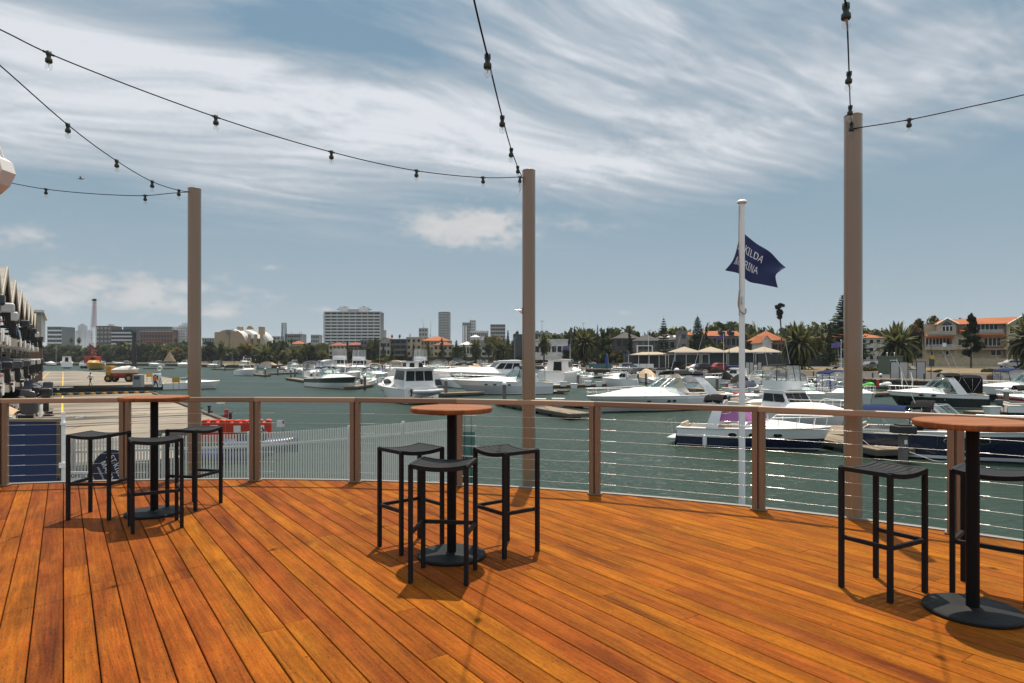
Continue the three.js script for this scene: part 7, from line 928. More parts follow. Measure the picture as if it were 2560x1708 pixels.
// ---------------------------------------------------------------- cars
function car(px, d, kind, m, label, turn, lift = 0) {
  const t = thing(kind === 'van' ? 'minibus' : kind === 'ute' ? 'pickup_truck' : 'parked_car', label, kind === 'van' ? 'minibus' : kind === 'ute' ? 'pickup truck' : 'car', onLand(px, d), turn); t.position.y += lift + .02;
  const prof = { hatch: [[-2.0, .35], [-2.05, .75], [-1.9, 1.0], [-1.55, 1.38], [-.9, 1.5], [.1, 1.47], [.95, 1.0], [1.85, .86], [2.05, .62], [2.0, .35]], suv: [[-2.25, .4], [-2.3, .9], [-2.15, 1.2], [-1.9, 1.62], [-1.2, 1.72], [.25, 1.68], [1.05, 1.15], [2.05, 1.0], [2.25, .7], [2.2, .4]], van: [[-3, .45], [-3.05, 1.2], [-2.95, 2.3], [-2.6, 2.5], [1.7, 2.5], [2.1, 2.35], [2.6, 1.35], [3.05, 1.05], [3.1, .45]], ute: [[-2.6, .5], [-2.62, 1.1], [-.75, 1.12], [-.55, 1.72], [.5, 1.76], [1.25, 1.2], [2.3, 1.08], [2.55, .8], [2.5, .5]] }[kind];
  const W = kind === 'van' ? 1.0 : .88, sh = new THREE.Shape(); prof.forEach(([x, y], i) => i ? sh.lineTo(x, y) : sh.moveTo(x, y)); const L0 = prof[0][0], L1 = prof[prof.length - 1][0]; const wx = [L0 * .63, L1 * .63], wr = kind === 'van' ? .36 : .34; sh.lineTo(wx[1] + wr + .06, prof[0][1]); sh.absarc(wx[1], .34, wr + .06, .1, Math.PI - .1, false); sh.lineTo(wx[0] + wr + .06, prof[0][1]); sh.absarc(wx[0], .34, wr + .06, .1, Math.PI - .1, false);
  const g = new THREE.ExtrudeGeometry(sh, { depth: W * 2 - .16, bevelSize: .08, bevelThickness: .08, bevelSegments: 3, curveSegments: 8 }).translate(0, 0, -W + .08); const P = g.attributes.position; for (let i = 0; i < P.count; i++) { const y = P.getY(i), k = smooth(prof[1][1] + .1, prof[1][1] + .9, y); P.setZ(i, P.getZ(i) * (1 - .17 * k)); } g.computeVertexNormals(); mesh('body', g, m, t);
  const roofY = Math.max(...prof.map(q => q[1])), belt = { hatch: .98, suv: 1.15, van: 1.35, ute: 1.18 }[kind], xr = { hatch: [-1.55, .72], suv: [-1.85, .85], van: [-2.8, 2.2], ute: [-.5, 1.0] }[kind];
  for (const s of [-1, 1]) { const n = kind === 'van' ? 5 : kind === 'ute' ? 2 : 3; for (let i = 0; i < n; i++) { const a = lerp(xr[0], xr[1], i / n) + .05, b = lerp(xr[0], xr[1], (i + 1) / n) - .05, y1 = roofY - .16, f = i === n - 1 ? .45 * (y1 - belt) : 0, r = i === 0 && kind !== 'van' ? .25 : 0; const w = y => s * (W * (1 - .17 * smooth(prof[1][1] + .1, prof[1][1] + .9, y)) + .012); new Geo().quad(V(a - r * .2, belt, w(belt)), V(b + (kind === 'van' ? 0 : .05), belt, w(belt)), V(b - f, y1, w(y1)), V(a + r, y1, w(y1))).build('window', glassDark, t); } }
  const fr = { hatch: [[.15, 1.43], [.93, 1.02]], suv: [[.3, 1.63], [1.03, 1.18]], van: [[2.14, 2.26], [2.58, 1.4]], ute: [[.55, 1.7], [1.23, 1.23]] }[kind]; const q = fr.map(([x, y]) => [x + .05, y + .04]); new Geo().quad(V(q[1][0], q[1][1], -W * .84), V(q[1][0], q[1][1], W * .84), V(q[0][0], q[0][1], W * .74), V(q[0][0], q[0][1], -W * .74)).build('windscreen', glassDark, t);
  for (const x of wx) for (const s of [-1, 1]) { const w = new Geo().put(new THREE.CylinderGeometry(wr, wr, .22, 18).rotateX(Math.PI / 2), new THREE.Matrix4().makeTranslation(x, wr, s * (W - .1))).build('wheel', rubber, t); new Geo().put(new THREE.CylinderGeometry(wr * .62, wr * .62, .02, 12).rotateX(Math.PI / 2), new THREE.Matrix4().makeTranslation(x, wr, s * (W + .015))).build('rim', chrome, w); }
  for (const s of [-1, 1]) { bx('headlight', chrome, t, .12, .16, .34, L1 - .0, prof[1][1] * .92, s * W * .7); bx('tail_light', redPaint, t, .1, .2, .2, L0 - .02, prof[1][1] * .95, s * W * .8); } return t;
}
const cWhite = mp(C(.7, .7, .7), .3, { clearcoat: .6 }), cBlack = mp(C(.02, .022, .025), .3, { clearcoat: .7 }), cRed = mp(C(.4, .025, .02), .3, { clearcoat: .6 }), cSilver = mp(C(.4, .41, .42), .3, { clearcoat: .6 }), cGrey = mp(C(.09, .10, .11), .3, { clearcoat: .6 });
car(1410, 221, 'van', cWhite, 'white minibus with dark windows right of the middle pole', Math.PI + .25); car(1440, 206, 'suv', cBlack, 'dark parked car right of the minibus', .3); car(1738, 160, 'hatch', cWhite, 'white hatchback facing left by the restaurant', Math.PI + .3); car(1763, 157, 'suv', cBlack, 'black car beside the white hatchback', .25); car(1806, 154, 'suv', cRed, 'red car left of the flagpole', .2);
car(2526, 146, 'suv', cSilver, 'silver four wheel drive at the right edge before the boundary wall', Math.PI - .05); car(2170, 150, 'hatch', cGrey, 'dark grey car just right of the right pole', Math.PI + .5); car(2196, 153, 'hatch', cBlack, 'dark car left of the green cabin', Math.PI + .5); car(1097, 272, 'ute', cWhite, 'white pickup truck parked in front of the cream block', Math.PI + .05); car(1258, 267, 'suv', cWhite, 'white four wheel drive left of the middle pole', .1); car(1135, 292, 'hatch', cWhite, 'white car behind the boats right of the pickup', 0); car(1163, 290, 'hatch', cSilver, 'silver car parked below the palms', .1); car(1460, 235, 'hatch', cSilver, 'silver car behind the sandy strip right of the minibus', .2); car(1475, 238, 'hatch', cWhite, 'white car parked under the large palm', .2); car(1370, 230, 'hatch', cWhite, 'white car left of the minibus', .2);
{ const t = thing('boat_trailer', 'blue boat trailer tub beside the red car', 'trailer', onLand(1838, 152), .2); new Geo().rbox(4, .7, 1.6, .15, 0, .8, 0).build('tub', bluePaint, t); for (const s of [-1, 1]) new Geo().put(new THREE.CylinderGeometry(.3, .3, .2, 12).rotateX(Math.PI / 2), new THREE.Matrix4().makeTranslation(0, .3, s * .9)).build('wheel', rubber, t); }
{ const t = thing('sand_heap', 'low sandy strip behind the quay right of the middle pole', 'sand', onLand(1490, shore(1490) + 8)); mesh('sand', grid(16, 8, (a, b) => V(lerp(-9, 9, a), .25 * Math.sin(Math.PI * a) * Math.sin(Math.PI * b) + .1 * fbm(a * 9, b * 5, 3), lerp(3.5, -3.5, b))), sandM, t); const u = thing('sand_heap', 'tall sandy bank behind the boats left of the middle pole', 'sand', onLand(925, shore(925) + 16)); mesh('sand', grid(20, 8, (a, b) => V(lerp(-11, 11, a), 2.0 * Math.pow(Math.sin(Math.PI * a), .7) * Math.sin(Math.PI * b) * (.7 + .5 * fbm(a * 6, b * 3, 3)), lerp(6, -6, b))), sandM, u); }
{ const d = 190, t = thing('mural_fence', 'low fence with a teal painted mural left of the feather banners', 'fence', onLand(1502, d)); const mtx = tex(256, 64, (u, v) => { const a = fbm(u * 7, v * 3, 4), b = fbm(u * 12 + 40, v * 5, 3); return [.25 + .3 * a * b, .38 + .28 * a, .42 + .25 * b]; }); for (let k = 0; k < 4; k++) bx('panel', mt(C(.7, .7, .7), .8, { map: mtx }), t, 1.65, 1.25, .08, (k - 1.5) * 1.7, .8, 0); }
// ---------------------------------------------------------------- left wharf: sheds, racks, boats, machines, fence
reseed(404);
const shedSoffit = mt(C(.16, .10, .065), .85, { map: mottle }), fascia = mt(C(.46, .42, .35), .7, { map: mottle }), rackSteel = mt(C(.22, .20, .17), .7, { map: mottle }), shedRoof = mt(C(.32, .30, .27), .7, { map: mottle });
const wharfThing = (name, label, cat, u, v, y, turn = 0) => thing(name, label, cat, wh(u, v, y), WA + Math.PI / 2 + turn);       // local +x runs ahead along the quay, +z to its right
{
  const t = wharfThing('boat_shed', 'row of open boat sheds with saw-tooth gabled roofs along the left', 'building', 0, 0, GY); const g0 = 27.6, sp = 6.8, v0 = -2.35;
  for (let k = 0; k < 9; k++) {
    const uc = g0 + k * sp, pk = 8.05, ey = 6.35, hw = sp / 2; const A = V(uc - hw, ey, v0), Bq = V(uc + hw, ey, v0), T = V(uc, pk, v0), bk = -16, a2 = A.clone().setZ(bk), b2 = Bq.clone().setZ(bk), t2 = T.clone().setZ(bk); const up = V(0, .14, 0);
    const r = new Geo(); r.quad(A.clone().add(up), T.clone().add(up), t2.clone().add(up), a2.clone().add(up)); r.quad(T.clone().add(up), Bq.clone().add(up), b2.clone().add(up), t2.clone().add(up)); r.build('roof_bay', shedRoof, t);
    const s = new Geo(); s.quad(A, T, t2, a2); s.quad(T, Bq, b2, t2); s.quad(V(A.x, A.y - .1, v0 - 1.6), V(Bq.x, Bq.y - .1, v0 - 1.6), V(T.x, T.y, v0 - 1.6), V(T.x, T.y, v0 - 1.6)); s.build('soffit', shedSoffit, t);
    const f = new Geo(); const bb = (p, q) => { const d = q.clone().sub(p), L = d.length(); f.put(new THREE.BoxGeometry(L + .1, .36, .07), new THREE.Matrix4().makeRotationZ(Math.atan2(d.y, d.x)).setPosition((p.x + q.x) / 2, (p.y + q.y) / 2 - .02, v0 + .05)); }; bb(A, T); bb(T, Bq); f.build('bargeboard', fascia, t);
    for (const e of [0, 1]) { bx('column', rackSteel, t, .22, ey, .22, uc - hw + .15, ey / 2, v0 - .5 - e * 4.4); }
    for (const y of [2.05, 4.15]) { bx('rack_beam', rackSteel, t, sp - .3, .22, .14, uc, y, v0 - .6); for (const x of [-2.2, -.2, .2, 2.2]) bx('rack_arm', rackSteel, t, .12, .14, 6, uc + x, y + .15, v0 - 3.6); }
    bx('fascia_beam', fascia, t, sp, .5, .2, uc, 5.85, v0 - .8);
  }
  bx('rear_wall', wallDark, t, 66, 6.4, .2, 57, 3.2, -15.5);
  const e = wharfThing('wharf_building', 'beige end building with a brown column beyond the boat sheds', 'building', 0, 0, GY); bx('wall', fascia, e, 20, 3.2, 8, 107, 7.6, -6.2); bx('column', mt(C(.18, .11, .07), .8), e, 1.4, 6.1, 1.2, 98.5, 3.05, -2.7); bx('lower_wall', mt(C(.16, .10, .07), .85), e, 19, 6, 6, 108, 3, -6.4); for (let k = 0; k < 8; k++) bx('cladding_rib', trimW, e, .14, 3.0, .08, 98 + k * 2.4, 7.6, -2.16); bx('roof_edge', wallWhite, e, 20.6, .3, 8.6, 107, 9.3, -6.2);
}
// boats on the racks, sterns and motors toward the lane
let rk = 0; const rackDesc = ['lowest', 'middle', 'top'], rackCol = [['white', gel, motorGrey], ['white', gel, cBlack], ['navy hulled', navyHull, motorGrey], ['white', gel, motorWhite], ['pale blue hulled', mp(C(.25, .36, .45), .3), cBlack], ['grey hulled', greyHull, motorGrey]];
const ord = ['first', 'second', 'third', 'fourth', 'fifth', 'sixth', 'seventh', 'eighth', 'ninth', 'tenth'];
for (let k = 0; k < 8; k++) for (let lvl = 0; lvl < 3; lvl++) for (const side of [0, 1]) {
  if (rnd() < .12 && !(k < 3)) continue; const [cn, hm, mm] = rackCol[Math.floor(rnd() * 6)], u = 27.6 + k * 6.8 + (side ? 1.7 : -1.7), L = rr(4.6, 5.8), y = GY + [.55, 2.55, 4.6][lvl]; const cov = rnd();
  const b = makeBoat({ name: 'trailer_boat', cat: 'boat', group: 'boats stored in the racks', label: `${cn} motor boat on the ${rackDesc[lvl]} rack, ${side ? 'farther' : 'nearer'} berth of the ${ord[k]} shed bay`, L, B: 2.1, fs: .75, fb: .95, stripe: hm === gel ? [.5, .62, pick([bluePaint, redPaint, fabNavy])] : null, hull: hm, rail: false, noSeat: true, foul: gelDeck, screen: cov > .5 && lvl < 2 ? { x: .5, h: .45 } : null, cover: cov <= .5 || lvl === 2 ? { mat: pick([fabGrey, fabWhite, fabNavy, fabGrey]), h: .5, b: .8 } : null, motors: 1, motorMat: mm, motorS: rr(.75, 1.0), pos: wh(u, -2.1 + rr(-.25, .25), y), turn: WA + Math.PI, roll: 0, ports: null });
}
// boats and trailers standing before the racks, on the ground
[[20.5, -2.2, 'white trailer boat with a large grey outboard in the lane, behind the left railing post', gel, fabGrey], [24.5, -1.9, 'white and blue trailer boat under a grey cover beside the first shed', gel, fabGrey], [33, -1.5, 'white trailer boat under a tan cover in front of the third shed', gel, fabTan], [47, -1.2, 'white trailer boat with black cover before the middle sheds', gel, fabBlack], [60, -1.3, 'white trailer boat under a grey cover near the dark slot', gel, fabGrey]].forEach(([u, v, l, m, c], i) => { makeBoat({ name: 'trailer_boat', label: l, L: 5.4, B: 2.1, fs: .8, fb: 1, stripe: [.45, .6, bluePaint], hull: m, rail: false, noSeat: true, foul: gelDeck, cover: { mat: c, h: .6, b: .8 }, motors: 1, motorMat: i % 2 ? cBlack : motorGrey, motorS: 1.25, pos: wh(u, v, GY + .6), turn: WA + Math.PI - .15 }); });
function trailer(u, v, turn, label, L = 5) { const t = wharfThing('trailer', label, 'trailer', u, v, GY, turn); new Geo().bar(V(-L / 2, .5, -.7), V(L / 2, .5, 0), .05).bar(V(-L / 2, .5, .7), V(L / 2, .5, 0), .05).bar(V(-L / 2, .5, -.7), V(-L / 2, .5, .7), .05).build('frame', steel, t); for (const s of [-1, 1]) { const w = new Geo().put(new THREE.CylinderGeometry(.33, .33, .2, 16).rotateX(Math.PI / 2), new THREE.Matrix4().makeTranslation(-.6, .33, s * 1)).build('wheel', rubber, t); new Geo().put(new THREE.CylinderGeometry(.18, .18, .22, 12).rotateX(Math.PI / 2), new THREE.Matrix4().makeTranslation(-.6, .33, s * 1)).build('rim', trimW, w); } return t; }
trailer(43, -1.6, 1.2, 'galvanised boat trailer standing before the sheds'); trailer(88, -1.5, .9, 'galvanised boat trailer near the end building');
// beyond the slot: craft and machines
const hs = (x, y) => onLevel(x, y, GY);
function yardBoat(bx2, sx, y, o) { makeBoat({ name: 'yard_boat', rail: false, ...o, pos: hs((bx2 + sx) / 2, y).setY(GY + (o.up || .8)), turn: o.turn }); }
yardBoat(150, 185, 925, { label: 'white cabin boat standing on the hardstand left of the crane', L: 9, B: 3.4, fs: 1.6, fb: 2, house: { a: .25, b: .65, h: 1.9, rake: 1, n: 2 }, turn: 2.2 });
yardBoat(125, 145, 917, { label: 'low white boat under a cover at the end of the sheds', L: 7, cover: { mat: fabWhite, h: .6 }, turn: 2.6 });
yardBoat(190, 214, 920, { label: 'covered pale boat standing left of the crane base', L: 8, fs: 1.5, fb: 1.8, cover: { mat: fabGrey, h: 1.2, b: .9 }, turn: .2 });
yardBoat(229, 262, 927, { label: 'bright yellow boat seen from its bow on the hardstand', L: 5.5, B: 4, fs: 1.6, fb: 1.9, hull: mp(C(.42, .24, .04), .4), trunk: .8, deckMat: mp(C(.42, .24, .04), .4), turn: -1.4, up: .6 });
{ // crane with a red and white lattice boom
  const p = hs(231, 922), s = -p.z / F, t = thing('mobile_crane', 'red and white lattice boom crane on the hardstand', 'crane', V(p.x, GY, p.z)); const Y = y => hY(y, -p.z) - GY, X = x => (x - 231) * s;
  const boom = (y0, y1, x0, x1, m) => { const g = new Geo(), w0 = lerp(2.0, .9, (HY + 30 - y0) / 160), w1 = lerp(2.0, .9, (HY + 30 - y1) / 160), n = 5; const pt = (q, a, b) => V(lerp(X(x0), X(x1), q) + a * lerp(w0, w1, q) / 2, lerp(Y(y0), Y(y1), q), b * lerp(w0, w1, q) / 2); for (const [a, b] of [[-1, -1], [1, -1], [1, 1], [-1, 1]]) g.bar(pt(0, a, b), pt(1, a, b), .06, .05, 4); for (let i = 0; i < n; i++) for (const b of [-1, 1]) { g.bar(pt(i / n, -1, b), pt((i + 1) / n, 1, b), .035, .035, 4); g.bar(pt(i / n, 1, b), pt((i + 1) / n, -1, b), .035, .035, 4); g.bar(pt(i / n, -1, b), pt(i / n, 1, b), .035, .035, 4); } return g.build('boom_section', m, t); };
  boom(893, 857, 230, 232, redPaint); boom(857, 818, 232, 233.5, trimW); boom(818, 788, 233.5, 235, mt(C(.34, .05, .035), .6)); boom(788, 752, 235, 236, mt(C(.34, .05, .035), .6)); new Geo().box(.9, .7, .9, X(236), Y(750), 0).cyl(.5, .5, .3, X(236), Y(752), .7).build('boom_head', darkMetal, t);
  const c = new Geo(); c.bar(V(X(236), Y(750), .3), V(X(229), Y(895), 1), .05); c.bar(V(X(238), Y(752), 0), V(X(238), Y(880), 0), .05); c.build('cable', darkMetal, t);
  new Geo().rbox(4.4, 2.4, 3, .2, 0, 3.1, 0).build('cab', redPaint, t); new Geo().rbox(8, 1.1, 2.8, .15, 0, 1.35, 0).build('carrier', gelDeck, t); bx('window', tint, t, 1.4, 1, .1, 1, 3.5, 1.52); for (const x of [-2.9, -1.6, 1.5, 2.9]) { new Geo().put(new THREE.CylinderGeometry(.55, .55, .4, 16).rotateX(Math.PI / 2), new THREE.Matrix4().makeTranslation(x, .55, 1.3)).build('wheel', rubber, t); }
}
{ // big forklift carrying a small boat
  const p = hs(305, 955), t = thing('boat_forklift', 'yellow boat forklift with a tall black mast', 'forklift', V(p.x, GY, p.z), .05), d = -p.z, s = d / F, X = x => (x - 305) * s; const top = hY(831, d) - GY, yel = mp(C(.42, .22, .02), .5);
  new Geo().rbox(1.4, .8, 1.5, .2, X(281), 1.35, 0).build('counterweight', yel, t); new Geo().rbox(.8, .8, 1.2, .1, X(277), 2.1, 0).build('cab', yel, t); const m = new Geo(); for (const z of [-.3, .3]) m.box(.26, top, .2, X(334.5), top / 2 + .2, z); m.box(.3, .3, 1.2, X(334.5), top, 0).box(.3, .3, 1.2, X(334.5), top * .5, 0).box(.3, .3, 1.2, X(334.5), 1, 0); m.bar(V(X(340), 2.2, 0), V(X(336), top * .85, 0), .08); m.build('mast', wallDark, t); const f = new Geo(); for (const z of [-.7, .7]) f.box(3.4, .16, .25, X(316), .75, z); f.build('fork', wallDark, t); for (const [x, r] of [[280, .55], [330, .62]]) for (const z of [-.9, .9]) { const w = new Geo().put(new THREE.CylinderGeometry(r, r, .5, 18).rotateX(Math.PI / 2), new THREE.Matrix4().makeTranslation(X(x), r, z)).build('wheel', rubber, t); new Geo().put(new THREE.CylinderGeometry(r * .45, r * .45, .52, 12).rotateX(Math.PI / 2), new THREE.Matrix4().makeTranslation(X(x), r, z)).build('rim', yel, w); }
  makeBoat({ name: 'small_boat', label: 'small cream boat with dark red bottom on the forklift', L: 3.6, B: 1.7, fs: .95, fb: 1.1, foul: mt(C(.25, .04, .04), .6), stripe: [.07, .45, mt(C(.25, .04, .04), .6)], hull: cream, rail: false, noSeat: true, cover: { mat: fabWhite, h: .4, b: .95 }, pos: V(p.x + X(288), GY + .95, p.z + .3), turn: 0 });
}
// fuel berth clutter at the corner of the slot
for (const [x, y, w, h, m, l, n, c] of [[373, 955, .9, .6, C(.6, .33, .03), 'yellow sign board at the fuel berth', 'sign_board', 'sign'], [440, 973, .9, .6, C(.6, .33, .03), 'yellow sign board left of the left pole', 'sign_board', 'sign']]) { const p = hs(x, y), t = thing(n, l, c, V(p.x, GY, p.z)); new Geo().bar(V(-.35, 0, 0), V(-.35, 1.2, 0), .04).bar(V(.35, 0, 0), V(.35, 1.2, 0), .04).build('leg', steel, t); bx('board', mt(m, .6), t, w, h, .05, 0, 1.15 - h * .1, .04); }
{ const p = hs(392, 968), t = thing('fuel_pump', 'white fuel pump cabinet at the fuel berth', 'fuel pump', V(p.x, GY, p.z)); new Geo().rbox(.9, 1.7, .6, .06, 0, .85, 0).build('cabinet', gelDeck, t); bx('panel', wallDark, t, .6, .5, .05, 0, 1.2, .3); new Geo().tube([V(.45, 1.2, .1), V(.7, .6, .2), V(.5, .2, .2), V(.48, 1.0, .15)], .03, 14, 5).build('hose', rubber, t); const q = hs(346, 968), u = thing('fuel_pump', 'grey machine box beside the forklift at the fuel berth', 'machine', V(q.x, GY, q.z)); new Geo().rbox(1.1, 1.6, .8, .05, 0, .8, 0).build('cabinet', conc, u); bx('panel', wallDark, u, .7, .4, .05, 0, 1.2, .41); const r = hs(400, 962), w = thing('safety_post', 'tall white post with a ring buoy at the fuel berth', 'post', V(r.x, GY, r.z)); new Geo().cyl(.06, .06, 2.6, 0, 0, 0).build('post', trimW, w); new Geo().put(new THREE.TorusGeometry(.3, .08, 6, 16), new THREE.Matrix4().makeTranslation(0, 2.2, .1)).build('ring', trimW, w); }
{ const p = onLevel(405, 973, WY), t = thing('moored_boat_deck', 'bare grey work raft at the fuel berth beside the white half cabin boat', 'raft', V(p.x, WY, p.z)); new Geo().rbox(5, .5, 2, .1, 0, .3, 0).build('float', conc, t); bx('deck', plank, t, 4.9, .05, 1.9, 0, .575, 0); }
{ const p = at(424, 400, ground(424, 400)), t = thing('reed_umbrella', 'thatched reed umbrella on the far left beach', 'umbrella', p); new Geo().cyl(.2, .2, 6, 0, 0, 0).build('pole', barkM, t); mesh('thatch', new THREE.ConeGeometry(3.6, 6.4, 14, 3, true).translate(0, 4.2, 0), mt(C(.24, .18, .12), .95, { map: mottle, side: THREE.DoubleSide }), t); }
// the fence on the wharf below the deck
{
  const a = at(-60, 13.2), b = at(620, 14.4), c = at(872, 15.8), e = at(1126, 17.9), pts = [a, b, c, e]; const fm = mt(C(.66, .67, .62), .6), t = thing('batten_fence', 'pale grey metal batten fence on the wharf below the deck', 'fence', V(0, 0, 0)); const bg = new THREE.BoxGeometry(.031, 2.0, .02).translate(0, 1.0, 0);
  let n = 0, acc = 0; for (let i = 0; i + 1 < pts.length; i++) { const p = pts[i], q = pts[i + 1], L = p.distanceTo(q), ang = -Math.atan2(q.z - p.z, q.x - p.x); const topAt = i === 0 ? 0 : 0; for (let s = 0; s < L; s += .0585) { const k = s / L, x = lerp(p.x, q.x, k), z = lerp(p.z, q.z, k), px = CX - x / z * F; if (px < 20 || (px < 118 && px > 20 && false)) continue; const m = mesh('batten', bg, fm, t); m.position.set(x, GY, z); m.rotation.y = ang + (rnd() < .04 ? .1 : 0); n++; } for (const y of [.35, 1.72]) { const r = bx('rail', fm, t, L, .05, .03, (p.x + q.x) / 2, GY + y, (p.z + q.z) / 2 - .03, ang); } const nb = Math.ceil(L / 2.4); for (let k = 0; k <= nb; k++) bx('post', fm, t, .06, 2.05, .06, lerp(p.x, q.x, k / nb), GY + 1.02, lerp(p.z, q.z, k / nb) - .05, ang); }
  // platform under its outer length
  for (const [p, q] of [[a, b], [b, c], [c, e]]) structure('jetty', prism([[p.x, p.z - .35], [q.x, q.z - .35], [q.x, q.z + 1.2], [p.x, p.z + 1.2]], GY - .25, GY + .002), plank);
  const g = thing('gate_posts', 'thin steel gate frame with a glass panel at the end of the batten fence', 'gate', at(1160, 18)); g.position.y = GY; for (const x of [-.22, .02, .2]) bx('post', steel, g, .035, 2.25, .035, x, 1.12, 0); bx('glass_panel', clear, g, .5, 1.5, .012, .05, .9, .02); bx('door_panel', mt(C(.05, .16, .18), .5), g, .3, .9, .04, -.05, .5, -.1);
  // blue container panel at left
  const bp = at(68, 12.6), u = thing('steel_gate', 'dark blue sheet steel gate panel with a rusty pale top edge', 'gate', V(bp.x, GY, bp.z - .9)); const navyM = mt(C(.007, .026, .095), .7); bx('body', navyM, u, 1.14, 2.44, .08, -.06, 1.22, .75);  bx('top_edge', mt(C(.42, .34, .24), .9, { map: concreteTex }), u, 1.18, .05, .12, -.06, 2.46, .75); bx('corner_post', mt(C(.12, .10, .07), .8), u, .07, 2.44, .08, .55, 1.22, .8);
  const lp = at(158, 12.7), lt = thing('lattice_post', 'white galvanised post with latch hardware right of the blue container', 'post', V(lp.x, GY, lp.z)); new Geo().box(.05, 2.62, .05, 0, 1.31, 0).box(.09, .05, .06, .02, 2.4, .02).box(.1, .1, .05, 0, 1.6, .03).box(.1, .1, .05, 0, .8, .03).build('post', whitePaint, lt); const ch = new Geo(); for (let q = 0; q < 14; q++) ch.put(new THREE.TorusGeometry(.025, .008, 4, 8), new THREE.Matrix4().makeRotationY(q % 2 ? 1.57 : 0).setPosition(-.06, .9 + q * .035, .05)); ch.build('chain', darkMetal, lt);
  // signs on the fence
  const cv = document.createElement('canvas'); cv.width = cv.height = 512; const x = cv.getContext('2d'); x.fillStyle = '#131a33'; x.fillRect(0, 0, 512, 512); x.translate(256, 256); x.rotate(1.12); x.fillStyle = '#e4e6ea'; x.textAlign = 'center'; x.textBaseline = 'middle'; x.font = '92px sans-serif'; x.fillText('ST KILDA', 0, -62); x.fillText('MARINA', 10, 66); x.font = '40px sans-serif'; x.fillText('stkildamarina', 0, 152); x.fillRect(-190, -4, 60, 8); const rt = new THREE.CanvasTexture(cv); rt.colorSpace = THREE.SRGBColorSpace;
  const rp = at(283, 13.1), rs = thing('round_sign', 'round navy sign with white lettering leaning sideways on the fence', 'sign', V(rp.x, EYE + (HY - 1176) / F * 13.1, rp.z)); mesh('disc', new THREE.CylinderGeometry(.41, .41, .025, 48).rotateX(Math.PI / 2), navyHull, rs); const fg = new THREE.CircleGeometry(.4, 48); mesh('print', fg, mt(C(1, 1, 1), .6, { map: rt }), rs).position.z = .0155;
  const op = at(201, 12.9), os = thing('office_sign', 'white rectangular sign reading OFFICE on the fence', 'sign', V(op.x, EYE + (HY - 1190) / F * 12.9, op.z)); bx('board', gelDeck, os, .42, .17, .015, 0, 0, 0); const pl = mesh('print', new THREE.PlaneGeometry(.40, .15), mt(C(1, 1, 1), .6, { map: lettering('OFFICE', .4, .15, '#17191c', '#d9dad8') }), os); pl.position.z = .0095;
}
// barriers and small craft behind the fence
function barrier(px, d, turn, label) { const t = thing('water_barrier', label, 'barrier', V(at(px, d).x, WY + .47, -d), turn), m = mt(C(.55, .05, .018), .5); const sh = new THREE.Shape(); [[-.98, 0], [-.98, .2], [-.9, .42], [-.9, .98], [-.8, 1.02], [-.55, 1.02], [-.5, .9], [-.25, .9], [-.2, 1.02], [.2, 1.02], [.25, .9], [.5, .9], [.55, 1.02], [.8, 1.02], [.9, .98], [.9, .42], [.98, .2], [.98, 0]].forEach(([x, y], i) => i ? sh.lineTo(x, y) : sh.moveTo(x, y)); mesh('shell', new THREE.ExtrudeGeometry(sh, { depth: .34, bevelSize: .03, bevelThickness: .06, bevelSegments: 2 }).translate(0, 0, -.17), m, t); bx('foot', m, t, 1.9, .25, .6, 0, .125, 0); bx('label_plate', trimW, t, .6, .34, .02, .1, .62, .25); t.scale.x = .58; }
pontoon([495, 1125], [712, 1125], 1.6, 'low pontoon carrying the orange red barriers beyond the fence');
barrier(536, 32.3, .1, 'orange red water filled barrier behind the fence, left of two'); barrier(596, 32.1, -.08, 'orange red water filled barrier with a white plate, right of two'); barrier(650, 32.3, .2, 'short piece of orange red barrier right of the railing post');
{ const t = thing('jet_ski', 'blue covered jet ski with sparkling trim behind the batten fence', 'jet ski', V(at(655, 29).x, WY + .35, -29), .3); mesh('hull', grid(14, 10, (u, v) => { const a = v * Math.PI * 2, w = .55 * Math.pow(Math.max(0, 1 - Math.pow(u, 3)), .6); return V(u * 3 - 1.5, .3 + .35 * Math.sin(a), w * Math.cos(a)); }), bluePaint, t); new Geo().rbox(1.3, .35, .45, .14, -.4, .78, 0).build('seat', rubber, t); const g = new Geo(); g.bar(V(.2, .7, 0), V(0, 1.1, 0), .04); g.bar(V(0, 1.1, -.35), V(0, 1.1, .35), .02); g.build('handlebar', darkMetal, t);
  const u = thing('dinghy', 'blue inflatable pontoon craft behind the barriers', 'dinghy', V(at(575, 29).x, WY + .3, -29), .1); new Geo().tube([V(-1.6, 0, -.6), V(.8, 0, -.6), V(1.6, .1, 0), V(.8, 0, .6), V(-1.6, 0, .6)], .25, 30, 10).build('tube', bluePaint, u); bx('floor', darkMetal, u, 2.6, .08, 1, -.3, -.1, 0); }
{ const p = at(696, 32.2), t = thing('notice_board', 'white notice board with a red corner on the barrier pontoon', 'sign', V(p.x, WY + .475, p.z)); bx('board', gelDeck, t, .36, .34, .03, .1, .85, 0); bx('red_panel', redPaint, t, .08, .16, .035, .24, .92, .002); new Geo().cyl(.03, .03, .75, .22, 0, -.03).build('post', steel, t); const q = wh(43.6, 8.0, GY), u = thing('notice_board', 'white notice board on a red based post along the wharf edge, behind the left pole', 'sign', q); bx('board', gelDeck, u, .5, .36, .03, 0, 1.05, 0); bx('red_panel', redPaint, u, .1, .16, .035, .3, 1.15, 0); new Geo().cyl(.045, .045, .95, .25, 0, -.04).build('post', steel, u); new Geo().cyl(.12, .12, .5, .35, 0, 0).build('red_base', redPaint, u); }
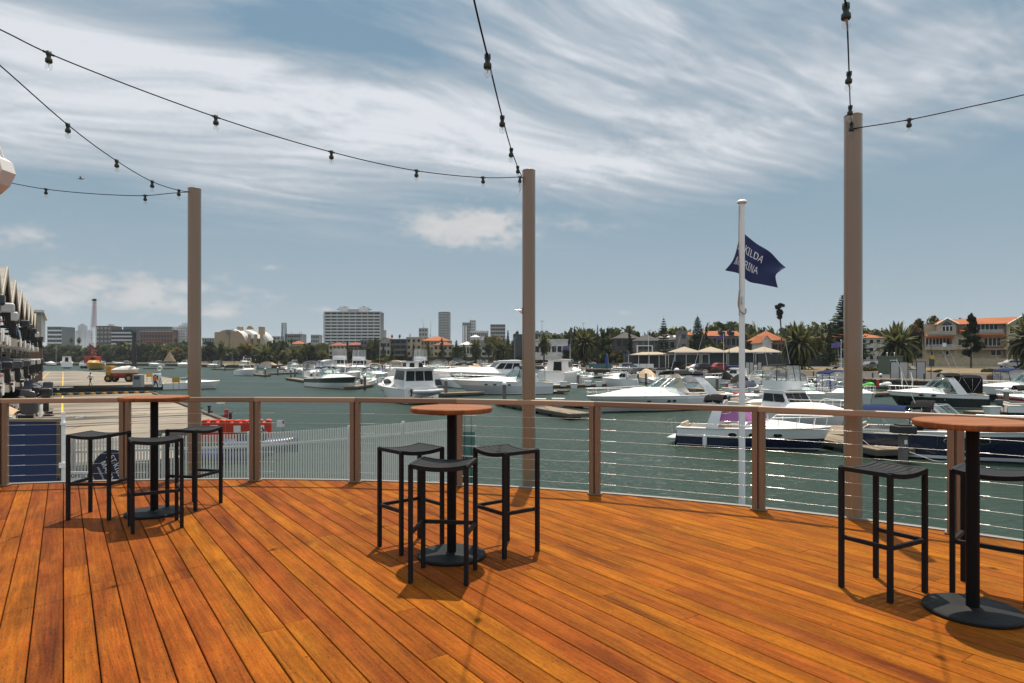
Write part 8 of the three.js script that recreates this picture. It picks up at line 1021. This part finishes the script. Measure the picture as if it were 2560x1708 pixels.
for (const [u, l] of [[39.5, 'small steel mooring bollard near the wharf corner'], [46, 'small steel mooring bollard in the middle of the wharf edge'], [53, 'small steel mooring bollard farther along the wharf edge']]) { const t = thing('mooring_bollard', l, 'bollard', wh(u, 7.75, GY + .14)); new Geo().cyl(.09, .07, .42, 0, 0, 0, 10).build('post', darkMetal, t); new Geo().cyl(.13, .13, .07, 0, .42, 0, 10).build('head', darkMetal, t); }
// ---------------------------------------------------------------- people and a gull
function person(pos, turn, joints, bones, label, clothes, seedN) {
  const t = thing('person', label, 'person', pos, turn); const N = 44, S = 1.05, mc = new MarchingCubes(N, leafM, false, false, 60000); mc.isolation = 0; const J = joints;
  const seg = (p, a, b, ra, rb) => { const ab = b.clone().sub(a), k = clamp(p.clone().sub(a).dot(ab) / ab.lengthSq(), 0, 1); return p.distanceTo(a.clone().addScaledVector(ab, k)) - lerp(ra, rb, k); };
  for (let z = 0; z < N; z++) for (let y = 0; y < N; y++) for (let x = 0; x < N; x++) { const p = V((x - N / 2) / (N / 2) * S, (y - N / 2) / (N / 2) * S + .9, (z - N / 2) / (N / 2) * S); let d = 9; for (const [a, b, ra, rb] of bones) { const q = seg(p, J[a], J[b], ra, rb), h = Math.max(.045 - Math.abs(d - q), 0) / .045; d = Math.min(d, q) - h * h * .045 * .25; } mc.field[z * N * N + y * N + x] = -d; }
  mc.update(); const n = mc.count, g = new THREE.BufferGeometry(), pa = new Float32Array(mc.positionArray.slice(0, n * 3)), na = new Float32Array(mc.normalArray.slice(0, n * 3)); for (let i = 0; i < n; i++) { pa[i * 3] *= S; pa[i * 3 + 1] = pa[i * 3 + 1] * S + .9; pa[i * 3 + 2] *= S; } g.setAttribute('position', new THREE.BufferAttribute(pa, 3)); g.setAttribute('normal', new THREE.BufferAttribute(na, 3)); g.setAttribute('uv', new THREE.BufferAttribute(new Float32Array(n * 2), 2));
  const ca = new Float32Array(n * 3); for (let i = 0; i < n; i++) ca.set(clothes(pa[i * 3], pa[i * 3 + 1], pa[i * 3 + 2]), i * 3); g.setAttribute('color', new THREE.BufferAttribute(ca, 3)); mesh('body', g, mt(C(1, 1, 1), .8, { vertexColors: true }), t);
  new Geo().ball(.108, J.head.x - .012, J.head.y + .035, J.head.z, 1, 1.05, .95, 14, 10).build('hair', mt(C(.03, .02, .015), .9), t); new Geo().bar(J.head.clone().add(V(.09, -.01, 0)), J.head.clone().add(V(.12, -.03, 0)), .015, .02, 6).build('nose', mt(C(.42, .26, .18), .7), t); return t;
}
const walkJ = { head: V(.02, 1.62, 0), neck: V(0, 1.45, 0), chest: V(0, 1.3, 0), hip: V(0, .95, 0), ls: V(0, 1.4, -.19), rs: V(0, 1.4, .19), le: V(.14, 1.14, -.24), re: V(-.14, 1.14, .24), lh: V(.34, 1.0, -.2), rhh: V(-.22, .88, .24), lhip: V(0, .92, -.1), rhip: V(0, .92, .1), lk: V(-.1, .5, -.1), rk: V(.2, .52, .1), lf: V(-.38, .12, -.1), rf: V(.24, .08, .1), lt: V(-.28, .05, -.1), rt: V(.42, .05, .1) };
const bonesW = [['neck', 'head', .055, .095], ['chest', 'neck', .14, .07], ['hip', 'chest', .14, .15], ['ls', 'rs', .075, .075], ['ls', 'le', .055, .042], ['le', 'lh', .042, .034], ['rs', 're', .055, .042], ['re', 'rhh', .042, .034], ['lhip', 'lk', .095, .065], ['lk', 'lf', .06, .042], ['rhip', 'rk', .095, .065], ['rk', 'rf', .06, .042], ['lf', 'lt', .045, .035], ['rf', 'rt', .045, .035], ['lhip', 'rhip', .11, .11]];
{ const p = hs(226, 964); person(V(p.x, GY, p.z), 2.9, walkJ, bonesW, 'person in a white shirt and dark shorts walking across the hardstand', (x, y, z) => y > 1.5 || (Math.abs(z) > .16 && y < 1.28 && y > .8) ? [.42, .26, .18] : y > .95 ? [.68, .67, .66] : y > .5 ? [.05, .05, .06] : y < .1 ? [.03, .03, .03] : [.42, .26, .18]);
  const q = hs(388, 972); person(V(q.x, GY, q.z), .6, walkJ, bonesW, 'person in an orange work shirt and navy trousers at the fuel berth', (x, y, z) => y > 1.5 ? [.42, .26, .18] : y > .95 ? [.7, .18, .03] : y < .1 ? [.03, .03, .03] : [.02, .025, .06]); }
{ const p = at(202, 60, hY(447, 60)), t = thing('gull', 'small gull gliding in the sky above the sheds', 'bird', p, .4); const gm = mt(C(.25, .25, .26), .8); new Geo().ball(.09, 0, 0, 0, 2.3, .9, 1, 12, 8).ball(.055, .22, .03, 0).put(new THREE.ConeGeometry(.02, .07, 6).rotateZ(-1.57), new THREE.Matrix4().makeTranslation(.3, .03, 0)).put(new THREE.ConeGeometry(.06, .2, 4).rotateZ(1.57), new THREE.Matrix4().makeTranslation(-.26, 0, 0)).build('body', gm, t); for (const s of [-1, 1]) mesh('wing', grid(8, 3, (a, b) => V(.08 - b * .17 * (1 - .75 * a) - .12 * a * a, .16 * Math.sin(a * 2.3) - .05 * a, s * (.06 + a * .55))), mt(C(.2, .2, .21), .8, { side: THREE.DoubleSide }), t); }
shade(scene);
renderer.render(scene, camera);
